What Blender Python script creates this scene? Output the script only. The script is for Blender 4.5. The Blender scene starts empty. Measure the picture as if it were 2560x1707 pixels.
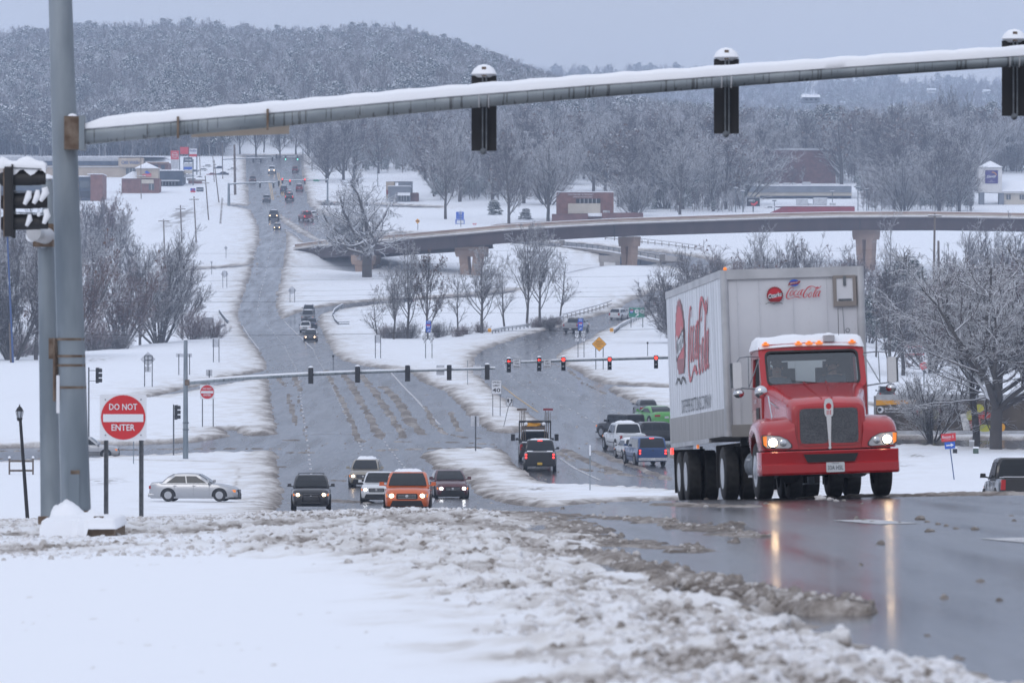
import bpy, bmesh, math, random
import numpy as np
from mathutils import Vector, Matrix
PI = math.pi
S = bpy.context.scene
COL = S.collection
F = 13500.0            # focal length in photo pixels
CX, CY = 1280.0, 853.5

# ---------------------------------------------------------------- camera
cam = bpy.data.cameras.new('camera')
cam.sensor_width = 36.0
cam.lens = 36.0 * F / 2560.0
cam.clip_start = 1.0
cam.clip_end = 20000.0
cam.dof.use_dof = True
cam.dof.focus_distance = 230.0
cam.dof.aperture_fstop = 7.0
camo = bpy.data.objects.new('camera', cam)
COL.objects.link(camo)
camo.location = (0, 0, 0)
camo.rotation_euler = (PI / 2, 0, 0)
S.camera = camo

# ---------------------------------------------------------------- sky, sun, exposure
W = bpy.data.worlds.new('World')
S.world = W
W.use_nodes = True
nt = W.node_tree
nt.nodes.clear()
out = nt.nodes.new('ShaderNodeOutputWorld')
bg1 = nt.nodes.new('ShaderNodeBackground')
bg2 = nt.nodes.new('ShaderNodeBackground')
addn = nt.nodes.new('ShaderNodeAddShader')
sky = nt.nodes.new('ShaderNodeTexSky')
sky.sky_type = 'NISHITA'
sky.sun_disc = False
sky.sun_elevation = math.radians(38)
sky.sun_rotation = math.radians(200)
bg1.inputs['Strength'].default_value = 0.02
tc = nt.nodes.new('ShaderNodeTexCoord')
sx = nt.nodes.new('ShaderNodeSeparateXYZ')
cr = nt.nodes.new('ShaderNodeValToRGB')      # the cloud deck: paler and duller at the horizon, brighter overhead
e = cr.color_ramp.elements
e[0].position = 0.0
e[0].color = (0.585, 0.585, 0.69, 1)
e[1].position = 1.0
e[1].color = (1.00, 1.06, 1.22, 1)
k = e.new(0.035); k.color = (0.575, 0.585, 0.70, 1)
k = e.new(0.09); k.color = (0.56, 0.58, 0.70, 1)
k = e.new(0.40); k.color = (0.74, 0.785, 0.92, 1)
nt.links.new(tc.outputs['Generated'], sx.inputs[0])
nt.links.new(sx.outputs['Z'], cr.inputs[0])
nt.links.new(sky.outputs[0], bg1.inputs[0])
nt.links.new(cr.outputs[0], bg2.inputs[0])
bg2.inputs['Strength'].default_value = 0.86
nt.links.new(bg1.outputs[0], addn.inputs[0])
nt.links.new(bg2.outputs[0], addn.inputs[1])
nt.links.new(addn.outputs[0], out.inputs[0])

sun = bpy.data.lights.new('sun', 'SUN')
sun.energy = 0.5
sun.angle = math.radians(25)
sun.color = (1.0, 0.96, 0.92)
suno = bpy.data.objects.new('sun', sun)
COL.objects.link(suno)
suno.rotation_euler = (math.radians(52), 0, math.radians(-20))

S.view_settings.view_transform = 'Standard'
S.view_settings.look = 'None'
S.view_settings.exposure = -0.03
S.view_settings.gamma = 1.0
S.view_settings.use_curve_mapping = False
try:
    S.cycles.volume_bounces = 1
    S.cycles.max_bounces = 5
    S.cycles.diffuse_bounces = 2
    S.cycles.glossy_bounces = 2
    S.cycles.transparent_max_bounces = 8
    S.cycles.volume_max_steps = 64
    S.cycles.use_denoising = True
    S.cycles.sample_clamp_indirect = 4.0
except Exception:
    pass

# ---------------------------------------------------------------- small tools
rnd = random.Random(7)
NR = np.random.RandomState(11)

def tag(o, label=None, cat=None, group=None, kind=None):
    if label: o['label'] = label
    if cat: o['category'] = cat
    if group: o['group'] = group
    if kind: o['kind'] = kind
    return o

def empty(name, loc=(0, 0, 0), rz=0.0, scale=1.0, label=None, cat=None, group=None, parent=None):
    o = bpy.data.objects.new(name, None)
    COL.objects.link(o)
    o.location = loc
    o.rotation_euler = (0, 0, rz)
    o.scale = (scale, scale, scale)
    o.empty_display_size = 0.3
    if parent: o.parent = parent
    return tag(o, label, cat, group)

def link(name, me, parent=None, loc=(0, 0, 0), rz=0.0):
    o = bpy.data.objects.new(name, me)
    COL.objects.link(o)
    o.location = loc
    if rz: o.rotation_euler = (0, 0, rz)
    if parent: o.parent = parent
    return o

def copy_tree(o, parent=None):
    c = o.copy()
    COL.objects.link(c)
    c.parent = parent
    for ch in list(o.children):
        copy_tree(ch, c)
    return c

# ---------------------------------------------------------------- materials
def mat(name, col, rough=0.6, metal=0.0, emit=None, estr=0.0, spec=0.5, alpha=None, coat=0.0):
    m = bpy.data.materials.new(name)
    m.use_nodes = True
    b = m.node_tree.nodes['Principled BSDF']
    b.inputs['Base Color'].default_value = (*col, 1)
    b.inputs['Roughness'].default_value = rough
    b.inputs['Metallic'].default_value = metal
    b.inputs['Specular IOR Level'].default_value = spec
    if coat: b.inputs['Coat Weight'].default_value = coat; b.inputs['Coat Roughness'].default_value = 0.05
    if emit:
        b.inputs['Emission Color'].default_value = (*emit, 1)
        b.inputs['Emission Strength'].default_value = estr
    return m

def noisy(name, c1, c2, scale=5.0, rough=0.6, metal=0.0, detail=6.0, lo=0.35, hi=0.65, bump=0.0, bscale=None, stretch=(1, 1, 1), spec=0.5, coat=0.0, rough2=None):
    m = mat(name, c1, rough, metal, spec=spec, coat=coat)
    n = m.node_tree
    b = n.nodes['Principled BSDF']
    t = n.nodes.new('ShaderNodeTexCoord')
    mp = n.nodes.new('ShaderNodeMapping')
    mp.inputs['Scale'].default_value = stretch
    nz = n.nodes.new('ShaderNodeTexNoise')
    nz.inputs['Scale'].default_value = scale
    nz.inputs['Detail'].default_value = detail
    r = n.nodes.new('ShaderNodeValToRGB')
    r.color_ramp.elements[0].position = lo
    r.color_ramp.elements[0].color = (*c1, 1)
    r.color_ramp.elements[1].position = hi
    r.color_ramp.elements[1].color = (*c2, 1)
    n.links.new(t.outputs['Object'], mp.inputs[0])
    n.links.new(mp.outputs[0], nz.inputs['Vector'])
    n.links.new(nz.outputs['Fac'], r.inputs[0])
    n.links.new(r.outputs[0], b.inputs['Base Color'])
    if rough2 is not None:
        mr = n.nodes.new('ShaderNodeMapRange')
        mr.inputs['To Min'].default_value = rough
        mr.inputs['To Max'].default_value = rough2
        mr.inputs['From Min'].default_value = lo
        mr.inputs['From Max'].default_value = hi
        n.links.new(nz.outputs['Fac'], mr.inputs[0])
        n.links.new(mr.outputs[0], b.inputs['Roughness'])
    if bump:
        n2 = n.nodes.new('ShaderNodeTexNoise')
        n2.inputs['Scale'].default_value = bscale or scale * 4
        n2.inputs['Detail'].default_value = 5
        bp = n.nodes.new('ShaderNodeBump')
        bp.inputs['Strength'].default_value = bump
        bp.inputs['Distance'].default_value = 0.05
        n.links.new(mp.outputs[0], n2.inputs['Vector'])
        n.links.new(n2.outputs['Fac'], bp.inputs['Height'])
        n.links.new(bp.outputs[0], b.inputs['Normal'])
    return m

def snowtop(name, bark, bark2, thr=0.25, soft=0.25, scale=1.5, amount=0.5, rough=0.85):
    """bark or leaf with snow lying on whatever faces up"""
    m = mat(name, bark, rough)
    n = m.node_tree
    b = n.nodes['Principled BSDF']
    t = n.nodes.new('ShaderNodeTexCoord')
    g = n.nodes.new('ShaderNodeNewGeometry')
    s = n.nodes.new('ShaderNodeSeparateXYZ')
    nz = n.nodes.new('ShaderNodeTexNoise')
    nz.inputs['Scale'].default_value = scale
    nz.inputs['Detail'].default_value = 3
    ad = n.nodes.new('ShaderNodeMath'); ad.operation = 'MULTIPLY_ADD'
    ad.inputs[1].default_value = 1.0 * (1.2 - amount)
    mr = n.nodes.new('ShaderNodeMapRange')
    mr.inputs['From Min'].default_value = thr - soft
    mr.inputs['From Max'].default_value = thr + soft
    inv = n.nodes.new('ShaderNodeMath'); inv.operation = 'SUBTRACT'
    mx = n.nodes.new('ShaderNodeMix'); mx.data_type = 'RGBA'
    mb = n.nodes.new('ShaderNodeMix'); mb.data_type = 'RGBA'
    mb.inputs[6].default_value = (*bark, 1)
    mb.inputs[7].default_value = (*bark2, 1)
    n.links.new(t.outputs['Object'], nz.inputs['Vector'])
    n.links.new(g.outputs['Normal'], s.inputs[0])
    n.links.new(nz.outputs['Fac'], mb.inputs[0])
    # z - (noise-0.5)*k
    sb = n.nodes.new('ShaderNodeMath'); sb.operation = 'SUBTRACT'; sb.inputs[1].default_value = 0.5
    n.links.new(nz.outputs['Fac'], sb.inputs[0])
    n.links.new(sb.outputs[0], ad.inputs[0])
    n.links.new(s.outputs['Z'], ad.inputs[2])
    n.links.new(ad.outputs[0], mr.inputs[0])
    n.links.new(mr.outputs[0], mx.inputs[0])
    n.links.new(mb.outputs[2], mx.inputs[6])
    mx.inputs[7].default_value = (0.86, 0.88, 0.92, 1)
    n.links.new(mx.outputs[2], b.inputs['Base Color'])
    return m

M = {}
M['snow'] = noisy('snow', (0.86, 0.885, 0.93), (0.90, 0.915, 0.945), 0.8, 0.9, bump=0.35, bscale=3.0, spec=0.2)
M['steel'] = noisy('galvanised_steel', (0.17, 0.205, 0.235), (0.29, 0.33, 0.36), 2.2, 0.5, 0.35, bump=0.05, detail=9, stretch=(1, 1, 0.25))
M['steel_dark'] = noisy('weathered_steel', (0.10, 0.115, 0.13), (0.18, 0.20, 0.22), 6, 0.55, 0.4)
M['post'] = noisy('sign_post_steel', (0.09, 0.10, 0.11), (0.16, 0.17, 0.19), 12, 0.6, 0.4)
M['rust'] = noisy('rusty_steel', (0.11, 0.07, 0.045), (0.22, 0.17, 0.13), 7, 0.75, 0.2)
M['black'] = mat('black_housing', (0.012, 0.012, 0.014), 0.5)
M['blackmatte'] = mat('black_plastic', (0.02, 0.02, 0.022), 0.8)
M['rubber'] = noisy('tyre_rubber', (0.012, 0.012, 0.013), (0.035, 0.034, 0.034), 8, 0.75)
M['glass'] = mat('dark_glass', (0.012, 0.015, 0.018), 0.06, 0.0, spec=0.38)
M['glass_green'] = mat('tinted_glass', (0.07, 0.09, 0.10), 0.05, spec=0.8)
M['chrome'] = mat('chrome', (0.62, 0.63, 0.65), 0.14, 1.0)
M['rim'] = mat('alloy_rim', (0.45, 0.46, 0.48), 0.35, 0.9)
M['white'] = mat('white_paint', (0.78, 0.78, 0.80), 0.45)
M['signwhite'] = mat('sign_white', (0.74, 0.76, 0.80), 0.4)
M['signred'] = mat('sign_red', (0.58, 0.022, 0.03), 0.4)
M['signblack'] = mat('sign_black', (0.012, 0.012, 0.014), 0.5)
M['signback'] = noisy('aluminium_sign_back', (0.50, 0.52, 0.56), (0.62, 0.64, 0.68), 4, 0.5, 0.3)
M['signyellow'] = mat('sign_yellow', (0.80, 0.36, 0.012), 0.45)
M['signblue'] = mat('sign_blue', (0.015, 0.10, 0.50), 0.45)
M['signgreen'] = mat('sign_green', (0.0, 0.20, 0.12), 0.45)
M['beige'] = noisy('beige_panel', (0.50, 0.42, 0.34), (0.57, 0.49, 0.41), 3, 0.7)
M['wood'] = noisy('weathered_wood', (0.10, 0.075, 0.055), (0.19, 0.15, 0.12), 6, 0.85, stretch=(4, 4, 0.6))
M['lit_head'] = mat('headlight_lit', (1, 0.9, 0.75), 0.3, emit=(1.0, 0.70, 0.40), estr=10)
M['lit_white'] = mat('headlight_white', (1, 1, 1), 0.3, emit=(0.95, 0.97, 1.0), estr=16)
M['lens'] = mat('headlight_lens', (0.42, 0.43, 0.46), 0.1, spec=0.9)
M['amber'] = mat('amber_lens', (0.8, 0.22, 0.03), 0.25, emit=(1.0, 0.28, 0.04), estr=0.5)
M['amber_lit'] = mat('amber_lamp_lit', (0.9, 0.25, 0.03), 0.25, emit=(1.0, 0.25, 0.04), estr=.6)
M['red_lens'] = mat('red_lens', (0.35, 0.01, 0.012), 0.2)
M['red_lit'] = mat('red_lamp_lit', (0.9, 0.03, 0.03), 0.3, emit=(1.0, 0.05, 0.04), estr=3.2)
M['sig_red'] = mat('signal_red_lit', (0.9, 0.05, 0.03), 0.3, emit=(1.0, 0.035, 0.02), estr=3.6)
M['sig_green'] = mat('signal_green_lit', (0.3, 0.9, 0.7), 0.3, emit=(0.25, 1.0, 0.75), estr=3)
M['concrete'] = noisy('concrete', (0.26, 0.235, 0.22), (0.36, 0.33, 0.31), 0.6, 0.85, detail=8)
M['tan_concrete'] = noisy('tan_concrete', (0.30, 0.205, 0.155), (0.38, 0.275, 0.22), 0.35, 0.85, detail=8)
M['light_concrete'] = noisy('light_concrete', (0.46, 0.41, 0.36), (0.60, 0.55, 0.49), 0.5, 0.85, detail=8, stretch=(1, 1, .3))
M['girder'] = noisy('brown_girder_steel', (0.034, 0.019, 0.020), (0.056, 0.033, 0.032), 0.4, 0.6, 0.0, detail=8, stretch=(1, 1, .2))
M['brick'] = noisy('red_brick', (0.17, 0.075, 0.06), (0.25, 0.12, 0.095), 1.0, 0.9)
M['brickdark'] = noisy('dark_brick', (0.12, 0.06, 0.055), (0.18, 0.09, 0.08), 1.0, 0.9)
M['tanwall'] = noisy('tan_wall', (0.42, 0.34, 0.26), (0.50, 0.42, 0.33), .5, 0.9)
M['creamwall'] = noisy('cream_wall', (0.55, 0.50, 0.42), (0.62, 0.57, 0.49), .5, 0.9)
M['greywall'] = noisy('grey_wall', (0.17, 0.19, 0.22), (0.22, 0.24, 0.28), .5, 0.8)
M['whitewall'] = noisy('white_wall', (0.62, 0.61, 0.60), (0.70, 0.69, 0.68), .5, 0.8)
M['bluewall'] = mat('blue_metal', (0.03, 0.07, 0.20), 0.5)
M['navy'] = noisy('dark_blue_facade', (0.02, 0.035, 0.06), (0.05, 0.07, 0.10), .7, 0.5)
M['redwall'] = noisy('dark_red_wall', (0.22, 0.02, 0.03), (0.28, 0.035, 0.045), .7, 0.7)
M['metal_light'] = noisy('light_metal', (0.42, 0.43, 0.45), (0.55, 0.56, 0.58), 2, 0.5, 0.2)

# ---------------------------------------------------------------- mesh builder
class MB:
    def __init__(self):
        self.v = []; self.f = []; self.mi = []; self.cur = 0
    def add(self, vs, fs):
        b = len(self.v)
        self.v.extend([tuple(p) for p in vs])
        for f in fs:
            self.f.append(tuple(i + b for i in f)); self.mi.append(self.cur)
    def box(self, c, s, rz=0.0, rx=0.0, ry=0.0, taper=1.0):
        hx, hy, hz = s[0] / 2, s[1] / 2, s[2] / 2
        R = Matrix.Rotation(rz, 3, 'Z') @ Matrix.Rotation(ry, 3, 'Y') @ Matrix.Rotation(rx, 3, 'X')
        vs = []
        for z, t in ((-hz, 1.0), (hz, taper)):
            for x, y in ((-hx, -hy), (hx, -hy), (hx, hy), (-hx, hy)):
                vs.append(Vector(c) + R @ Vector((x * t, y * t, z)))
        self.add(vs, [(0, 3, 2, 1), (4, 5, 6, 7), (0, 1, 5, 4), (1, 2, 6, 5), (2, 3, 7, 6), (3, 0, 4, 7)])
        return self
    def bar(self, a, b, w, h, up=(0, 0, 1)):
        a = Vector(a); b = Vector(b); d = (b - a).normalized(); up = Vector(up)
        s = d.cross(up)
        if s.length < 1e-4: s = d.cross(Vector((1, 0, 0)))
        s.normalize(); u = s.cross(d).normalized()
        vs = []
        for p in (a, b):
            for i, j in ((-1, -1), (1, -1), (1, 1), (-1, 1)):
                vs.append(p + s * i * w / 2 + u * j * h / 2)
        self.add(vs, [(0, 1, 2, 3), (7, 6, 5, 4), (0, 4, 5, 1), (1, 5, 6, 2), (2, 6, 7, 3), (3, 7, 4, 0)])
        return self
    def tube(self, pts, rs, n=8, caps=True):
        pts = [Vector(p) for p in pts]
        if not hasattr(rs, '__len__'): rs = [rs] * len(pts)
        rings = []
        t0 = (pts[-1] - pts[0]).normalized()
        ref = Vector((0, 0, 1)) if abs(t0.z) < 0.9 else Vector((1, 0, 0))
        for i, p in enumerate(pts):
            t = (pts[min(i + 1, len(pts) - 1)] - pts[max(i - 1, 0)])
            t = t.normalized() if t.length > 1e-9 else t0
            s = t.cross(ref)
            if s.length < 1e-4: s = t.cross(Vector((0, 1, 0)))
            s.normalize(); u = s.cross(t)
            rings.append([p + (s * math.cos(2 * PI * k / n) + u * math.sin(2 * PI * k / n)) * rs[i] for k in range(n)])
        vs = [q for r in rings for q in r]
        fs = []
        for i in range(len(pts) - 1):
            for k in range(n):
                a = i * n + k; b2 = i * n + (k + 1) % n
                fs.append((a, b2, b2 + n, a + n))
        if caps:
            fs.append(tuple(range(n - 1, -1, -1)))
            fs.append(tuple(range((len(pts) - 1) * n, len(pts) * n)))
        self.add(vs, fs)
        return self
    def cyl(self, a, b, r, r2=None, n=12):
        return self.tube([a, b], [r, r if r2 is None else r2], n)
    def prism(self, pts, axis, a, b, inset=0.0):
        """2-D outline pts extruded along axis ('x','y','z') from a to b; inset shrinks the b end"""
        n = len(pts)
        cx = sum(p[0] for p in pts) / n; cy = sum(p[1] for p in pts) / n
        def mk(p, t, s):
            u = cx + (p[0] - cx) * s; v = cy + (p[1] - cy) * s
            return {'x': (t, u, v), 'y': (u, t, v), 'z': (u, v, t)}[axis]
        vs = [mk(p, a, 1.0) for p in pts] + [mk(p, b, 1.0 - inset) for p in pts]
        fs = [tuple(range(n)), tuple(range(2 * n - 1, n - 1, -1))]
        for i in range(n):
            j = (i + 1) % n
            fs.append((i, i + n, j + n, j))
        self.add(vs, fs)
        return self
    def loft(self, secs, closed=True, caps=True):
        n = len(secs[0])
        vs = [p for s in secs for p in s]
        fs = []
        m = n if closed else n - 1
        for i in range(len(secs) - 1):
            for k in range(m):
                a = i * n + k; b = i * n + (k + 1) % n
                fs.append((a, a + n, b + n, b))
        if caps and closed:
            fs.append(tuple(range(n)))
            fs.append(tuple(range(len(secs) * n - 1, (len(secs) - 1) * n - 1, -1)))
        self.add(vs, fs)
        return self
    def lathe(self, prof, c, axis='x', n=20, caps=True):
        """prof: (radius, offset along axis)"""
        rings = []
        for r, t in prof:
            ring = []
            for k in range(n):
                a = 2 * PI * k / n
                u, v = r * math.cos(a), r * math.sin(a)
                ring.append({'x': (c[0] + t, c[1] + u, c[2] + v), 'y': (c[0] + u, c[1] + t, c[2] + v), 'z': (c[0] + u, c[1] + v, c[2] + t)}[axis])
            rings.append(ring)
        self.loft(rings, True, caps)
        return self
    def ball(self, c, r, n=10, sz=1.0, zmin=-1.0):
        rings = []
        for i in range(n // 2 + 1):
            a = -PI / 2 + PI * i / (n // 2)
            z = max(math.sin(a), zmin)
            q = max(math.cos(a), 0.001) if math.sin(a) >= zmin else math.sqrt(max(1 - zmin * zmin, 0.0001)) * (i + 1) / (n // 2 + 1)
            rings.append([(c[0] + r * q * math.cos(2 * PI * k / n), c[1] + r * q * math.sin(2 * PI * k / n), c[2] + r * z * sz) for k in range(n)])
        self.loft(rings, True, True)
        return self
    def quad(self, a, b, c, d):
        self.add([a, b, c, d], [(0, 1, 2, 3)])
        return self
    def mesh(self, name, mats, smooth=None):
        me = bpy.data.meshes.new(name)
        me.from_pydata(self.v, [], self.f)
        if not isinstance(mats, (list, tuple)): mats = [mats]
        for m in mats: me.materials.append(M[m] if isinstance(m, str) else m)
        if len(mats) > 1: me.polygons.foreach_set('material_index', self.mi)
        bm = bmesh.new(); bm.from_mesh(me)
        bmesh.ops.recalc_face_normals(bm, faces=bm.faces)
        bm.to_mesh(me); bm.free()
        if smooth:
            me.polygons.foreach_set('use_smooth', [True] * len(me.polygons))
            me.set_sharp_from_angle(angle=math.radians(smooth))
        return me
    def build(self, name, mats, parent=None, smooth=None, loc=(0, 0, 0), rz=0.0):
        return link(name, self.mesh(name, mats, smooth), parent, loc, rz)

def rrect(cx, cy, w, h, r, n=3):
    pts = []
    for qx, qy, a0 in ((1, 1, 0), (-1, 1, 90), (-1, -1, 180), (1, -1, 270)):
        for i in range(n + 1):
            a = math.radians(a0 + 90 * i / n)
            pts.append((cx + qx * (w / 2 - r) + r * math.cos(a), cy + qy * (h / 2 - r) + r * math.sin(a)))
    return pts

def circle_pts(cx, cy, r, n=24, ry=None):
    return [(cx + r * math.cos(2 * PI * i / n), cy + (ry or r) * math.sin(2 * PI * i / n)) for i in range(n)]

# flat writing: a mesh of the glyph outlines, lying in local XZ, read from -Y
_txt = {}
def text(s, h, m, parent, loc, rz=0.0, name='lettering', width=None, shear=0.0, bold=0.0, tilt=0.0):
    key = (s, shear, bold)
    if key not in _txt:
        cu = bpy.data.curves.new('glyphs', 'FONT')
        cu.body = s; cu.size = 1.0; cu.align_x = 'CENTER'; cu.align_y = 'CENTER'; cu.shear = shear; cu.offset = bold
        cu.resolution_u = 2
        o = bpy.data.objects.new('glyphs', cu)
        COL.objects.link(o)
        bpy.context.view_layer.update()
        me = bpy.data.meshes.new_from_object(o.evaluated_get(bpy.context.evaluated_depsgraph_get()))
        bpy.data.objects.remove(o)
        n = len(me.vertices)
        co = np.empty(n * 3); me.vertices.foreach_get('co', co); co = co.reshape(-1, 3)
        mn = co.min(0); mx = co.max(0)
        co[:, :2] -= (mn[:2] + mx[:2]) / 2
        _txt[key] = (me, co, mx[0] - mn[0], mx[1] - mn[1])
    me0, co, w0, h0 = _txt[key]
    me = me0.copy()
    sy = h / h0
    sx_ = (width / w0) if width else sy
    c, sn = math.cos(tilt), math.sin(tilt)
    x = co[:, 0] * sx_; y = co[:, 1] * sy
    x, y = x * c - y * sn, x * sn + y * c
    q = np.stack([x, np.zeros(len(co)), y], 1)
    me.vertices.foreach_set('co', q.ravel())
    me.materials.clear()
    me.materials.append(M[m] if isinstance(m, str) else m)
    return link(name, me, parent, loc, rz)

# ---------------------------------------------------------------- numpy noise
_perm = NR.permutation(65536).astype(np.int64)
def _h(ix, iy, s):
    return (_perm[(ix * 73 + iy * 8191 + s * 977) & 65535] ^ _perm[(iy * 31 + ix * 2 + s * 131) & 65535]) / 65536.0
def vnoise(x, y, s=0):
    ix = np.floor(x).astype(np.int64); iy = np.floor(y).astype(np.int64)
    fx = x - ix; fy = y - iy
    fx = fx * fx * (3 - 2 * fx); fy = fy * fy * (3 - 2 * fy)
    a = _h(ix, iy, s); b = _h(ix + 1, iy, s); c = _h(ix, iy + 1, s); d = _h(ix + 1, iy + 1, s)
    return (a * (1 - fx) + b * fx) * (1 - fy) + (c * (1 - fx) + d * fx) * fy
def fbm(x, y, o=4, s=0):
    r = 0; a = 0.5; t = 0
    for i in range(o):
        r = r + a * vnoise(x * 2 ** i, y * 2 ** i, s + i * 7); t += a; a *= 0.5
    return r / t
def sstep(a, b, x):
    t = np.clip((x - a) / (b - a), 0, 1)
    return t * t * (3 - 2 * t)
# ================================================================ the lie of the land
GT = [(-50, -1.5), (0, -1.5), (22, -1.56), (45, -1.88), (68, -2.25), (95, -2.76), (120, -3.55), (150, -4.6), (180, -5.65), (215, -6.75), (255, -7.95),
      (285, -8.52), (305, -8.70), (325, -8.72), (355, -8.32), (380, -7.93), (416, -7.05), (445, -6.38), (500, -5.05), (600, -2.85),
      (700, -0.85), (763, 0.65), (850, 5.0), (920, 10.2), (1000, 16.6), (1080, 22.4), (1150, 27.2), (1250, 33.8), (1350, 41), (1450, 48.6), (1550, 54.0), (1650, 57), (2200, 62), (6000, 60)]
_gx = np.array([a for a, b in GT], float); _gy = np.array([b for a, b in GT], float)
_d = np.diff(_gy) / np.diff(_gx)
_m = np.zeros(len(_gx)); _m[0] = _d[0]; _m[-1] = _d[-1]
for _i in range(1, len(_gx) - 1):      # monotone cubic
    _m[_i] = 0 if _d[_i - 1] * _d[_i] <= 0 else 2 * _d[_i - 1] * _d[_i] / (_d[_i - 1] + _d[_i])
def g(Y):
    Y = np.asarray(Y, float)
    i = np.clip(np.searchsorted(_gx, Y) - 1, 0, len(_gx) - 2)
    h = _gx[i + 1] - _gx[i]; t = (Y - _gx[i]) / h
    return ((2 * t ** 3 - 3 * t ** 2 + 1) * _gy[i] + (t ** 3 - 2 * t ** 2 + t) * h * _m[i] + (-2 * t ** 3 + 3 * t ** 2) * _gy[i + 1] + (t ** 3 - t ** 2) * h * _m[i + 1])
def bank(X, Y):
    return 0.022 * (np.clip(X, -14, 14) - 5.5) * (1 - sstep(115, 235, Y))
_tabY = np.arange(262.0, 1600.0, 0.5)
_tabP = CY - F * g(_tabY) / _tabY
_tabP = np.minimum.accumulate(_tabP)
def far_Y(py):
    return float(np.interp(-py, -_tabP, _tabY))
def near_Y(px, py):
    a, b = 14.0, 96.0
    for _ in range(40):
        m = (a + b) / 2
        z = float(g(m) + bank((px - CX) / F * m, m))
        if CY - F * z / m > py: a = m
        else: b = m
    return a
def gp(px, py, near=False):
    """the ground point seen at photo pixel (px, py)"""
    Y = near_Y(px, py) if near else far_Y(py)
    return ((px - CX) / F * Y, Y)
def at(px, py, Y):
    return Vector(((px - CX) / F * Y, Y, (CY - py) / F * Y))
def ppm(Y):
    return F / Y

# polygons of wet road, traced on the photograph and laid on the ground
def farpoly(pts): return np.array([gp(x, y) for x, y in pts])
def nearpoly(pts): return np.array([gp(x, y, True) for x, y in pts])
L_MAIN = [(640, 1270), (694, 1259), (705, 1231), (692, 1169), (690, 1131), (691, 1087), (680, 1021), (672, 978), (669, 945), (663, 907), (644, 874), (614, 836), (601, 809), (593, 784), (598, 762), (605, 742),
          (623, 693), (632, 650), (647, 600), (647, 576), (639, 551), (625, 524), (619, 486), (614, 432), (612, 404), (612, 388)]
R_MAIN_UP = [(755, 388), (756, 429), (763, 470), (774, 513), (800, 532), (850, 552), (905, 578), (960, 590), (1010, 582), (1050, 583), (1000, 610), (900, 608), (800, 600), (745, 565), (693, 531), (690, 534), (705, 553), (745, 580), (790, 603), (800, 612), (760, 608), (714, 575), (713, 570),
             (717, 590), (716, 617), (708, 658), (702, 704), (693, 731), (696, 741), (691, 763), (704, 797), (751, 779), (786, 771), (849, 760), (941, 752), (1137, 741), (1200, 735), (1290, 728), (1290, 737), (1200, 744), (1050, 752), (941, 763), (860, 773), (815, 781), (800, 787),
             (797, 806), (813, 836), (832, 880), (860, 901), (914, 915), (955, 921), (1028, 931), (1064, 959), (1110, 975), (1145, 1008), (1173, 1038), (1195, 1057), (1222, 1076), (1252, 1081), (1291, 1081),
             (1330, 1072), (1361, 1060), (1340, 1046), (1307, 1027), (1277, 1013), (1247, 986), (1217, 961), (1190, 934), (1184, 907), (1188, 888), (1209, 874), (1252, 858), (1318, 836), (1408, 812), (1462, 798), (1533, 779), (1568, 765), (1623, 753), (1700, 738), (1800, 722),
             (1800, 745), (1700, 760), (1645, 768), (1617, 782), (1563, 801), (1525, 820), (1498, 831), (1454, 858), (1410, 877), (1391, 891), (1394, 904), (1416, 915), (1449, 929), (1481, 951), (1508, 959), (1690, 970), (1690, 974), (1517, 971), (1541, 986), (1590, 1010), (1661, 1035), (1675, 1059),
             (1760, 1088), (2240, 1098), (2560, 1100), (2760, 1100), (2760, 1140), (2560, 1130), (2270, 1116), (2060, 1130), (2000, 1170), (1900, 1235), (1830, 1262), (1400, 1274), (900, 1275)]
ISLAND = [(1054, 1142), (1076, 1131), (1130, 1127), (1253, 1127), (1272, 1137), (1279, 1161), (1314, 1182), (1343, 1206), (1390, 1216), (1486, 1219), (1600, 1226), (1707, 1233), (1800, 1242), (1800, 1254),
          (1712, 1252), (1600, 1256), (1486, 1262), (1390, 1269), (1343, 1267), (1280, 1261), (1200, 1238), (1168, 1201), (1157, 1185), (1087, 1171), (1065, 1152)]
POLY = {
    'main': np.vstack([[(690 - CX) / F * 250, 250.], farpoly(L_MAIN[1:] + R_MAIN_UP[:-1]), [[(1290 - CX) / F * 240, 240.], [1.2, 112.], [(690 - CX) / F * 112, 112.]]]),
    'cross_left': farpoly([(-200, 1120), (0, 1120), (300, 1112), (480, 1106), (570, 1092), (562, 1076), (585, 1074), (610, 1088), (700, 1087), (700, 1132), (458, 1139), (0, 1161), (-200, 1166)]),
    'side_left': farpoly([(672, 922), (640, 932), (560, 948), (496, 965), (430, 980), (369, 992), (340, 997), (340, 999), (369, 997), (440, 986), (560, 963), (672, 943)]),
    'underpass': farpoly([(1130, 590), (1300, 600), (1360, 606), (1440, 609), (1547, 621), (1630, 626), (1715, 638), (1800, 655), (1800, 700), (1700, 676), (1656, 659), (1580, 640), (1500, 628), (1405, 620), (1330, 614), (1200, 604), (1130, 598)]),
    'lane_right': farpoly([(2190, 1002), (2560, 1014), (2700, 1018), (2700, 1034), (2560, 1028), (2190, 1012)]),
    'lane_far': farpoly([(800, 505), (860, 507), (1000, 513), (1100, 518), (1100, 522), (1000, 520), (860, 516), (800, 516)]),
    'drive': farpoly([(430, 676), (560, 668), (628, 661), (628, 666), (560, 673), (430, 681)]),
    'stub': farpoly([(572, 511), (600, 513), (630, 516), (632, 527), (610, 522), (575, 516)]),
}
EDGE_NEAR = [(1160, 1262), (1250, 1272), (1300, 1283), (1400, 1302), (1480, 1345), (1520, 1380), (1460, 1417), (1606, 1450), (1753, 1497), (1906, 1532), (2053, 1575), (2205, 1624), (2401, 1690), (2520, 1735)]
_ne = [gp(x, y, True) for x, y in EDGE_NEAR]
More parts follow.
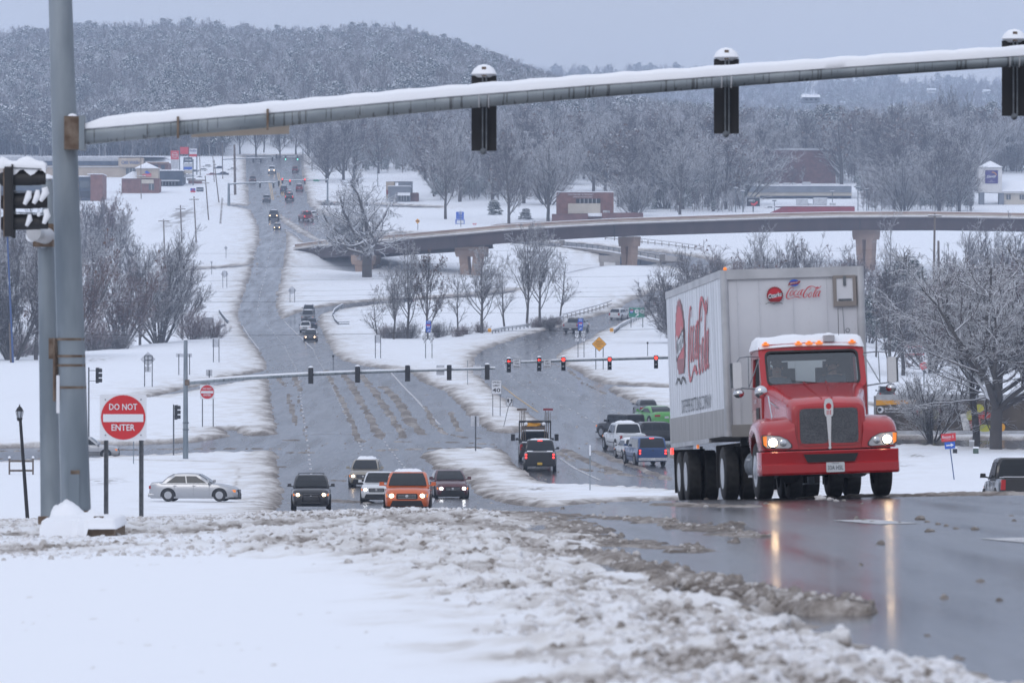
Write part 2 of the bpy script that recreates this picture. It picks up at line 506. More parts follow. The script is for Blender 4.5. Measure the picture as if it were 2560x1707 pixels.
POLY['near'] = np.array(_ne + [(3.2, 16.0), (40, 16.0), (60, 135.0), (1.0, 135.0)] )
ISL = farpoly(ISLAND)

def sdist(X, Y, poly):
    """signed distance, negative inside; world metres, Y squeezed so grazing edges stay crisp"""
    x = X.ravel(); y = Y.ravel()
    best = np.full(x.shape, 1e9); ins = np.zeros(x.shape, bool)
    n = len(poly)
    for i in range(n):
        x1, y1 = poly[i]; x2, y2 = poly[(i + 1) % n]
        dx, dy = x2 - x1, y2 - y1
        L = dx * dx + dy * dy + 1e-12
        t = np.clip(((x - x1) * dx + (y - y1) * dy) / L, 0, 1)
        d = (x - x1 - t * dx) ** 2 + ((y - y1 - t * dy)) ** 2
        best = np.minimum(best, d)
        c = (y1 > y) != (y2 > y)
        if abs(dy) > 1e-12:
            xi = dx * (y - y1) / dy + x1
            ins ^= c & (x < xi)
    r = np.sqrt(best)
    r[ins] *= -1
    return r.reshape(X.shape)
def ldist(X, Y, pl):
    x = X.ravel(); y = Y.ravel(); best = np.full(x.shape, 1e9)
    for (x1, y1), (x2, y2) in zip(pl[:-1], pl[1:]):
        dx, dy = x2 - x1, y2 - y1; L = dx * dx + dy * dy + 1e-12
        t = np.clip(((x - x1) * dx + (y - y1) * dy) / L, 0, 1)
        best = np.minimum(best, (x - x1 - t * dx) ** 2 + (y - y1 - t * dy) ** 2)
    return np.sqrt(best).reshape(X.shape)

# fan-shaped grid: fine where the lens looks, coarse beyond
def make_rows():
    Y = 13.0; rows = []
    while Y < 4400:
        rows.append(Y)
        e = 0.05
        s = abs((CY - F * float(g(Y + e)) / (Y + e)) - (CY - F * float(g(Y)) / Y)) / e
        if Y < 97: st = min(max(1.3 / max(s, 0.01), 0.02), 0.45)
        elif Y < 300: st = 1.0
        elif Y < 1600: st = min(max(1.7 / max(s, 0.01), 0.25), 4.0)
        else: st = 22.0 if Y < 4200 else 120.0
        Y += st
    return np.array(rows)
ROWS = make_rows()
COLS = np.concatenate([np.linspace(-9000, -1200, 16), np.linspace(-1000, -60, 18), np.arange(-40, 2602, 6.5), np.linspace(2620, 3700, 18), np.linspace(3900, 11000, 14)])
UU, YY = np.meshgrid(COLS, ROWS)
XX = (UU - CX) / F * YY
print('terrain grid', XX.shape)

def base(X, Y):
    """ground without snow: shared by the road sheets, the snow and everything that stands on it"""
    X = np.asarray(X, float); Y = np.asarray(Y, float)
    z = g(Y) + bank(X, Y)
    u = CX + F * X / np.maximum(Y, 1)
    z = z - .15 * sstep(2.2, -.6, X) * sstep(78, 98, Y) * (1 - sstep(150, 250, Y))
    # gentle swells between the roads
    # white mound below the ramp bridge, and the hollow under it
    def blob(px, py, rx, ry):
        x0, y0 = gp(px, py)
        return np.exp(-((X - x0) / rx) ** 2 - ((Y - y0) / ry) ** 2)
    z = z + 2.4 * blob(1560, 712, 9, 34) + 1.6 * blob(1440, 745, 8, 22) + 0.8 * blob(1640, 745, 5, 18)
    z = z - 4.6 * blob(1505, 646, 7.5, 16) - 2.5 * blob(1330, 668, 7, 20) - 3.6 * blob(830, 652, 7.0, 12) - 1.2 * blob(960, 670, 8, 14)
    z = z - 2.6 * blob(330, 815, 9, 50) - 2.0 * blob(150, 850, 9, 60) - 2.0 * blob(1010, 836, 6, 14) - 1.4 * blob(1240, 800, 7, 22)
    z = z - 1.8 * sstep(2050, 2250, u) * sstep(420, 600, Y) * (1 - sstep(900, 1100, Y))
    # mountain on the left and middle, lower far ridge on the right
    uA = [-9000, -1500, 0, 120, 260, 500, 600, 700, 800, 900, 1000, 1080, 1160, 1240, 1320, 1400, 1500, 1600, 1750, 2000, 11000]
    pA = [370, 145, 138, 132, 128, 121, 135, 143, 136, 126, 129, 145, 165, 192, 232, 262, 305, 340, 380, 425, 450]
    rA = (CY - np.interp(u, uA, pA)) / F * 2550.0
    t = np.clip((Y - 1560) / 990.0, 0, 1)
    zA = 54 + (rA - 54) * (t ** 0.85) * (1 - 0.0) + 5 * (fbm(X / 120, Y / 160, 3, 5) - .5) * np.minimum(t * 4, 1)
    zA = zA - 0.10 * np.maximum(Y - 2550, 0)
    uB = [-9000, 0, 900, 1100, 1300, 1500, 1700, 1900, 2000, 2100, 2200, 2300, 2400, 2500, 2600, 11000]
    pB = [270, 250, 250, 240, 206, 206, 200, 216, 234, 226, 220, 226, 218, 226, 228, 270]
    rB = (CY - np.interp(u, uB, pB)) / F * 3900.0
    s = np.clip((Y - 1560) / 2340.0, 0, 1)
    zB = 54 + (rB - 54) * (0.55 * s + 0.45 * s ** 2) + 9 * (fbm(X / 170, Y / 260, 3, 9) - .5) * np.minimum(s * 5, 1)
    zB = zB - 0.05 * np.maximum(Y - 3900, 0)
    hill = np.maximum(zA, zB)
    return np.where(Y > 1560, np.maximum(hill, 30), z)
def gz(X, Y):
    return float(base(np.array([X]), np.array([Y]))[0])

B0 = base(XX, YY)
infr = (YY < 1560)
SD = {}
road = np.full(XX.shape, 1e3)
rowsel = YY[:, 0] < 1560
for kx, p in POLY.items():
    lo, hi = p[:, 1].min() - 30, p[:, 1].max() + 30
    rs = (ROWS > lo) & (ROWS < hi)
    d = np.full(XX.shape, 1e3)
    d[rs] = sdist(XX[rs], YY[rs], p)
    SD[kx] = d
rs = (ROWS > ISL[:, 1].min() - 20) & (ROWS < ISL[:, 1].max() + 20)
di = np.full(XX.shape, 1e3)
di[rs] = sdist(XX[rs], YY[rs], ISL)
SD['main'] = np.maximum(SD['main'], -di)
for kx in SD: road = np.minimum(road, SD[kx])
SD_main_raw = SD['main']

# ragged snow edge
edge_n = (fbm(XX / 0.9, YY / 1.6, 3, 3) - 0.5) * 0.9 + (fbm(XX / 0.25, YY / 0.5, 2, 8) - .5) * 0.25
farw = sstep(120, 400, YY)
rd = road + edge_n * np.where(YY < 120, 0.9, 0.75)
cover = 0.10 + 0.16 * sstep(0.2, 2.5, rd) + 0.05 * (fbm(XX / 3, YY / 4, 3, 21) - .5)
berm = 0.16 * np.exp(-((rd - 0.9) / 0.8) ** 2) * fbm(XX / 0.45, YY / 0.8, 3, 33) * 1.5
_nf = .14 + .86 * sstep(240, 275, YY)
snowh = np.where(rd > 0, sstep(0, 0.18, rd) * cover * _nf + berm * _nf, -0.05)

# dirt: how much road grime is in the snow
dirt = 0.85 * np.exp(-np.maximum(rd, 0) / 0.9) * (0.4 + 0.9 * fbm(XX / .6, YY / 2.0, 3, 40)) + 0.42 * np.exp(-np.maximum(rd, 0) / 4.0) * sstep(.35, .75, fbm(XX / 1.0, YY / 2.2, 4, 41))
dirt = np.where(YY > 600, dirt * 0.9, dirt)

# slush thrown up between the wheel tracks
STREAKS = [([(815, 925), (835, 965), (855, 1005), (877, 1050), (900, 1105)], 0.34, .9), ([(856, 935), (880, 965), (905, 1010), (930, 1055), (957, 1098)], 0.50, 1.0),
           ([(904, 938), (940, 985), (970, 1030), (1011, 1094)], 0.46, 1.0), ([(960, 966), (1000, 1010), (1030, 1058), (1058, 1086)], 0.62, 1.1), ([(1060, 1015), (1085, 1058), (1110, 1083), (1160, 1094), (1200, 1096)], 0.32, .9),
           ([(1126, 1030), (1150, 1078)], 0.38, .9), ([(735, 938), (752, 978)], 0.5, .8), ([(695, 940), (712, 965)], 0.45, .7), ([(720, 985), (738, 1062)], 0.3, .7), ([(745, 990), (760, 1060), (768, 1100)], 0.18, .5),
           ([(1395, 1130), (1431, 1152)], 0.42, .9), ([(1412, 1124), (1480, 1158), (1540, 1180)], 0.62, 1.1), ([(1485, 1127), (1570, 1160), (1670, 1196)], 0.5, 1.1), ([(1645, 1112), (1720, 1160)], 0.6, 1.1), ([(1440, 1172), (1560, 1186), (1680, 1200)], 0.8, .5),
           ([(950, 1126), (1060, 1122), (1240, 1118)], 0.8, .75), ([(990, 1104), (1150, 1106), (1250, 1112)], 0.6, .6), ([(715, 1132), (750, 1132)], 0.9, .8), ([(725, 1101), (745, 1101)], 0.9, .8), ([(770, 1131), (790, 1131)], .6, .7),
           ([(1340, 893), (1420, 925), (1465, 960), (1512, 985)], 0.35, .6), ([(800, 1250), (900, 1256)], 1.6, .9), ([(830, 1200), (850, 1202)], .8, .8), ([(1240, 1243), (1350, 1262)], 1.2, .8), ([(640, 560), (650, 600), (643, 640), (640, 690)], 0.35, .35),
           ([(680, 470), (700, 500), (708, 512)], .6, .5), ([(650, 500), (680, 508)], 1.6, .4), ([(345, 1158), (500, 1162), (692, 1167)], 1.1, .9), ([(-50, 1128), (200, 1126), (470, 1122), (690, 1122)], 1.0, .75), ([(-50, 1148), (200, 1146), (460, 1136)], .8, .6),
           ([(575, 1260), (590, 1220), (600, 1180)], .22, .9)]
for pl, w, s in STREAKS:
    P = [gp(x, y) for x, y in pl]
    ys = [p[1] for p in P]
    rs = (ROWS > min(ys) - 12) & (ROWS < max(ys) + 12)
    X_, Y_ = XX[rs], YY[rs]
    # wander a little and break up
    d = ldist(X_ + 0.35 * (fbm(X_ / 1.0, Y_ / 5, 2, 50) - .5), Y_, P)
    mk = np.clip(1 - d / w, 0, 1) * s
    nz = fbm(X_ / 0.30, Y_ / 7.5, 4, 51)
    hgt = np.clip(mk * 1.7 + (nz - .5) * 2.0 - .46, 0, 1)
    snowh[rs] = np.where(rd[rs] < 0.3, np.maximum(snowh[rs], np.where(hgt > 0, -0.05 + .075 * sstep(0, .25, hgt) + .07 * hgt, -.05)), snowh[rs])
    dirt[rs] = np.where(rd[rs] < 0.3, np.maximum(dirt[rs], (hgt > 0) * (0.30 + 0.7 * fbm(X_ / .25, Y_ / 4, 3, 52))), np.maximum(dirt[rs], 0.7 * mk * nz * 1.4))

# churned slush in the foreground
SLUSH = np.array([((x - CX) / F * 108, 108.) for x in (-900, -60, 300, 700, 1000, 1180)] + [gp(x, y, True) for x, y in [(1160, 1264), (1300, 1290), (1400, 1318), (1500, 1360), (1500, 1400), (1620, 1448), (1760, 1495), (1912, 1530), (2060, 1573), (2212, 1622), (2408, 1688), (2520, 1735), (3400, 2000),
                                                 (1350, 2000), (1360, 1700), (1240, 1600), (1120, 1520), (1000, 1450), (860, 1408), (620, 1398), (300, 1404), (-60, 1412), (-900, 1420)]])
rs = ROWS < 130
Xn, Yn = XX[rs], YY[rs]
sn_d = -sdist(Xn, Yn, SLUSH)
amt = sstep(-0.8, 1.0, sn_d + 1.2 * (fbm(Xn / 1.2, Yn / 2.0, 3, 60) - .5))
amt *= (Yn < 118)
un = CX + F * Xn / Yn; vn = CY - F * B0[rs] / Yn
amt *= 1 - sstep(660, 540, un) * (1 - np.clip(1.1 * np.exp(-((vn - 1328) / 17) ** 2) + .8 * np.exp(-((vn - 1378) / 9) ** 2), 0, 1))
n1 = fbm(Xn / 0.34, Yn / 0.75, 4, 61); n2 = vnoise(Xn / 0.065, Yn / 0.26, 62); n3 = vnoise(Xn / 0.14, Yn / 0.42, 63)
bil = np.abs(n3 * 2 - 1)
lump = (0.20 * (n1 - 0.50) + 0.050 * (1 - bil) + 0.040 * n2 - .03) * (1 - .45 * sstep(60, 90, Yn))
inroad = rd[rs] < 0.15
sh = snowh[rs]
sh = sh + amt * np.where(inroad, 0, lump + 0.03)
# the smooth left field: soft wind ripples
sh += (1 - amt) * (~inroad) * (0.05 * (fbm(Xn / 1.6, Yn / 3.0, 3, 64) - .5) + 0.006 * fbm(Xn / .15, Yn / .3, 2, 65))
dd = dirt[rs]
crum = fbm(Xn / .30, Yn / .5, 4, 66)
dd = np.where(inroad, dd, np.maximum(dd * (Yn > 112), amt * (0.16 + 0.75 * sstep(0.42, 0.75, 1 - n1) + 0.30 * sstep(0.35, .75, crum) * sstep(6.0, 0.0, rd[rs]))))
sh0 = sh.copy()
NEARBANDS = [([(1180, 1268), (1290, 1285), (1400, 1315), (1470, 1345)], .8, .010, .75), ([(700, 1300), (900, 1306), (1080, 1312), (1280, 1330), (1380, 1345)], 1.3, .02, .78), ([(-60, 1346), (120, 1344), (240, 1340), (420, 1342), (600, 1330), (760, 1312)], 1.0, .05, .9),
             ([(1443, 1393), (1530, 1406), (1650, 1438), (1780, 1473), (1900, 1495), (2000, 1523), (2094, 1536)], 0.40, .055, .62), ([(-60, 1392), (60, 1386), (210, 1376), (330, 1372), (500, 1372), (600, 1372), (690, 1362)], 1.1, .05, .8),
             ([(1395, 1288), (1560, 1296), (1640, 1302), (1730, 1316), (1860, 1344)], 0.55, .002, .8), ([(1500, 1352), (1620, 1366), (1750, 1380)], .6, .000, .75), ([(1680, 1262), (1850, 1268)], .8, .01, .7),
             ([(1290, 1362), (1350, 1385), (1430, 1405)], .6, .03, .7), ([(2160, 1230), (2300, 1238), (2600, 1236)], 2.0, .03, .5)]
for pl, w, h, dk in NEARBANDS:
    P = [gp(x, y, True) for x, y in pl]
    d = ldist(Xn + 0.2 * (fbm(Xn / .5, Yn / 1.2, 2, 70) - .5), Yn, P)
    mk = np.clip(1 - d / w, 0, 1)
    hg = np.clip(mk * 1.25 + 1.5 * (n1 - .5) + .5 * (n3 - .5) - .38, 0, 1)
    up = -0.05 + (.060 + h * 1.5 * hg) * sstep(0, .35, hg) + (lump * .25 + .012 * n2) * sstep(0, .4, hg)
    sh = np.where(inroad, np.maximum(sh, np.where(hg > 0, up, -9)), np.where(mk > .3, np.maximum(sh - .05 * mk, up * .6), sh))
    dd = np.maximum(dd, np.where(inroad, (hg > 0) * (dk * .75 + .4 * n3), dk * mk * (0.55 + .8 * n2)))
snowh[rs] = sh; dirt[rs] = dd
# scattered specks of grime on the clean field
spk = (vnoise(Xn / .09, Yn / .22, 80) > 0.972) & (vnoise(Xn / 1.5, Yn / 2.5, 81) > .52)
dirt[rs] = np.where(spk & ~inroad, 0.5, dirt[rs])
# bare grass and tracks showing through the far field
ZG = B0 + np.where(YY < 1560, snowh, 0.0)
gr = np.zeros(XX.shape)
def patch(px, py, rx, ry, amt_, near=False):
    x0, y0 = gp(px, py, near)
    n = fbm(XX / (rx * .25), YY / (ry * .25), 4, int(px))
    q = np.exp(-((XX - x0) / rx) ** 2 - ((YY - y0) / ry) ** 2) * amt_ * sstep(.45, .62, n)
    np.maximum(gr, q, out=gr)
patch(455, 540, 3.0, 45, .8); patch(440, 560, 2.5, 30, .7); patch(1335, 1232, 1.0, 4, .8); patch(590, 1075, .9, 4, .7); patch(240, 905, 1.5, 12, .6)
patch(250, 1215, 1.2, 6, .7); patch(2290, 1148, .6, 3, .9); patch(2250, 1170, .7, 4, .6); patch(1390, 1080, 1.0, 10, .4)

me = bpy.data.meshes.new('ground')
nr, nc = XX.shape
V = np.stack([XX, YY, ZG], -1).reshape(-1, 3)
idx = np.arange(nr * nc).reshape(nr, nc)
Fq = np.stack([idx[:-1, :-1], idx[:-1, 1:], idx[1:, 1:], idx[1:, :-1]], -1).reshape(-1, 4)
def grid_mesh(me, V, Fq, smooth=True):
    me.vertices.add(len(V)); me.vertices.foreach_set('co', V.astype(np.float32).ravel())
    me.loops.add(Fq.size); me.loops.foreach_set('vertex_index', Fq.astype(np.int32).ravel())
    me.polygons.add(len(Fq))
    me.polygons.foreach_set('loop_start', np.arange(0, Fq.size, 4, dtype=np.int32))
    me.polygons.foreach_set('loop_total', np.full(len(Fq), 4, dtype=np.int32))
    if smooth: me.polygons.foreach_set('use_smooth', np.ones(len(Fq), dtype=bool))
    me.update(calc_edges=True)
grid_mesh(me, V, Fq)
a = me.attributes.new('dirt', 'FLOAT', 'POINT'); a.data.foreach_set('value', np.clip(dirt, 0, 1).astype(np.float32).ravel())
a = me.attributes.new('grass', 'FLOAT', 'POINT'); a.data.foreach_set('value', np.clip(gr, 0, 1).astype(np.float32).ravel())

def ground_material():
    m = bpy.data.materials.new('snow_ground'); m.use_nodes = True
    n = m.node_tree; b = n.nodes['Principled BSDF']; L = n.links.new
    b.inputs['Roughness'].default_value = 0.75; b.inputs['Specular IOR Level'].default_value = 0.15
    ad = n.nodes.new('ShaderNodeAttribute'); ad.attribute_name = 'dirt'
    ag = n.nodes.new('ShaderNodeAttribute'); ag.attribute_name = 'grass'
    geo = n.nodes.new('ShaderNodeNewGeometry')
    nz = n.nodes.new('ShaderNodeTexNoise'); nz.inputs['Scale'].default_value = 7.0; nz.inputs['Detail'].default_value = 7; nz.inputs['Roughness'].default_value = .65
    L(geo.outputs['Position'], nz.inputs['Vector'])
    r0 = n.nodes.new('ShaderNodeMapRange'); r0.inputs['From Min'].default_value = .25; r0.inputs['From Max'].default_value = .75; r0.inputs['To Min'].default_value = .45; r0.inputs['To Max'].default_value = 1.35
    L(nz.outputs['Fac'], r0.inputs[0])
    mu = n.nodes.new('ShaderNodeMath'); mu.operation = 'MULTIPLY'; mu.use_clamp = True
    L(ad.outputs['Fac'], mu.inputs[0]); L(r0.outputs[0], mu.inputs[1])
    mx = n.nodes.new('ShaderNodeValToRGB')
    e = mx.color_ramp.elements
    e[0].position = 0; e[0].color = (0.87, 0.895, 0.935, 1)
    e[1].position = 1; e[1].color = (0.13, 0.11, 0.095, 1)
    q = e.new(.22); q.color = (0.70, 0.69, 0.68, 1)
    q = e.new(.5); q.color = (0.42, 0.39, 0.365, 1)
    q = e.new(.75); q.color = (0.25, 0.222, 0.20, 1)
    L(mu.outputs[0], mx.inputs[0])
    m2 = n.nodes.new('ShaderNodeMix'); m2.data_type = 'RGBA'
    m2.inputs[7].default_value = (0.16, 0.13, 0.10, 1)
    L(ag.outputs['Fac'], m2.inputs[0]); L(mx.outputs[0], m2.inputs[6])
    L(m2.outputs[2], b.inputs['Base Color'])
    n2 = n.nodes.new('ShaderNodeTexNoise'); n2.inputs['Scale'].default_value = 22; n2.inputs['Detail'].default_value = 5
    L(geo.outputs['Position'], n2.inputs['Vector'])
    bp = n.nodes.new('ShaderNodeBump'); bp.inputs['Distance'].default_value = .02
    bs = n.nodes.new('ShaderNodeMath'); bs.operation = 'MULTIPLY_ADD'; bs.inputs[1].default_value = .9; bs.inputs[2].default_value = .12
    L(ad.outputs['Fac'], bs.inputs[0]); L(bs.outputs[0], bp.inputs['Strength'])
    L(n2.outputs['Fac'], bp.inputs['Height']); L(bp.outputs[0], b.inputs['Normal'])
    return m
M['ground'] = ground_material()
me.materials.append(M['ground'])
ground = link('ground', me)
tag(ground, kind='structure')

# wet asphalt sheets
def asphalt(name, c1, c2, r1, r2, lane=1.0):
    m = bpy.data.materials.new(name); m.use_nodes = True
    n = m.node_tree; b = n.nodes['Principled BSDF']; L = n.links.new
    geo = n.nodes.new('ShaderNodeNewGeometry')
    mp = n.nodes.new('ShaderNodeMapping'); mp.inputs['Scale'].default_value = (1.0, .025, 1.0)
    L(geo.outputs['Position'], mp.inputs[0])
    a = n.nodes.new('ShaderNodeTexNoise'); a.inputs['Scale'].default_value = .55; a.inputs['Detail'].default_value = 6; a.inputs['Roughness'].default_value = .6
    L(mp.outputs[0], a.inputs['Vector'])
    r = n.nodes.new('ShaderNodeValToRGB'); r.color_ramp.elements[0].position = .35; r.color_ramp.elements[1].position = .68
    r.color_ramp.elements[0].color = (*c1, 1); r.color_ramp.elements[1].color = (*c2, 1)
    L(a.outputs['Fac'], r.inputs[0])
    f = n.nodes.new('ShaderNodeTexNoise'); f.inputs['Scale'].default_value = 30; f.inputs['Detail'].default_value = 4
    L(geo.outputs['Position'], f.inputs['Vector'])
    mx = n.nodes.new('ShaderNodeMix'); mx.data_type = 'RGBA'; mx.blend_type = 'MULTIPLY'; mx.inputs[0].default_value = .12
    L(r.outputs[0], mx.inputs[6]); L(f.outputs['Color'], mx.inputs[7]); L(mx.outputs[2], b.inputs['Base Color'])
    mr = n.nodes.new('ShaderNodeMapRange'); mr.inputs['From Min'].default_value = .35; mr.inputs['From Max'].default_value = .7; mr.inputs['To Min'].default_value = r1; mr.inputs['To Max'].default_value = r2
    mp2 = n.nodes.new('ShaderNodeMapping'); mp2.inputs['Scale'].default_value = (1.0, .05, 1.0); mp2.inputs['Location'].default_value = (13, 7, 0)
    L(geo.outputs['Position'], mp2.inputs[0])
    w = n.nodes.new('ShaderNodeTexNoise'); w.inputs['Scale'].default_value = .8; w.inputs['Detail'].default_value = 5
    L(mp2.outputs[0], w.inputs['Vector']); L(w.outputs['Fac'], mr.inputs[0]); L(mr.outputs[0], b.inputs['Roughness'])
    b.inputs['Specular IOR Level'].default_value = .5
    h = n.nodes.new('ShaderNodeTexNoise'); h.inputs['Scale'].default_value = 9; h.inputs['Detail'].default_value = 3
    L(geo.outputs['Position'], h.inputs['Vector'])
    bp = n.nodes.new('ShaderNodeBump'); bp.inputs['Strength'].default_value = .10; bp.inputs['Distance'].default_value = .01
    L(h.outputs['Fac'], bp.inputs['Height']); L(bp.outputs[0], b.inputs['Normal'])
    return m
M['asphalt'] = asphalt('wet_asphalt', (0.030, 0.031, 0.035), (0.072, 0.072, 0.078), 0.14, 0.32)
M['asphalt_near'] = asphalt('wet_asphalt_near', (0.030, 0.031, 0.035), (0.060, 0.061, 0.067), 0.09, 0.27)
def road_sheet(name, key, m, lift=0.0):
    d = SD[key]
    keep = d < 1.2
    cells = keep[:-1, :-1] | keep[1:, :-1] | keep[:-1, 1:] | keep[1:, 1:]
    fq = np.stack([idx[:-1, :-1], idx[:-1, 1:], idx[1:, 1:], idx[1:, :-1]], -1)[cells]
    used, inv = np.unique(fq, return_inverse=True)
    Vr = np.stack([XX, YY, B0 + lift], -1).reshape(-1, 3)[used]
    me = bpy.data.meshes.new(name)
    grid_mesh(me, Vr, inv.reshape(-1, 4))
    me.materials.append(M[m])
    return tag(link(name, me), kind='structure')
R_near = road_sheet('road_hilltop', 'near', 'asphalt_near', 0.006)
R_main = road_sheet('road', 'main', 'asphalt')
road_sheet('cross_street', 'cross_left', 'asphalt', 0.004)
road_sheet('side_road', 'side_left', 'asphalt', 0.004)
road_sheet('ramp_road', 'underpass', 'asphalt', 0.004)
road_sheet('access_lane', 'lane_right', 'asphalt', 0.008)
road_sheet('access_road', 'lane_far', 'asphalt', 0.004)
road_sheet('driveway', 'drive', 'asphalt', 0.004)
road_sheet('road_stub', 'stub', 'asphalt', 0.008)
M['asphalt_wet'] = M['asphalt_near']

# painted markings: each a thin sheet draped a few millimetres over the asphalt
M['paint_white'] = noisy('worn_white_paint', (0.34, 0.34, 0.35), (0.60, 0.60, 0.61), 3.0, 0.45)
M['paint_yellow'] = noisy('worn_yellow_paint', (0.38, 0.25, 0.10), (0.55, 0.36, 0.12), 3.0, 0.5)
def strip(name, pts, w, m, parent, near=False, lift=0.012, n=6, world=False):
    P = [Vector((*(q if world else gp(*q, near)), 0)) for q in pts]
    res = []
    for a, b in zip(P[:-1], P[1:]):
        for i in range(n):
            res.append(a.lerp(b, i / n))
    res.append(P[-1])
    vs = []; fs = []
    for i, p in enumerate(res):
        t = (res[min(i + 1, len(res) - 1)] - res[max(i - 1, 0)]).normalized()
        s = Vector((t.y, -t.x, 0)) * (w / 2)
        for q in (p - s, p + s):
            vs.append((q.x, q.y, gz(q.x, q.y) + lift))
        if i: fs.append((2 * i - 2, 2 * i - 1, 2 * i + 1, 2 * i))
    me = bpy.data.meshes.new(name); me.from_pydata(vs, [], fs); me.materials.append(M[m])
    return link(name, me, parent)
def dashes(pts, gap, ln, w, m='paint_white', near=False, parent=None):
    P = [Vector(gp(x, y, near)) for x, y in pts]
    L = [0]
    for a, b in zip(P[:-1], P[1:]): L.append(L[-1] + (b - a).length)
    s = 0.0
    def pos(s):
        for i in range(len(P) - 1):
            if s <= L[i + 1]: return P[i].lerp(P[i + 1], (s - L[i]) / (L[i + 1] - L[i]))
        return P[-1]
    while s + ln < L[-1]:
        strip('lane_dash', [tuple(pos(s)), tuple(pos(s + ln))], w, m, parent or R_main, world=True, n=3)
        s += gap
dashes([(783, 1262), (778, 1185), (768, 1100), (758, 1040), (752, 990), (746, 940), (737, 915), (722, 890), (712, 865), (690, 838), (668, 812), (650, 790), (644, 770), (650, 735), (660, 700), (668, 660), (676, 620), (682, 585), (678, 560), (668, 525), (660, 500)], 8.2, 2.9, 0.16)
dashes([(905, 1125), (885, 1075), (866, 1040), (845, 1000), (830, 965), (818, 940), (806, 918), (793, 898), (782, 872)], 5.5, 2.2, 0.14)
dashes([(1510, 1068), (1440, 1030), (1370, 998), (1320, 970), (1280, 945), (1262, 920), (1256, 895), (1280, 875), (1330, 855), (1390, 838), (1450, 820)], 9.5, 3.0, 0.16)
dashes([(1620, 1060), (1560, 1036), (1500, 1012), (1450, 990), (1400, 960), (1360, 930), (1330, 905), (1330, 885), (1370, 865), (1430, 845), (1500, 815)], 9.5, 3.0, 0.16)
dashes([(955, 1095), (985, 1135), (1020, 1180)], 5.5, 2.2, 0.14)
strip('edge_line', [(648, 873), (632, 852), (614, 826), (606, 812)], .18, 'paint_white', R_main)
strip('edge_line', [(782, 872), (755, 845), (730, 822), (712, 804)], .18, 'paint_white', R_main)
strip('edge_line', [(976, 930), (1010, 968), (1042, 1000), (1078, 1040), (1100, 1062)], .20, 'paint_white', R_main)
strip('centre_line', [(1256, 965), (1290, 992), (1345, 1030)], .16, 'paint_yellow', R_main)
strip('centre_line', [(1400, 1145), (1440, 1172), (1500, 1200)], .18, 'paint_white', R_main)
strip('centre_line', [(1120, 1180), (1090, 1230), (1075, 1262)], .18, 'paint_white', R_main)
strip('stop_line', [(745, 1087), (800, 1085), (900, 1083), (985, 1081)], 0.35, 'paint_white', R_main)
for dx in (0, 4):
    strip('centre_line', [(693 + dx, 432), (697 + dx, 452), (701 + dx, 470), (706 + dx, 490)], .22, 'paint_yellow', R_main)
    strip('centre_line', [(672 + dx, 455), (677 + dx, 480), (680 + dx, 500)], .22, 'paint_yellow', R_main)
strip('arrow_marking', [(715, 572), (740, 586), (757, 604)], .16, 'paint_white', R_main)
strip('arrow_marking', [(715, 572), (720, 590)], .16, 'paint_white', R_main)
strip('lane_dash', [(2130, 1301), (2250, 1311)], .5, 'paint_white', R_near, near=True)
strip('lane_dash', [(2500, 1347), (2700, 1364)], .45, 'paint_white', R_near, near=True)
# ================================================================ trees
M['bark'] = snowtop('bark_with_snow', (0.050, 0.038, 0.037), (0.088, 0.068, 0.065), thr=.66, soft=.26, scale=.8, amount=.6)
M['bark_snowy'] = snowtop('bark_heavy_snow', (0.055, 0.045, 0.042), (0.10, 0.08, 0.075), thr=.22, soft=.30, scale=.8, amount=.7)
M['bark_red'] = snowtop('reddish_twigs', (0.100, 0.050, 0.042), (0.16, 0.085, 0.07), thr=.62, soft=.25, scale=.8, amount=.6)
M['trunk'] = snowtop('trunk_bark', (0.055, 0.048, 0.045), (0.10, 0.088, 0.08), thr=.55, soft=.2, scale=1.2, amount=.6)
M['leaf_brown'] = snowtop('dry_brown_leaves', (0.11, 0.055, 0.035), (0.18, 0.10, 0.06), thr=.75, soft=.25, scale=3, amount=.6)
M['needles'] = snowtop('evergreen_needles', (0.020, 0.036, 0.024), (0.045, 0.065, 0.045), thr=.30, soft=.25, scale=.9, amount=.6)

def unit(a):
    return a / np.maximum(np.linalg.norm(a, axis=-1, keepdims=True), 1e-9)

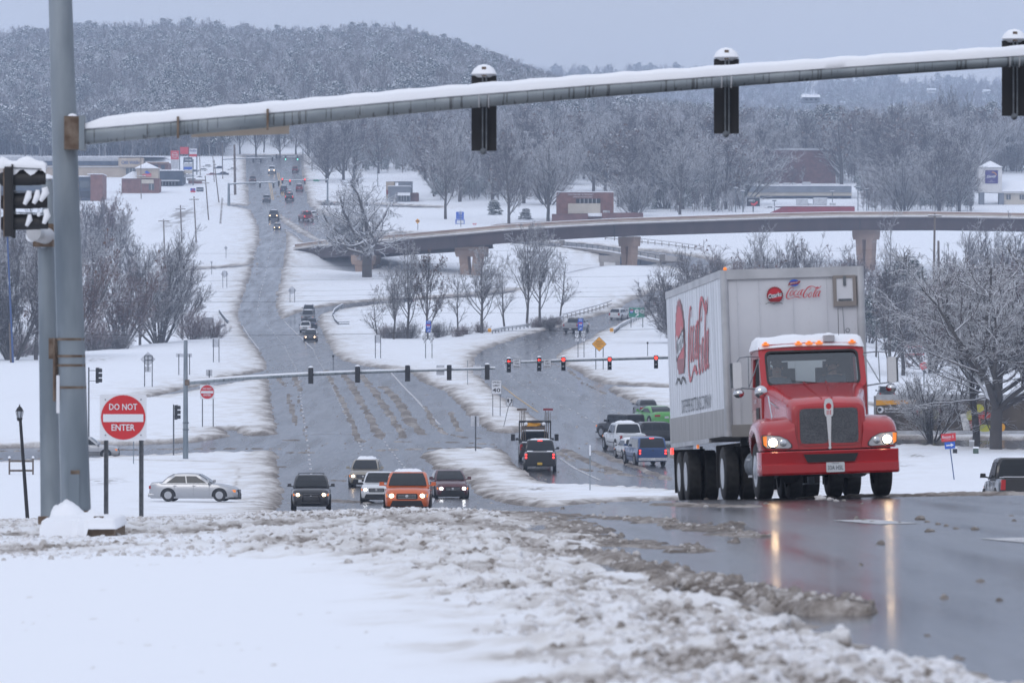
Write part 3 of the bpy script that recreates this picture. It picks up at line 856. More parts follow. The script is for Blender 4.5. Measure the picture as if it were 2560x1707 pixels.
def grow(P, D, L, R, nseg, wig, up, rs, taper=.35):
    """polylines for N branches at once: returns pts (N,nseg+1,3), radii (N,nseg+1)"""
    N = len(P)
    pts = np.empty((N, nseg + 1, 3)); pts[:, 0] = P
    d = D.copy(); p = P.copy()
    for i in range(nseg):
        d = unit(d + rs.normal(0, wig, (N, 3)) + np.array([0, 0, up]))
        p = p + d * (L / nseg)[:, None]
        pts[:, i + 1] = p
    rr = R[:, None] * np.linspace(1, taper, nseg + 1)[None]
    return pts, rr
def spawn(pts, rr, k, t0, t1, ang, ang_sd, lratio, L, rs, rratio=.6, rmin=.01, taper_len=.5, flat=0.0):
    N, S_, _ = pts.shape
    t = rs.uniform(t0, t1, (N, k))
    t = np.sort(t, 1)
    f = t * (S_ - 1); i = np.minimum(f.astype(int), S_ - 2); w = (f - i)[..., None]
    ar = np.arange(N)[:, None]
    p = pts[ar, i] * (1 - w) + pts[ar, i + 1] * w
    tan = unit(pts[ar, i + 1] - pts[ar, i])
    r = rr[ar, i] * (1 - w[..., 0]) + rr[ar, i + 1] * w[..., 0]
    q = rs.normal(0, 1, (N, k, 3)); q[..., 2] *= (1 - flat)
    q = q - (q * tan).sum(-1, keepdims=True) * tan
    q = unit(q)
    a = np.clip(rs.normal(ang, ang_sd, (N, k)), .15, 2.0)[..., None]
    d = tan * np.cos(a) + q * np.sin(a)
    Lc = L[:, None] * lratio * rs.uniform(.65, 1.25, (N, k)) * (1 - taper_len * t)
    R = np.maximum(r * rratio, rmin)
    return p.reshape(-1, 3), d.reshape(-1, 3), Lc.reshape(-1), R.reshape(-1)
def tubes(parts, name, mats, sides):
    """parts: list of (pts, rr, sides)"""
    VV = []; FF = []; off = 0
    for pts, rr, s in parts:
        N, K, _ = pts.shape
        ax = unit(pts[:, -1] - pts[:, 0])
        ref = np.where(np.abs(ax[:, 2:3]) < .9, np.array([[0, 0, 1.0]]), np.array([[1.0, 0, 0]]))
        u = unit(np.cross(ax, ref)); v = np.cross(ax, u)
        a = 2 * PI * np.arange(s) / s + .3
        ring = u[:, None] * np.cos(a)[None, :, None] + v[:, None] * np.sin(a)[None, :, None]
        co = pts[:, :, None] + ring[:, None] * rr[:, :, None, None]
        VV.append(co.reshape(-1, 3))
        b = (np.arange(N) * K * s)[:, None, None] + (np.arange(K - 1) * s)[None, :, None]
        kk = np.arange(s)[None, None]; k2 = (np.arange(s) + 1) % s
        A = b + kk; B = b + k2[None, None]
        FF.append(np.stack([A, B, B + s, A + s], -1).reshape(-1, 4) + off)
        off += N * K * s
    me = bpy.data.meshes.new(name)
    grid_mesh(me, np.concatenate(VV), np.concatenate(FF), False)
    me.materials.append(M[mats])
    return me

def tree_mesh(seed, H, form='broad', twig='bark', dens=1.0, thick=.02, leaf=None, trunk_r=None):
    rs = np.random.RandomState(seed)
    tr = trunk_r or H * .022
    A = np.array
    if form == 'broad':        # oak-like: short trunk, wide limbs
        P0 = A([[0, 0, -.3]]); p0, r0 = grow(P0, A([[0.02, 0, 1.0]]), A([H * .42]), A([tr * 1.2]), 5, .04, .1, rs, .75)
        l1 = spawn(p0, r0, int(12), .5, 1.0, .85, .28, 1.42, A([H * .42]), rs, .60, .05, .05)
        p1, r1 = grow(*l1, 7, .16, .085, rs, .3)
        l2 = spawn(p1, r1, int(9 * dens), .22, 1.0, .80, .25, .52, l1[2], rs, .55, .03, .35)
        p2, r2 = grow(*l2, 6, .20, .05, rs, .35)
        l3 = spawn(p2, r2, int(8 * dens), .15, 1.0, .80, .3, .44, l2[2], rs, .55, thick * .9, .3)
        p3, r3 = grow(*l3, 4, .24, .04, rs, .5)
        l4 = spawn(p3, r3, int(6 * dens), .15, 1.0, .80, .3, .52, l3[2], rs, .6, thick * .7, .3)
        p4, r4 = grow(*l4, 2, .25, .03, rs, .6)
        tk = [(p0, r0, 9), (p1, r1, 6)]; cr_ = [(p2, r2, 4), (p3, r3, 3), (p4, r4, 3)]
    elif form == 'oval':       # the usual street tree: ascending branches, rounded outline
        p0, r0 = grow(A([[0, 0, -.3]]), A([[0, 0, 1.0]]), A([H * .92]), A([tr]), 8, .045, .12, rs, .15)
        l1 = spawn(p0, r0, int(24), .14, .93, .72, .20, .62, A([H * .92]), rs, .5, .035, .60)
        p1, r1 = grow(*l1, 6, .12, .10, rs, .3)
        l2 = spawn(p1, r1, int(10 * dens), .18, 1.0, .65, .2, .42, l1[2], rs, .5, .022, .35)
        p2, r2 = grow(*l2, 4, .16, .08, rs, .4)
        l3 = spawn(p2, r2, int(6 * dens), .15, 1.0, .60, .25, .50, l2[2], rs, .6, thick * .8, .3)
        p3, r3 = grow(*l3, 2, .2, .06, rs, .5)
        l4 = spawn(p3, r3, int(4.3 * dens), .2, 1.0, .6, .25, .5, l3[2], rs, .7, thick * .7, .3)
        p4, r4 = grow(*l4, 2, .2, .05, rs, .7)
        tk = [(p0, r0, 7), (p1, r1, 4)]; cr_ = [(p2, r2, 3), (p3, r3, 3), (p4, r4, 3)]
    elif form == 'vase':       # many stems from the ground, fanning out
        n = 15
        az = rs.uniform(0, 2 * PI, n); sp = rs.uniform(.1, 1.0, n)
        D0 = np.stack([np.cos(az) * sp, np.sin(az) * sp, np.ones(n)], 1)
        P0 = np.stack([np.cos(az) * .25, np.sin(az) * .25, np.full(n, -.3)], 1)
        L0 = rs.uniform(.80, 1.0, n) * H * .92
        p0, r0 = grow(P0, unit(D0), L0, np.full(n, tr * .50), 7, .09, .05, rs, .22)
        l1 = spawn(p0, r0, int(12), .12, .97, .62, .2, .42, L0, rs, .5, .026, .4)
        p1, r1 = grow(*l1, 5, .13, .10, rs, .3)
        l2 = spawn(p1, r1, int(8 * dens), .1, 1.0, .62, .2, .45, l1[2], rs, .55, thick, .3)
        p2, r2 = grow(*l2, 3, .16, .08, rs, .45)
        l3 = spawn(p2, r2, int(5 * dens), .1, 1.0, .62, .25, .5, l2[2], rs, .7, thick * .75, .3)
        p3, r3 = grow(*l3, 2, .18, .07, rs, .6)
        p4 = p3; tk = [(p0, r0, 5), (p1, r1, 3)]; cr_ = [(p2, r2, 3), (p3, r3, 3)]
    elif form == 'sapling':    # thin open tree with long ascending limbs
        p0, r0 = grow(A([[0, 0, -.3]]), A([[rs.normal(0, .08), 0, 1.0]]), A([H * .95]), A([tr * .62]), 9, .05, .10, rs, .12)
        l1 = spawn(p0, r0, 19, .16, .96, .62, .15, .48, A([H * .95]), rs, .5, .026, .5)
        p1, r1 = grow(*l1, 6, .10, .10, rs, .25)
        l2 = spawn(p1, r1, int(9 * dens), .15, 1.0, .65, .2, .42, l1[2], rs, .5, thick, .35)
        p2, r2 = grow(*l2, 4, .15, .06, rs, .4)
        l3 = spawn(p2, r2, int(5 * dens), .15, 1.0, .6, .25, .5, l2[2], rs, .7, thick * .75, .3)
        p3, r3 = grow(*l3, 3, .2, .05, rs, .6)
        p4 = p3; tk = [(p0, r0, 6), (p1, r1, 4)]; cr_ = [(p2, r2, 3), (p3, r3, 3)]
    elif form == 'shrub':
        n = 60
        az = rs.uniform(0, 2 * PI, n); sp = rs.uniform(.05, 1.1, n)
        D0 = np.stack([np.cos(az) * sp, np.sin(az) * sp, np.ones(n)], 1)
        P0 = np.stack([np.cos(az) * sp * H * .3, np.sin(az) * sp * H * .3, np.full(n, -.2)], 1)
        L0 = rs.uniform(.7, 1.05, n) * H
        p0, r0 = grow(P0, unit(D0), L0, np.full(n, tr * .4), 6, .10, .04, rs, .25)
        l1 = spawn(p0, r0, int(12 * dens), .15, 1.0, .6, .2, .35, L0, rs, .6, thick, .3)
        p1, r1 = grow(*l1, 4, .16, .05, rs, .4)
        l2 = spawn(p1, r1, int(7 * dens), .1, 1.0, .6, .2, .5, l1[2], rs, .7, thick * .75, .3)
        p2, r2 = grow(*l2, 3, .2, .04, rs, .6)
        p4 = p2; tk = [(p0, r0, 4)]; cr_ = [(p1, r1, 3), (p2, r2, 3)]
    trunk = tubes(tk, 'trunk', 'trunk', 6)
    crown = tubes(cr_, 'crown', twig, 3)
    res = [('trunk', trunk), ('crown', crown)]
    if leaf:
        tips = p4[:, -1]
        sel = tips[rs.rand(len(tips)) < leaf]
        if form in ('oval', 'sapling'): sel = sel[sel[:, 2] > H * .35]
        res.append(('dry_leaves', leaf_mesh(sel, rs, .16, 'leaf_brown')))
    return res
def leaf_mesh(c, rs, s, m, per=1, name='leaves', spread=0.0):
    c = np.repeat(c, per, 0)
    if spread: c = c + rs.normal(0, spread, c.shape)
    N = len(c)
    u = unit(rs.normal(0, 1, (N, 3))); v = unit(np.cross(u, rs.normal(0, 1, (N, 3))))
    sz = s * rs.uniform(.5, 1.4, (N, 1))
    V = np.stack([c - u * sz, c + v * sz * .6, c + u * sz, c - v * sz * .6], 1).reshape(-1, 3)
    Fq = np.arange(N * 4).reshape(N, 4)
    me = bpy.data.meshes.new(name)
    grid_mesh(me, V, Fq, False)
    me.materials.append(M[m])
    return me
def evergreen(seed, H, Wd, form='pine', n=9000):
    rs = np.random.RandomState(seed)
    p0, r0 = grow(np.array([[0, 0, -.3]]), np.array([[0, 0, 1.0]]), np.array([H * .95]), np.array([H * .02]), 6, .03, .1, rs, .2)
    if form == 'pine':
        t = rs.uniform(.32, 1.0, 46); prof = np.sin(np.clip((t - .25) / .75, 0, 1) * PI * .93 + .15) ** .6
    else:
        t = rs.uniform(.02, 1.0, 70); prof = (1 - t) ** .7 * .9 + .1
    az = rs.uniform(0, 2 * PI, len(t)); rad = Wd / 2 * prof * rs.uniform(.35, 1.0, len(t))
    C = np.stack([np.cos(az) * rad, np.sin(az) * rad, t * H], 1)
    bs = np.stack([np.zeros(len(t)), np.zeros(len(t)), t * H * .93], 1)
    lb = np.linalg.norm(C - bs, axis=1)
    p1, r1 = grow(bs, unit(C - bs), lb, np.full(len(t), .05), 4, .06, .02, rs, .4)
    cl = np.repeat(C, n // len(t), 0)
    q = unit(rs.normal(0, 1, cl.shape)) * (rs.rand(len(cl), 1) ** .4) * np.array([1, 1, .55]) * (Wd * .155)
    return [('trunk', tubes([(p0, r0, 6), (p1, r1, 3)], 'trunk', 'trunk', 5)), ('crown', leaf_mesh(cl + q, rs, Wd * .035, 'needles', name='crown'))]

_protos = {}
def proto(key, *a, **k):
    if key not in _protos: _protos[key] = a[0](*a[1:], **k)
    return _protos[key]
def plant(name, parts, x, y, z, label, cat='tree', group=None, s=1.0, rz=0.0, sx=1.0):
    o = empty(name, (x, y, z), rz, 1.0, label, cat, group)
    o.scale = (s * sx, s * sx, s)
    for nm, me in parts: link(nm, me, o)
    return o
# prototypes, all 10 m tall unless noted
T = {}
M['bark_heavy'] = snowtop('oak_twigs_heavy_snow', (0.05, 0.042, 0.04), (0.09, 0.075, 0.07), thr=.02, soft=.3, scale=.8, amount=.8)
T['oak'] = tree_mesh(8, 14.0, 'broad', 'bark_heavy', 1.0, .036, trunk_r=.52)
T['oval1'] = tree_mesh(5, 10, 'oval', 'bark', 1.0, .022)
T['oval2'] = tree_mesh(6, 10, 'oval', 'bark_snowy', 1.0, .022)
T['oval3'] = tree_mesh(9, 10, 'oval', 'bark', .9, .022, leaf=.10)
T['vase1'] = tree_mesh(12, 10, 'vase', 'bark', 1.0, .020)
T['vase2'] = tree_mesh(13, 10, 'vase', 'bark_snowy', 1.0, .021)
T['vase3'] = tree_mesh(14, 10, 'vase', 'bark_red', 1.0, .021, leaf=.12)
T['sap1'] = tree_mesh(21, 10, 'sapling', 'bark_snowy', .9, .020)
T['sap2'] = tree_mesh(22, 10, 'sapling', 'bark', .9, .020, leaf=.12)
T['sap3'] = tree_mesh(23, 10, 'sapling', 'bark_snowy', .9, .020)
T['shrub1'] = tree_mesh(31, 5, 'shrub', 'bark', 1.0, .018)
T['shrub2'] = tree_mesh(32, 5, 'shrub', 'bark_red', .9, .018)
T['near'] = tree_mesh(45, 10, 'broad', 'bark_snowy', 1.3, .017, trunk_r=.20)
T['pine1'] = evergreen(51, 14, 8, 'pine')
T['pine2'] = evergreen(52, 14, 7, 'pine')
T['cedar'] = evergreen(53, 8, 6, 'cone')
Hh = {'oak': 14.0, 'shrub1': 5, 'shrub2': 5, 'pine1': 14, 'pine2': 14, 'cedar': 8}

def tree_px(kind, px, pyb, hpx, label, name='bare_tree', cat='tree', group=None, Y=None, wide=1.0, rz=None, sink=0.0):
    Y = Y or far_Y(pyb)
    x = (px - CX) / F * Y
    z = gz(x, Y)
    top = (CY - (pyb - hpx)) / F * Y
    h = max(top - z, 1.0)
    return plant(name, T[kind], x, Y, z - sink, label, cat, group, h / Hh.get(kind, 10), rnd.uniform(0, 6.28) if rz is None else rz, wide)

tree_px('oak', 918, 686, 250, 'large spreading snow-covered oak in front of the left end of the overpass', 'oak_tree', rz=.6, wide=1.15, Y=928)
# thin trees in the hollow between the two roads
for i, (kd, px, py, h, lb, wd) in enumerate([('oval2', 985, 852, 175, 'thin bare tree at the left end of the hollow, beside the curving ramp', .85), ('oval2', 1020, 850, 225, 'bare tree with a leaning trunk in the hollow behind the blue interstate sign', .8),
        ('oval3', 1068, 852, 215, 'small tree still holding brown leaves on top, behind the route shields', .75), ('oval2', 1205, 836, 200, 'bare multi-branched tree in the hollow, left of the two tallest ones', 1.0),
        ('sap3', 1262, 826, 170, 'low bare tree between the taller pair in the hollow', .9), ('oval2', 1318, 812, 235, 'tall bare tree with brown twigs at its top below the tan bridge pier', .72),
        ('oval2', 1350, 806, 225, 'tall pale snowy tree next to the guardrail, rightmost in the hollow', .75), ('sap2', 1400, 792, 150, 'bushy bare tree leaning over the guardrail bend', .8),
        ('sap2', 945, 842, 120, 'short bare tree beside the curved concrete rail', .8), ('sap1', 1145, 842, 150, 'low snowy tree in the middle of the hollow', 1.0)]):
    tree_px(kd, px, py, h, lb, 'bare_tree', group='thin bare trees in the hollow', wide=wd * (1.45 if kd[0] == 's' else 1.0))
for i in range(12):
    px = rnd.uniform(930, 1400); py = 838 - (px - 1150) * .07 * (px > 1150) + rnd.uniform(-10, 8)
    tree_px(rnd.choice(['shrub1', 'shrub2']), px, py, rnd.uniform(16, 34), 'low snowy brush growing at the foot of the thin trees in the hollow', 'bush', 'bush', 'low brush in the hollow')
# the big rounded bushes on the left
LEFT = [('vase2', 400, 858, 300, 'largest dense upright tree on the left with a rounded snowy crown', 1.0), ('oval1', 455, 838, 220, 'twiggy tree at the right edge of the left thicket, beside the road signs', .8), ('vase3', 300, 868, 225, 'reddish twiggy tree in front of the large rounded one', .9),
        ('oval2', 235, 872, 260, 'pale snowy tree just right of the near steel mast', .8), ('oval1', 350, 862, 190, 'dark twiggy tree low in the front of the left thicket', .9), ('oval2', 90, 905, 330, 'snowy tree between the leaning steel pole and the near masts', .8),
        ('vase1', 30, 905, 340, 'dense bare tree at the left edge behind the leaning steel pole', .8), ('vase3', 160, 895, 300, 'reddish tree mostly hidden by the two near steel masts', .8), ('vase2', -30, 905, 320, 'snowy tree cut by the left edge of the picture', .8)]
for kd, px, py, h, lb, wd in LEFT:
    tree_px(kd, px, py, h, lb, 'bare_tree', group='trees of the left thicket', wide=wd)
for kd, px, py, h, lb, wd in [('vase3', 262, 640, 165, 'tree with rust-brown leaves on top below the brick building', .85), ('vase1', 225, 655, 150, 'grey twiggy tree left of the rust-brown one', .9), ('oval2', 300, 690, 150, 'pale snowy tree below the rust-brown one', .9), ('vase1', 120, 660, 150, 'grey tree behind the signal head on the near mast', .9), ('vase2', 40, 670, 150, 'pale snowy tree at the left edge behind the near signal head', .9),
                              ('vase2', 180, 700, 160, 'snowy tree behind the near masts, lower row', .9), ('oval2', 250, 745, 170, 'snowy tree in the middle of the left slope', .9), ('vase1', 340, 730, 130, 'grey tree behind the largest rounded tree', .9), ('vase1', 80, 750, 190, 'bare tree in the middle row at the left edge', .9)]:
    tree_px(kd, px, py, h, lb, 'bare_tree', group='trees on the slope below the brick building', wide=wd)
for i in range(10):
    px = rnd.uniform(0, 560)
    py = 902 - px * .10 + rnd.uniform(-6, 4)
    tree_px(rnd.choice(['shrub1', 'shrub2']), px, py, rnd.uniform(35, 75), 'low brushwood along the foot of the left thicket', 'bush', 'bush', 'brush at the foot of the left thicket')
# right of the ramp, behind the trailer
for kd, px, py, h, lb, wd in [('vase1', 1700, 862, 195, 'rounded brown bush directly left of the trailer, over the ramp', 1.25), ('vase1', 1770, 845, 215, 'bushy bare tree just above the left corner of the trailer', 1.2), ('vase3', 1840, 840, 225, 'brown-tinged bare tree above the trailer roof', 1.1), ('vase2', 1930, 835, 255, 'snowy bare tree sticking up above the middle of the trailer roof', .9),
                              ('vase1', 2020, 830, 230, 'grey bare tree above the front of the trailer roof', 1.0), ('vase3', 2110, 830, 215, 'brown twiggy tree in front of the right bridge pier', 1.0), ('vase1', 2170, 840, 190, 'grey twiggy tree at the right corner of the trailer roof', .9),
                              ('sap1', 1905, 800, 230, 'thin bare tree reaching up to the bridge girder', .8), ('sap3', 2228, 800, 260, 'vine-covered thin tree crossing the bridge girder', .6)]:
    tree_px(kd, px, py, h, lb, 'bare_tree', group='trees behind the trailer', wide=wd)
tree_px('cedar', 2262, 850, 205, 'green snowy evergreen standing right of the trailer', 'evergreen_tree', group=None, wide=.95)
tree_px('pine2', 2190, 870, 150, 'dark evergreen half hidden behind the trailer corner', 'evergreen_tree', wide=.8)
for kd, px, py, h, lb, wd in [('oval2', 2258, 905, 250, 'bare tree with a forked dark trunk behind the right mirror', .9), ('oval1', 2225, 908, 230, 'bare tree with a crooked trunk next to the right mirror', .9), ('vase3', 2330, 900, 230, 'brown twiggy tree behind the stop sign', .9), ('vase1', 2420, 890, 260, 'tall grey tree right of the stop sign', .9), ('vase3', 2520, 890, 280, 'brown bare tree at the right edge', .9),
                              ('vase2', 2470, 760, 220, 'bare tree in front of the overpass below the white motel tower', .8), ('vase1', 2560, 780, 230, 'bare tree in front of the overpass at the right edge', .9), ('vase1', 2370, 780, 110, 'low brown tree below the overpass next to the wooden pole', 1.2),
                              ('vase3', 2460, 800, 150, 'reddish tree low below the overpass', 1.1), ('vase2', 2290, 790, 120, 'snowy bush-like tree left of the wooden pole', 1.1)]:
    tree_px(kd, px, py, h, lb, 'bare_tree', group='trees of the right thicket', wide=wd)
tree_px('near', 2490, 1132, 520, 'big snow-laden tree standing in front of the food trailer at the right', 'bare_tree', wide=1.35, rz=2.2)
tree_px('oval2', 2440, 1120, 430, 'second snow-laden tree just left of and behind the big one by the food trailer', 'bare_tree', wide=1.15)
tree_px('oval2', 2590, 1118, 470, 'snowy tree cut by the right edge of the picture, above the parked black pickup', 'bare_tree', wide=1.1)
tree_px('vase2', 2330, 1104, 190, 'low snowy tree with thin twigs hanging over the printed trailer side', 'bare_tree', wide=1.2)

# woodland belt behind the overpass
BELT = [('oval2', 1114, 551, 205, 'tall bare tree with a pink band round its trunk, beside the blue sign', .9), ('oval1', 1272, 562, 205, 'tall bare tree just above the overpass, left of the brick clinic', .95), ('oval2', 1370, 556, 195, 'wide snowy tree in front of the brick clinic', 1.1), ('vase2', 1586, 543, 110, 'low snowy tree right of the brick clinic', 1.3),
        ('oval2', 1700, 540, 190, 'bare snowy tree behind the overpass left of the chili sign', 1.0), ('oval1', 1640, 525, 180, 'bare tree between the clinic and the chili sign', 1.0), ('oval3', 1545, 520, 170, 'brown-leaved tree behind the clinic', 1.0), ('oval1', 885, 507, 110, 'dark forked tree beside the far signal mast', .8)]
for kd, px, py, h, lb, wd in BELT:
    tree_px(kd, px, py, h, lb, 'bare_tree', group='trees along the overpass', wide=wd)
kinds = ['oval1', 'oval2', 'oval3', 'oval1', 'oval2', 'oval2', 'vase2', 'oval3', 'oval1']
cnt = 0
for row, (pyb, n, hmin, hmax) in enumerate([(532, 30, 12, 16), (516, 24, 13, 18), (486, 32, 13, 18), (458, 38, 13, 18), (432, 42, 12, 17), (410, 46, 12, 16), (394, 46, 11, 15)]):
    for i in range(n):
        px = 800 + (2680 - 800) * (i + rnd.uniform(.1, .9)) / n
        py = pyb + rnd.uniform(-9, 9)
        if px < 1000 and py > 420: px += 0; 
        if 800 < px < 1080 and py > 462: continue
        if 960 < px < 1045 and py > 440: continue
        if row == 0 and px < 1570: continue
        if 1390 < px < 1540 and py > 490: continue
        if 1880 < px < 2160 and py > 468: continue
        if 2420 < px < 2640 and py > 440: continue
        Y = far_Y(py); h = rnd.uniform(hmin, hmax)
        if 1860 < px < 2130 and row >= 4: h *= .62
        kd = rnd.choice(kinds)
        x = (px - CX) / F * Y
        plant('bare_tree', T[kd], x, Y, gz(x, Y) - .2, 'bare snow-dusted tree in the woodland behind the overpass and the far shops', 'tree', 'trees of the woodland behind the overpass', h / 10, rnd.uniform(0, 6.28), rnd.uniform(1.0, 1.35))
for kd, px, py, h, lb, wd in [('pine1', 2010, 372, 82, 'left one of two snowy pines standing above the brick store', 1.0), ('pine2', 2062, 372, 112, 'taller right one of two snowy pines above the brick store', 1.0), ('pine2', 2482, 345, 92, 'dark pine behind the right-hand signal back', .6), ('pine1', 1700, 478, 118, 'snowy pine among the bare trees above the chili sign', .9), ('cedar', 2385, 425, 110, 'dark evergreen below the tall reddish tree', .6),
                              ('pine1', 60, 385, 150, 'snowy pine on the hillside behind the near mast, left', 1.0), ('pine2', 110, 388, 110, 'snowy pine beside the near mast on the hillside', 1.0), ('pine1', 250, 380, 130, 'snowy pine right of the near mast above the car wash', 1.0), ('cedar', 1235, 540, 40, 'small green shrub at the foot of the clinic', 1.5), ('cedar', 1315, 552, 30, 'round snowy evergreen shrub by the clinic wall', 1.8)]:
    Yp = {345: 1640, 372: 1590, 385: 1640, 388: 1620, 380: 1650}.get(py)
    tree_px(kd, px, py, h, lb, 'evergreen_tree', wide=wd, Y=Yp)
tree_px('vase1', 2375, 400, 175, 'tall dark bare tree rising above the wood at the right', 'bare_tree', wide=.75, Y=1560)
tree_px('vase3', 2410, 400, 130, 'rounded reddish-brown tree in front of the tall dark one', 'bare_tree', wide=.8, Y=1540)
for i in range(16):
    px = [640, 600, 660, 700, 740, 770, 800, 830, 850, 820, 780, 520, 560, 480, 440, 860][i]; py = [392, 388, 384, 390, 388, 392, 400, 410, 430, 452, 385, 380, 384, 380, 384, 395][i]
    kd = rnd.choice(kinds); Y = far_Y(py); x = (px - CX) / F * Y
    plant('bare_tree', T[kd], x, Y, gz(x, Y) - .2, 'bare snowy tree near the end of the highway at the foot of the mountain', 'tree', 'trees at the far end of the highway', rnd.uniform(1.0, 1.4), rnd.uniform(0, 6.28), 1.0)

# ---------------------------------------------------------------- the wood that covers the mountain: one mass
def wood_template(seed, kind, m):
    rs = np.random.RandomState(seed)
    if kind == 'bare':
        p0, r0 = grow(np.array([[0, 0, -1.]]), np.array([[0, 0, 1.0]]), np.array([11.]), np.array([.17]), 4, .05, .1, rs, .3)
        l1 = spawn(p0, r0, 13, .25, 1.0, .65, .2, .46, np.array([12.]), rs, .5, .06, .5)
        p1, r1 = grow(*l1, 4, .13, .10, rs, .4)
        l2 = spawn(p1, r1, 7, .15, 1.0, .65, .25, .42, l1[2], rs, .6, .042, .3)
        p2, r2 = grow(*l2, 3, .2, .08, rs, .5)
        l3 = spawn(p2, r2, 4, .1, 1.0, .65, .25, .55, l2[2], rs, .8, .034, .3)
        p3, r3 = grow(*l3, 2, .2, .06, rs, .7)
        return tubes([(p0, r0, 4), (p1, r1, 3), (p2, r2, 3), (p3, r3, 3)], 'far_tree', m, 3)
    me = evergreen(seed, 12, 6.5, 'pine', 2600)[1][1]
    return me
wcol = bpy.data.collections.new('far_tree_kinds')
wm = {}
wm['a'] = snowtop('far_twigs', (0.085, 0.068, 0.066), (0.13, 0.105, 0.10), thr=.72, soft=.35, scale=.05, amount=.6)
M['far_a'] = wm['a']
M['far_b'] = snowtop('far_twigs_snowy', (0.08, 0.068, 0.066), (0.12, 0.10, 0.10), thr=.05, soft=.4, scale=.05, amount=.7)
for i, (kd, m) in enumerate([('bare', 'far_a'), ('bare', 'far_a'), ('bare', 'far_b'), ('bare', 'far_a'), ('pine', 'needles'), ('bare', 'far_b')]):
    o = bpy.data.objects.new('far_tree', wood_template(100 + i, kd, m))
    wcol.objects.link(o)
ph = []
def scatter(n, y0, y1, u0, u1, seed):
    rs = np.random.RandomState(seed)
    Y = np.sqrt(rs.uniform(y0 ** 2, y1 ** 2, n)); U = rs.uniform(u0, u1, n); X = (U - CX) / F * Y
    # clearings
    keep = fbm(X / 70, Y / 90, 3, 90) > .30
    X, Y = X[keep], Y[keep]
    return np.stack([X, Y, base(X, Y) - .3], 1)
ph = np.concatenate([scatter(14000, 1575, 2600, -260, 1720, 1), scatter(12000, 1575, 3000, 1250, 2820, 2), scatter(2600, 1480, 1600, -260, 560, 4), scatter(5000, 2900, 4000, 1000, 2820, 3)])
def near_house(p):
    k = np.ones(len(p), bool)
    for px, py, r in [(2022, 252, 20), (2238, 292, 24), (1500, 372, 60), (1510, 350, 40)]:
        u = CX + F * p[:, 0] / p[:, 1]; v = CY - F * p[:, 2] / p[:, 1]
        k &= ~((np.abs(u - px) < r) & (v > py - 4) & (v < py + 30))
    return p[k]
ph = near_house(ph)
me = bpy.data.meshes.new('hillside_wood'); me.vertices.add(len(ph)); me.vertices.foreach_set('co', ph.astype(np.float32).ravel())
wood = link('hillside_wood', me)
tag(wood, 'snow-dusted bare wood covering the mountain and the far ridges', 'wood', kind='stuff')
ng = bpy.data.node_groups.new('wood_scatter', 'GeometryNodeTree')
ng.interface.new_socket('Geometry', in_out='INPUT', socket_type='NodeSocketGeometry')
ng.interface.new_socket('Geometry', in_out='OUTPUT', socket_type='NodeSocketGeometry')
gi = ng.nodes.new('NodeGroupInput'); go_ = ng.nodes.new('NodeGroupOutput')
iop = ng.nodes.new('GeometryNodeInstanceOnPoints'); ci = ng.nodes.new('GeometryNodeCollectionInfo')
ci.inputs['Collection'].default_value = wcol
ci.inputs['Separate Children'].default_value = True
ci.inputs['Reset Children'].default_value = True
rv = ng.nodes.new('FunctionNodeRandomValue'); rv.data_type = 'FLOAT_VECTOR'; rv.inputs[0].default_value = (0, 0, 0); rv.inputs[1].default_value = (0.06, 0.06, 6.28)
rsn = ng.nodes.new('FunctionNodeRandomValue'); rsn.data_type = 'FLOAT'; rsn.inputs[2].default_value = .6; rsn.inputs[3].default_value = 1.2
ri = ng.nodes.new('FunctionNodeRandomValue'); ri.data_type = 'INT'; ri.inputs[4].default_value = 0; ri.inputs[5].default_value = 5
lk = ng.links.new
lk(gi.outputs[0], iop.inputs['Points']); lk(ci.outputs[0], iop.inputs['Instance'])
iop.inputs['Pick Instance'].default_value = True
lk(rv.outputs[0], iop.inputs['Rotation']); lk(rsn.outputs[1], iop.inputs['Scale']); lk(ri.outputs[2], iop.inputs['Instance Index'])
lk(iop.outputs[0], go_.inputs[0])
md = wood.modifiers.new('scatter', 'NODES'); md.node_group = ng
rs_u = np.random.RandomState(77); nU = 7000
Yu = rs_u.uniform(1150, 1570, nU); Uu = rs_u.uniform(790, 2720, nU); Xu = (Uu - CX) / F * Yu; Zu = base(Xu, Yu); Vu = CY - F * Zu / Yu
ku = fbm(Xu / 14, Yu / 40, 3, 95) > .36
for x0, x1, y0 in ((790, 1080, 436), (1080, 1385, 505), (1385, 1545, 478), (1545, 1575, 520), (1860, 2150, 462), (2430, 2720, 440), (1575, 1860, 540)): ku &= ~((Uu > x0) & (Uu < x1) & (Vu > y0))
me = bpy.data.meshes.new('undergrowth'); me.vertices.add(int(ku.sum())); me.vertices.foreach_set('co', np.stack([Xu, Yu, Zu - .3], 1)[ku].astype(np.float32).ravel())
und = link('undergrowth', me); tag(und, 'low snowy thicket filling the ground between the woodland trees behind the shops', 'undergrowth', kind='stuff')
ng2 = ng.copy()
for n_ in ng2.nodes:
    if n_.bl_idname == 'FunctionNodeRandomValue' and n_.data_type == 'FLOAT': n_.inputs[2].default_value = .22; n_.inputs[3].default_value = .62
und.modifiers.new('scatter', 'NODES').node_group = ng2
print('trees done', sum(len(m.polygons) for k, v in T.items() for n_, m in v))
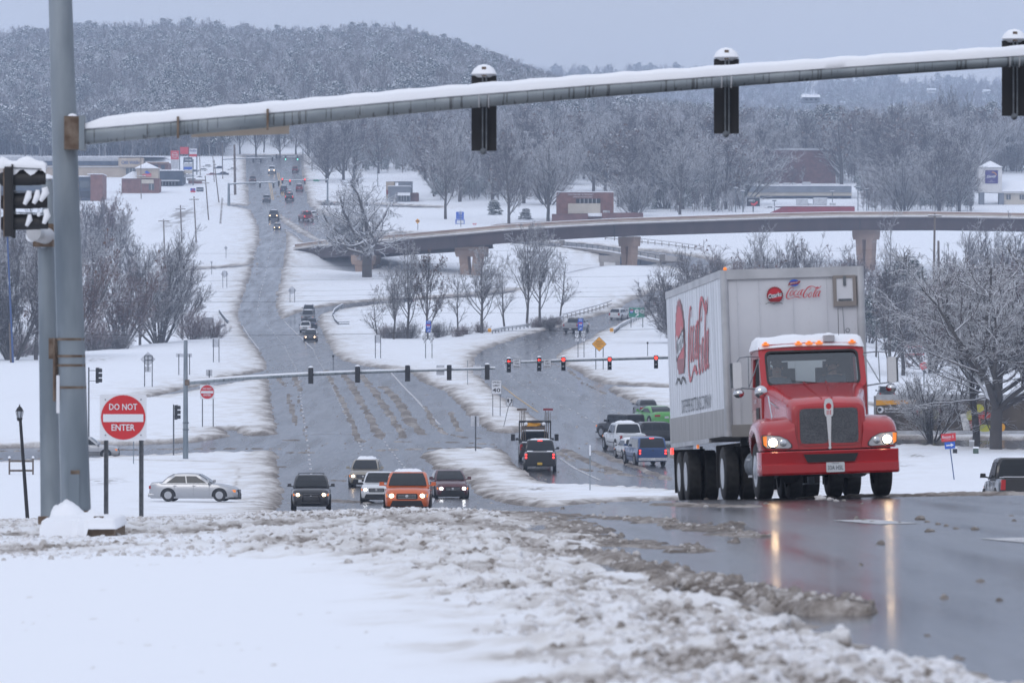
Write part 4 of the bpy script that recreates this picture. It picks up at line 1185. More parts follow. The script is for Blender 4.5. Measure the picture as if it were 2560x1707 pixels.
# crumbs of broken slush lying on the churned strip: one uncountable mass
def crumb(seed, m):
    rs = np.random.RandomState(seed)
    bm = bmesh.new(); bmesh.ops.create_icosphere(bm, subdivisions=2, radius=1.0)
    for v in bm.verts:
        k = 1 + rs.uniform(-.26, .26)
        v.co = v.co * k; v.co.z *= .75
    me = bpy.data.meshes.new('slush_crumb'); bm.to_mesh(me); bm.free()
    me.polygons.foreach_set('use_smooth', [True] * len(me.polygons))
    me.materials.append(M[m]); return me
M['slush_light'] = noisy('slush_light', (0.66, 0.655, 0.66), (0.83, 0.84, 0.87), 1.2, .8, spec=.2)
M['slush_grey'] = noisy('slush_grey', (0.42, 0.395, 0.38), (0.62, 0.60, 0.59), 1.2, .75, spec=.3)
M['slush_dark'] = noisy('slush_dark', (0.17, 0.148, 0.13), (0.33, 0.30, 0.275), 1.2, .7, spec=.3)
def mass(name, pts, scl, kinds_, label, smin, smax, seed=0):
    c = bpy.data.collections.new(name + '_kinds')
    for i, m in enumerate(kinds_): c.objects.link(bpy.data.objects.new('slush_crumb', crumb(seed + i, m)))
    me = bpy.data.meshes.new(name); me.vertices.add(len(pts)); me.vertices.foreach_set('co', pts.astype(np.float32).ravel())
    o = link(name, me); tag(o, label, 'slush', kind='stuff')
    ng = bpy.data.node_groups.new(name, 'GeometryNodeTree')
    ng.interface.new_socket('Geometry', in_out='INPUT', socket_type='NodeSocketGeometry')
    ng.interface.new_socket('Geometry', in_out='OUTPUT', socket_type='NodeSocketGeometry')
    N = ng.nodes.new; a = N('NodeGroupInput'); b = N('NodeGroupOutput'); ip = N('GeometryNodeInstanceOnPoints'); cc = N('GeometryNodeCollectionInfo')
    cc.inputs['Collection'].default_value = c; cc.inputs['Separate Children'].default_value = True; cc.inputs['Reset Children'].default_value = True
    r1 = N('FunctionNodeRandomValue'); r1.data_type = 'FLOAT_VECTOR'; r1.inputs[1].default_value = (6.28, 6.28, 6.28)
    r2 = N('FunctionNodeRandomValue'); r2.data_type = 'FLOAT'; r2.inputs[2].default_value = 0.0; r2.inputs[3].default_value = 1.0
    pw = N('ShaderNodeMath'); pw.operation = 'POWER'; pw.inputs[1].default_value = 2.6
    mr = N('ShaderNodeMapRange'); mr.inputs['To Min'].default_value = smin; mr.inputs['To Max'].default_value = smax
    r3 = N('FunctionNodeRandomValue'); r3.data_type = 'INT'; r3.inputs[5].default_value = len(kinds_) - 1; r3.inputs[8].default_value = 5
    l = ng.links.new
    l(a.outputs[0], ip.inputs['Points']); l(cc.outputs[0], ip.inputs['Instance']); ip.inputs['Pick Instance'].default_value = True
    l(r1.outputs[0], ip.inputs['Rotation']); l(r2.outputs[1], pw.inputs[0]); l(pw.outputs[0], mr.inputs[0]); l(mr.outputs[0], ip.inputs['Scale']); l(r3.outputs[2], ip.inputs['Instance Index'])
    l(ip.outputs[0], b.inputs[0])
    o.modifiers.new('scatter', 'NODES').node_group = ng
    return o
rsl = np.random.RandomState(5)
nsl = np.searchsorted(ROWS, 97.0)
def field_h(u, Y):
    """height of the snow surface built above, by bilinear look-up"""
    i = np.clip(np.searchsorted(ROWS, Y) - 1, 0, len(ROWS) - 2); j = np.clip(np.searchsorted(COLS, u) - 1, 0, len(COLS) - 2)
    fy = (Y - ROWS[i]) / (ROWS[i + 1] - ROWS[i]); fx = (u - COLS[j]) / (COLS[j + 1] - COLS[j])
    def q(A): return (A[i, j] * (1 - fx) + A[i, j + 1] * fx) * (1 - fy) + (A[i + 1, j] * (1 - fx) + A[i + 1, j + 1] * fx) * fy
    return q
N_ = 130000
pyr = rsl.uniform(1262, 1745, N_); ur = rsl.uniform(-60, 2620, N_)
Yr0 = np.interp(-pyr, -np.array([CY - F * float(g(y)) / y for y in np.arange(20, 97, .25)]), np.arange(20, 97, .25))
nfar = N_ // 3
Yr = np.concatenate([Yr0[:N_ - nfar], rsl.uniform(78, 116, nfar)])
ur[N_ - nfar:] = rsl.uniform(-60, 1250, nfar)
q = field_h(ur, Yr); Xr = (ur - CX) / F * Yr
sdr = -sdist(Xr, Yr, SLUSH); rdr = q(rd); drt = q(dirt)
pr = sstep(-.3, 1.2, sdr + 1.0 * (fbm(Xr / .5, Yr / 1.2, 3, 91) - .5)) * np.where(rdr < 0.1, 0, 1) * (Yr < 112)
keep = rsl.rand(N_) < pr * 0.55
zz = q(ZG) - 0.008
P_all = np.stack([Xr, Yr, zz], 1)
dk = np.clip(drt + rsl.normal(0, .10, N_), 0, 1)
mass('slush', P_all[keep & (dk < .40)], 0, ['slush_light', 'slush_light', 'slush_grey'], 'pale broken slush ploughed up along the hilltop road', .010, .050, 10)
mass('dark_slush', P_all[keep & (dk >= .40)], 0, ['slush_grey', 'slush_dark', 'slush_grey', 'slush_dark'], 'brown dirty slush beside the wheel tracks on the hilltop', .010, .045, 20)
# crumbs on the dark ridges that lie on the asphalt, and lone lumps on the road
on = (rdr < 0.1) & (zz > q(B0) + 0.012)
k2 = on & (rsl.rand(N_) < .45)
mass('road_slush', P_all[k2], 0, ['slush_grey', 'slush_dark', 'slush_dark'], 'dark slush ridge left on the wet hilltop road', .012, .048, 30)
lone = []
for px, py, r in [(2300, 1300, 9), (2318, 1306, 5), (2324, 1330, 8), (2345, 1312, 5), (2365, 1316, 5), (2390, 1323, 5), (2437, 1325, 7), (2160, 1302, 5), (2180, 1305, 4), (2320, 1591, 6), (1495, 1258, 4), (1612, 1256, 6), (1765, 1268, 5), (2050, 1249, 10), (2075, 1250, 6), (2090, 1254, 5), (2110, 1253, 4), (1500, 1290, 4), (1377, 1320, 7), (1362, 1293, 4)]:
    x, y = gp(px, py, True)
    s = r / F * y * 1.15
    b = MB()
    me_ = crumb(int(px), 'slush_dark' if px > 2100 else 'slush_grey')
    o = link('slush_lump', me_, None, (x, y, gz(x, y) + s * .3)); o.scale = (s * 1.3, s * 1.2, s)
    tag(o, {2300: 'largest dark lump of slush lying on the hilltop road', 2320: 'single dark lump of slush low on the empty wet road'}.get(px, 'small lump of dirty slush lying on the wet hilltop road'), 'slush lump', 'lumps of slush on the hilltop road')
# ================================================================ the overpass
def lerp_path(keys, x):
    xs = [k[0] for k in keys]
    return [float(np.interp(x, xs, [k[i] for k in keys])) for i in range(1, len(keys[0]))]
# photo x -> (barrier-top y, distance)
BT = [(700, 616, 1020), (737, 611, 1002), (800, 602.5, 988), (900, 593, 966), (1023, 584, 946), (1140, 573.5, 932), (1261, 562.5, 930), (1400, 554, 938), (1536, 547, 946), (1740, 540, 953), (1920, 534, 957), (2100, 530, 958), (2316, 529, 955), (2560, 533, 948), (2900, 541, 940), (3400, 560, 930)]
bx = [737, 770, 800, 850, 900, 960, 1023, 1080, 1140, 1200, 1261, 1330, 1400, 1470, 1536, 1600, 1670, 1740, 1830, 1920, 2010, 2100, 2210, 2316, 2430, 2560, 2700, 2900, 3400]
edge = []
for x in bx:
    py, Y = lerp_path(BT, x)
    edge.append(at(x, py, Y))
def offs(pts, d):
    """parallel curve, d metres further from the camera side"""
    r = []
    for i, p in enumerate(pts):
        t = (pts[min(i + 1, len(pts) - 1)] - pts[max(i - 1, 0)]); t.z = 0; t.normalize()
        r.append(p + Vector((-t.y, t.x, 0)) * d)
    return r
def sweep(pts, prof):
    """prof: list of (offset away from viewer, height relative to barrier top)"""
    secs = []
    lines = {}
    for i in range(len(pts)):
        s = []
        for d, h in prof:
            if d not in lines: lines[d] = offs(pts, d)
            q = lines[d][i]
            s.append((q.x, q.y, q.z + h))
        secs.append(s)
    m = MB(); m.loft(secs, True, True)
    return m
ob = empty('overpass', edge[0] + Vector((0, 0, -6)), label='long curved overpass on brown steel girders crossing the picture behind the truck', cat='bridge')
def onb(m, name, mt, smooth=None):
    o = m.build(name, mt, ob, smooth); o.location = -ob.location; return o
onb(sweep(edge, [(0.0, 0), (.22, 0), (.22, -.42), (0.03, -.42)]), 'parapet_top', 'tan_concrete')
onb(sweep(edge, [(-.05, -.422), (.30, -.422), (.30, -.86), (-.05, -.86)]), 'parapet', 'light_concrete')
onb(sweep(edge, [(.02, .004), (.20, .004), (.16, .09), (.05, .09)]), 'snow_cap', 'snow')
onb(sweep(edge, [(-.30, -.862), (9.6, -.862), (9.6, -1.06), (-.30, -1.06)]), 'deck', 'concrete')
onb(sweep(edge, [(-.33, -.855), (-.06, -.855), (-.06, -.74), (-.28, -.78)]), 'snow_ledge', 'snow')
onb(sweep(edge, [(9.3, 0), (9.55, 0), (9.55, -.86), (9.3, -.86)]), 'far_parapet', 'tan_concrete')
for k_, d in enumerate((.25, 3.3, 6.3, 9.0)):
    onb(sweep(edge, [(d, -1.062), (d + .08, -1.062), (d + .08, -3.10), (d, -3.10)]), 'girder', 'girder')
    onb(sweep(edge, [(d - .18, -3.102), (d + .26, -3.102), (d + .26, -3.16), (d - .18, -3.16)]), 'girder_flange', 'girder')
for x in (1140, 1536, 2150):       # girder joints and parapet joints
    py, Y = lerp_path(BT, x); p = at(x, py, Y)
    m = MB(); m.box((p.x, p.y + .22, p.z - 2.05), (.22, .06, 1.9)); onb(m, 'splice_plate', 'black')
def pier(px, lab_y, wd, Yd, base_py):
    py, Y = lerp_path(BT, px)
    c = at(px, py, Y)
    z1 = c.z - 3.16
    zb = gz(c.x, Y + 4) - 1.0
    i = min(range(len(bx)), key=lambda q: abs(bx[q] - px))
    t = (edge[min(i + 1, len(bx) - 1)] - edge[i - 1]); ang = -Yd
    e_ = empty('pier', (c.x, c.y + 4.6, zb), ang, parent=ob)
    e_.location = Vector((c.x + .6, c.y + 3.4, zb)) - ob.location
    h = z1 - zb
    m = MB()
    m.prism([(-wd / 2, h), (-wd / 2, h - .9), (-wd / 2 * .92, h - 1.7), (wd / 2 * .92, h - 1.7), (wd / 2, h - .9), (wd / 2, h)], 'y', -.9, .9)
    m.build('pier_cap', 'tan_concrete', e_)
    for s in (-1, 1):
        m = MB()
        m.prism([(s * wd * .09, h - 1.7), (s * wd * .37, h - 1.7), (s * wd * .29, 0), (s * wd * .02, 0)], 'y', -.75, .75)
        m.build('pier_column', 'tan_concrete', e_)
    return e_
pier(1170, 0, 5.6, .38, 715); pier(1566, 0, 3.7, .75, 676); pier(2160, 0, 4.7, .6, 660); pier(905, 0, 5.2, .5, 672)
pl = empty('abutment', (0, 0, 0), parent=ob)
c = at(745, 640, 1000)
m = MB(); m.box((c.x + 1.0, c.y + 4.5, c.z - 1.5), (2.4, 11, 6.5), rz=.25)
o = m.build('abutment_wall', 'tan_concrete', ob); o.location = -ob.location
m = MB(); m.box((c.x + 3.2, c.y + 5.2, c.z - 1.9), (5.5, 9.0, 2.0), rz=.2)
o = m.build('bearing_bench', 'light_concrete', ob); o.location = -ob.location
bpy.data.objects.remove(pl)

# small ramp bridge under it
RB = [(1405, 617, 1010), (1440, 620, 1003), (1480, 624, 996), (1520, 629, 990), (1560, 636, 983), (1600, 642, 976), (1656, 653, 962)]
e2 = []
for x, py, _ in RB:
    Y = far_Y(py) - 1.0
    e2.append(at(x, py - 1, Y))
ob2 = empty('ramp_bridge', e2[0], label='small low bridge with dark girders and open rail under the overpass', cat='bridge')
def onb2(m, name, mt):
    o = m.build(name, mt, ob2); o.location = -ob2.location; return o
onb2(sweep(e2, [(-.2, -.05), (7.5, -.05), (7.5, -.55), (-.2, -.55)]), 'deck', 'concrete')
onb2(sweep(e2, [(-.22, -.04), (.3, -.04), (.3, .12), (-.22, .10)]), 'snow_ledge', 'snow')
onb2(sweep(e2, [(.15, -.552), (.3, -.552), (.3, -1.9), (.15, -1.9)]), 'girder', 'navy')
onb2(sweep(e2, [(7.0, -.552), (7.15, -.552), (7.15, -2.4), (7.0, -2.4)]), 'girder', 'navy')
lf = offs(e2, .1)
m = MB(); m.tube([(p.x, p.y, p.z + .80) for p in lf], .09, 5); m.tube([(p.x, p.y, p.z + .42) for p in lf], .06, 5); onb2(m, 'rail', 'steel_dark')
for i in range(len(lf) - 1):
    for k_ in range(3):
        p = lf[i].lerp(lf[i + 1], k_ / 3)
        m = MB(); m.box((p.x, p.y, p.z + .42), (.14, .14, .84)); onb2(m, 'rail_post', 'steel_dark')
        if k_ != 1:
            m = MB(); m.box((p.x, p.y + .05, p.z - 1.2), (.10, .12, 1.3)); onb2(m, 'girder_stiffener', 'black')
for p in (e2[0], e2[-1]):
    m = MB(); m.box((p.x, p.y + .2, p.z + .45), (1.0, .8, 1.4)); onb2(m, 'end_post', 'concrete')
    m = MB(); m.box((p.x, p.y + .2, p.z + 1.22), (1.1, .9, .14)); onb2(m, 'snow_cap', 'snow')
c = at(1527, 660, 985)
m = MB(); m.box((c.x - .2, c.y + 3, c.z + 1.0), (3.9, 1.0, 1.2)); onb2(m, 'pier_cap', 'concrete')
for dx in (-1.6, 1.3):
    m = MB(); m.box((c.x + dx, c.y + 3, c.z - 1.9), (.8, .8, 4.6)); onb2(m, 'pier_column', 'concrete')

# guard rails
def rail(pts, label, h=.75, wb=True, near=False, step=2.0, mt='metal_light', pm='post', n_label='guardrail', thick=.32):
    P = [Vector((*gp(x, y, near), 0)) for x, y in pts]
    for p in P: p.z = gz(p.x, p.y) + .1
    o = empty(n_label, P[0], label=label, cat='guardrail')
    m = MB()
    for a, b in zip(P[:-1], P[1:]):
        if wb:
            m.bar(a + Vector((0, 0, h - thick * .27)), b + Vector((0, 0, h - thick * .27)), .06, thick * .42)
            m.bar(a + Vector((0, 0, h - thick * .80)), b + Vector((0, 0, h - thick * .80)), .06, thick * .42)
        else:
            m.bar(a + Vector((0, 0, h)), b + Vector((0, 0, h)), .10, .14); m.bar(a + Vector((0, 0, h * .45)), b + Vector((0, 0, h * .45)), .08, .12)
    r = m.build('rail', mt, o); r.location = -o.location
    m = MB()
    for a, b in zip(P[:-1], P[1:]): m.bar(a + Vector((0, 0, h + .05)), b + Vector((0, 0, h + .05)), .14, .07)
    r = m.build('snow_cap', 'snow', o); r.location = -o.location
    for a, b in zip(P[:-1], P[1:]):
        n = max(int((b - a).length / step), 1)
        for i in range(n):
            p = a.lerp(b, i / n); p.z = gz(p.x, p.y)
            m = MB(); m.box((p.x, p.y + .12, p.z + h / 2 - .1), (.14, .14, h + .1))
            r = m.build('rail_post', pm, o); r.location = -o.location
    return o
rg = rail([(1231, 838), (1262, 831), (1300, 824), (1350, 814), (1408, 801)], 'curved steel guardrail with a yellow end marker along the ramp bend', step=2.2)
for (px, py) in [(1224, 838)]:
    x, y = gp(px, py); m = MB(); m.box((x, y - .3, gz(x, y) + .75), (.5, .05, .5)); r = m.build('end_marker', 'signyellow', rg); r.location = -rg.location
rail([(1408, 801), (1450, 792), (1490, 783), (1529, 773)], 'straight open railing continuing the guardrail up the ramp', h=1.0, wb=False, step=2.4, mt='concrete', pm='concrete')
rg = rail([(1536, 838), (1550, 826), (1570, 815), (1604, 800)], 'steel guardrail on the right side of the ramp below the green sign', step=2.2)
x, y = gp(1529, 838); m = MB(); m.box((x, y - .3, gz(x, y) + .75), (.5, .05, .5)); r = m.build('end_marker', 'signyellow', rg); r.location = -rg.location
rail([(1604, 800), (1642, 784), (1680, 772)], 'open railing running into the bushes right of the green sign', h=1.0, wb=False, step=2.0, mt='post', pm='post')
rail([(832, 796), (836, 786), (846, 779), (857, 773)], 'short curved steel rail where the side ramp joins the highway', step=2.0, mt='steel')
rail([(834, 798), (838, 808), (846, 816), (873, 815)], 'snow-topped dark culvert rail below the short curved rail', h=.55, wb=False, step=1.6, mt='steel_dark', pm='steel_dark')
rail([(548, 781), (556, 792), (566, 806), (571, 811)], 'short dark guardrail on the left shoulder of the highway', step=1.8, mt='steel_dark')
rail([(500, 832), (525, 825), (545, 819), (563, 815)], 'low dark culvert wall left of the highway shoulder', h=.5, wb=True, step=6, mt='steel_dark', thick=.7)
rail([(1513, 603), (1560, 607), (1620, 614), (1690, 622), (1753, 631)], 'open rail behind the overpass pier on the far side of the ramp', h=1.1, wb=False, step=2.6, mt='wood', pm='wood')

# ================================================================ buildings
def bldg(name, label, cat='building', px=0, py=0, Y=1400):
    p = at(px, py, Y); p.z = gz(p.x, Y)
    return empty(name, p, label=label, cat=cat)
def bpart(root, nm, m, mt, smooth=None):
    o = m.build(nm, mt, root, smooth); o.location = -root.location; return o
def pxbox(x0, y0, x1, y1, Y, depth, down=None):
    """box seen between photo pixels, standing at distance Y; y1=None reaches the ground"""
    a = at(x0, y0, Y); b = at(x1, y1 if y1 is not None else y0, Y)
    z0 = b.z if y1 is not None else gz(a.x, Y) - 1.5
    m = MB(); m.box(((a.x + b.x) / 2, Y + depth / 2, (a.z + z0) / 2), (abs(b.x - a.x), depth, a.z - z0))
    return m
def win(root, x0, y0, x1, y1, Y, mt='glass', nm='window', frame=None, mull=0):
    m = pxbox(x0, y0, x1, y1, Y - .12, .1)
    w = bpart(root, nm, m, mt)
    if mull:
        m = MB()
        for i in range(1, mull):
            x = x0 + (x1 - x0) * i / mull
            a = at(x, y0, Y - .2); b = at(x, y1, Y - .2)
            m.bar(a, b, .12, .12)
        q = m.build('window_bars', 'metal_light', w); q.location = (0, 0, 0)
    return w
# car wash
Y = 1345
b = bldg('car_wash_building', 'long low tan and blue car wash building with a lettered block above the entrance', px=330, py=440, Y=Y)
bpart(b, 'wall', pxbox(-60, 413, 366, None, Y, 30), 'tanwall')
bpart(b, 'blue_band', pxbox(-60, 403, 297, 413.5, Y - .3, 30), 'navy')
bpart(b, 'snow_roof', pxbox(-60, 392, 297, 403, Y + .5, 28), 'metal_light')
bpart(b, 'roof_snow', pxbox(110, 390.5, 410, 392.5, Y + 1.5, 26), 'snow')
bpart(b, 'white_trim', pxbox(-60, 416, 366, 418, Y - .35, .3), 'whitewall')
bpart(b, 'sign_block', pxbox(296, 395, 358, 417.5, Y - 1.2, 6), 'tanwall')
p = at(326, 406.5, Y - 1.35); text('CAR WASH', 8.5 / F * Y, M['bluewall'], b, tuple(p - b.location), width=45 / F * Y, bold=.02, name='lettering')
win(b, 315, 421, 339, 437, Y, 'glass_green', mull=3)
m = MB(); q = [at(360, 405, Y + 2), at(423, 405, Y + 2), at(412, 393, Y + 14), at(362, 393, Y + 14)]; m.quad(*q); bpart(b, 'side_roof', m, 'snow')
bpart(b, 'side_wall', pxbox(361, 405.5, 419, None, Y + 3, 14), 'brick')
bpart(b, 'side_band', pxbox(361, 405.2, 422, 409, Y + 2, .8), 'tan_concrete')
for x in (385, 402): win(b, x, 413, x + 10, 424, Y + 3, 'navy', 'door')
# oil change shop
Y = far_Y(486)
b = bldg('oil_change_shop', 'small brick oil change shop with a snowy square tower and hipped roof', px=350, py=486, Y=Y)
bpart(b, 'wall', pxbox(304, 446, 397, None, Y, 9), 'brick')
m = MB(); q = [at(300, 446.5, Y - .5), at(345, 446.5, Y - .5), at(345, 429, Y + 4), at(330, 429, Y + 4)]; m.add([tuple(v) for v in q] + [tuple(at(300, 446.5, Y + 9)), tuple(at(345, 446.5, Y + 9))], [(0, 1, 2, 3), (0, 3, 4), (3, 2, 5, 4)]); bpart(b, 'hip_roof', m, 'snow')
bpart(b, 'tower', pxbox(342, 421, 395, 446, Y - .6, 6), 'tanwall')
bpart(b, 'eave', pxbox(337, 420.2, 399, 422, Y - 1.2, 7.2), 'whitewall')
m = MB(); a_ = [at(336, 420.5, Y - 1.3), at(398, 420.5, Y - 1.3), at(398, 420.5, Y + 6), at(336, 420.5, Y + 6), at(366, 406, Y + 2)]; m.add([tuple(v) for v in a_], [(0, 1, 4), (1, 2, 4), (2, 3, 4), (3, 0, 4)]); bpart(b, 'tower_roof', m, 'snow')
bpart(b, 'canopy_band', pxbox(354, 449, 384, 459, Y - .4, .4), 'creamwall')
win(b, 372, 460, 385, 475, Y, 'glass_green', mull=2)
m = MB(); A = [at(356, 442, Y - .8), at(378, 442, Y - .8), at(378, 434, Y - .8), at(356, 436, Y - .8)]; m.quad(*A); bpart(b, 'logo_panel', m, 'signred')
m = MB(); m.quad(at(367, 427, Y - .85), at(376, 433, Y - .85), at(368, 435, Y - .85), at(361, 431, Y - .85)); bpart(b, 'logo_mark', m, 'signblue')
p = at(367, 439, Y - .9); text('VALVOLINE', 3.2 / F * Y, 'signwhite', b, tuple(p - b.location), width=19 / F * Y)
# dark low shop
Y = far_Y(468) 
b = bldg('flat_roofed_shop', 'low dark blue flat-roofed shop behind the brick oil change shop', px=425, py=468, Y=Y)
bpart(b, 'wall', pxbox(395, 427, 456, None, Y, 14), 'navy')
bpart(b, 'roof_snow', pxbox(393, 424.5, 458, 427.2, Y - .5, 15), 'snow')
bpart(b, 'canopy', pxbox(398, 450, 447, 453, Y - 3, 3), 'metal_light')
win(b, 399, 455, 445, 464, Y, 'glass', mull=6)
# brick office left
Y = far_Y(505)
b = bldg('brick_office', 'brick office with a dark glass front half hidden by the near masts', px=230, py=505, Y=Y)
bpart(b, 'brick_wing', pxbox(226, 436, 256.5, None, Y - 1.5, 12), 'brick')
bpart(b, 'parapet_snow', pxbox(218, 434.5, 257.5, 436.2, Y - 1.7, 12.4), 'snow')
bpart(b, 'glass_wing', pxbox(-60, 442, 226, None, Y, 11), 'navy')
bpart(b, 'roof_snow', pxbox(-60, 439.5, 226, 442.2, Y - .2, 11.4), 'snow')
for i in range(9): win(b, -40 + i * 30, 452, -16 + i * 30, 470, Y, 'glass_green'); win(b, -40 + i * 30, 478, -16 + i * 30, 495, Y, 'glass')
# grey restaurant
Y = far_Y(508)
b = bldg('grey_restaurant', 'grey boxy restaurant with a snow-covered awning over its window', px=1000, py=508, Y=Y)
bpart(b, 'wall', pxbox(970, 466, 1026, None, Y, 10), 'greywall')
bpart(b, 'parapet_snow', pxbox(969, 464.5, 1027, 466.2, Y - .2, 10.4), 'snow')
bpart(b, 'rear_block', pxbox(965, 454, 986, None, Y + 11, 9), 'tanwall')
bpart(b, 'rear_block', pxbox(996, 456, 1030, None, Y + 11, 9), 'greywall')
bpart(b, 'rear_snow', pxbox(964, 452.4, 1031, 454.2, Y + 10.8, 9.4), 'snow')
bpart(b, 'side_wing', pxbox(1026.5, 482, 1046, None, Y + 2, 8), 'brickdark')
m = pxbox(994, 482, 1025, 489, Y - 1.6, 1.6); bpart(b, 'awning', m, 'snow')
win(b, 996, 489.5, 1023, 502, Y, 'glass_green', mull=4)
bpart(b, 'red_panel', pxbox(966, 475, 970, 486, Y - .1, 1), 'redwall')
# clinic
Y = far_Y(556)
b = bldg('brick_clinic', 'brick clinic with white lettering, a dark window band and cream lower wall', px=1465, py=540, Y=Y)
bpart(b, 'brick_wall', pxbox(1392, 481, 1534, None, Y, 14), 'brick')
bpart(b, 'parapet_snow', pxbox(1391, 479, 1535, 481.2, Y - .2, 14.4), 'snow')
bpart(b, 'cream_wall', pxbox(1420, 509, 1501, 534, Y - .6, .6), 'creamwall')
win(b, 1440, 497, 1501, 508.5, Y - .2, 'glass', mull=6)
p = at(1452, 486.5, Y - .2); text('SKIN SURGERY & MCHANEY', 3.4 / F * Y, 'signwhite', b, tuple(p - b.location), width=64 / F * Y, name='lettering')
p = at(1458, 492.5, Y - .2); text('DERMATOLOGY CLINIC', 3.0 / F * Y, 'signwhite', b, tuple(p - b.location), width=48 / F * Y, name='lettering')
bpart(b, 'low_wing', pxbox(1505, 532, 1608, None, Y - 8, 6), 'brickdark')
bpart(b, 'low_wing', pxbox(1380, 535, 1470, None, Y - 8, 6), 'brickdark')
bpart(b, 'wing_snow', pxbox(1470, 533, 1506, 541, Y - 7, 6), 'snow')
m = MB(); p = at(1516, 530, Y - 6); m.cyl((p.x, p.y, p.z - .4), (p.x, p.y, p.z + .3), .75, n=14); bpart(b, 'roof_vent', m, 'metal_light')
# big brick store
Y = 1310
b = bldg('brick_store', 'big dull red brick store with a pale coping, half hidden by bare trees', px=1940, py=420, Y=Y)
bpart(b, 'wall', pxbox(1800, 376, 2089, None, Y, 40), 'brickdark')
bpart(b, 'coping', pxbox(1798, 371, 2091, 376.2, Y - .4, 40.8), 'metal_light')
bpart(b, 'side_wall', pxbox(1690, 374, 1800, None, Y + 5, 30), 'tanwall')
# office with grey fascia
Y = far_Y(500)
b = bldg('grey_office', 'long flat office with a grey fascia, cream band and dark windows above the red roof', px=1980, py=500, Y=Y)
bpart(b, 'fascia', pxbox(1843, 465, 2129, 481, Y, 20), 'greywall')
bpart(b, 'roof_snow', pxbox(1842, 463, 2130, 465.2, Y - .1, 20.4), 'snow')
bpart(b, 'cream_band', pxbox(1845, 481, 2129, 492, Y + .4, 19), 'creamwall')
bpart(b, 'wall', pxbox(1900, 490, 2128, None, Y + .2, 18), 'navy')
for x, w_ in ((1847, 8), (1858, 36), (1932, 15), (1958, 18), (1982, 8), (2007, 20)):
    bpart(b, 'rooftop_unit', pxbox(x, 455 + (x % 3), x + w_, 463, Y + 5, 3), 'metal_light')
for i in range(8): win(b, 1906 + i * 28, 494, 1928 + i * 28, 504, Y + .2, 'glass')
# red-roofed restaurant
Y = far_Y(530) - 40
b = bldg('red_restaurant', 'dark red restaurant parapet with rooftop machines just above the bridge', px=2040, py=530, Y=Y)
bpart(b, 'parapet', pxbox(1957, 517, 2137, 533, Y, 12), 'redwall')
bpart(b, 'wall', pxbox(1960, 533, 2135, None, Y + .3, 11), 'redwall')
bpart(b, 'parapet_snow', pxbox(1940, 513.5, 2138, 516, Y + .3, 11.6), 'snow')
m = MB(); m.prism([(at(1925, 532, Y).x, at(1925, 532, Y).z), (at(1957, 532, Y).x, at(1957, 532, Y).z), (at(1957, 518, Y).x, at(1957, 518, Y).z)], 'y', Y + .2, Y + 8); bpart(b, 'sloping_parapet', m, 'redwall')
for x0, y0, x1, y1 in ((1992, 498, 2020, 513), (2034, 496, 2068, 512), (2022, 509, 2033, 514), (2076, 508, 2090, 514)):
    bpart(b, 'rooftop_unit', pxbox(x0, y0, x1, y1, Y + 4, 3), 'metal_light')
    bpart(b, 'unit_snow', pxbox(x0, y0 - 1.2, x1, y0 - .01, Y + 4, 3), 'snow')
# motel
Y = 1190
b = bldg('motel', 'cream motel with a snowy pyramid-topped sign tower at the right edge', px=2475, py=560, Y=Y)
bpart(b, 'tower', pxbox(2447, 419, 2505, 481, Y, 5.1), 'whitewall')
for x in (2449, 2498): bpart(b, 'tower_leg', pxbox(x, 481, x + 12, None, Y + .4, 3), 'greywall')
m = MB(); a_ = [at(2444, 418.5, Y - .4), at(2508, 418.5, Y - .4), at(2508, 418.5, Y + 5.5), at(2444, 418.5, Y + 5.5)]; ap = at(2475.5, 402, Y + 2.5); zt = (a_[0].z); m.add([tuple(v) for v in a_] + [tuple(ap)], [(0, 1, 4), (1, 2, 4), (2, 3, 4), (3, 0, 4)]); bpart(b, 'tower_roof', m, 'snow')
M['purple'] = mat('sign_purple', (0.035, 0.015, 0.18), .5)
bpart(b, 'sign_panel', pxbox(2463, 426, 2495, 459, Y - .12, .1), 'purple')
p = at(2478, 442, Y - .2); text('Sleep', 9 / F * Y, 'signwhite', b, tuple(p - b.location), width=24 / F * Y, shear=.35, bold=.01, tilt=.12, name='lettering')
p = at(2478, 451, Y - .2); text('INN', 2.6 / F * Y, 'signwhite', b, tuple(p - b.location), name='lettering')
p = at(2479, 455, Y - .2); text('BY CHOICE HOTELS', 1.6 / F * Y, 'signwhite', b, tuple(p - b.location), width=18 / F * Y, name='lettering')
m = MB()
for i in range(7):
    a0 = math.radians(10 + i * 14); a1 = math.radians(10 + (i + 1) * 14)
    c0 = at(2482, 440, Y - .2); R = 9 / F * Y
    m.bar(c0 + Vector((R * math.cos(a0), 0, R * math.sin(a0))), c0 + Vector((R * math.cos(a1), 0, R * math.sin(a1))), .03, .16)
bpart(b, 'moon_arc', m, 'signyellow')
bpart(b, 'wall', pxbox(2510, 478, 2760, None, Y + 1, 14), 'creamwall')
m = MB(); A = [at(2470, 479, Y), at(2780, 479, Y), at(2780, 446, Y + 8), at(2500, 452, Y + 8)]; m.quad(*A); m.quad(A[3], A[2], at(2780, 479, Y + 16), at(2500, 479, Y + 16)); bpart(b, 'roof', m, 'snow')
bpart(b, 'eave', pxbox(2475, 478.5, 2770, 483, Y + .2, 2), 'whitewall')
for x in (2516, 2549, 2582, 2615):
    win(b, x, 487, x + 11, 499, Y + 1, 'glass_green', mull=2); win(b, x, 515, x + 11, 527, Y + 1, 'glass_green', mull=2)
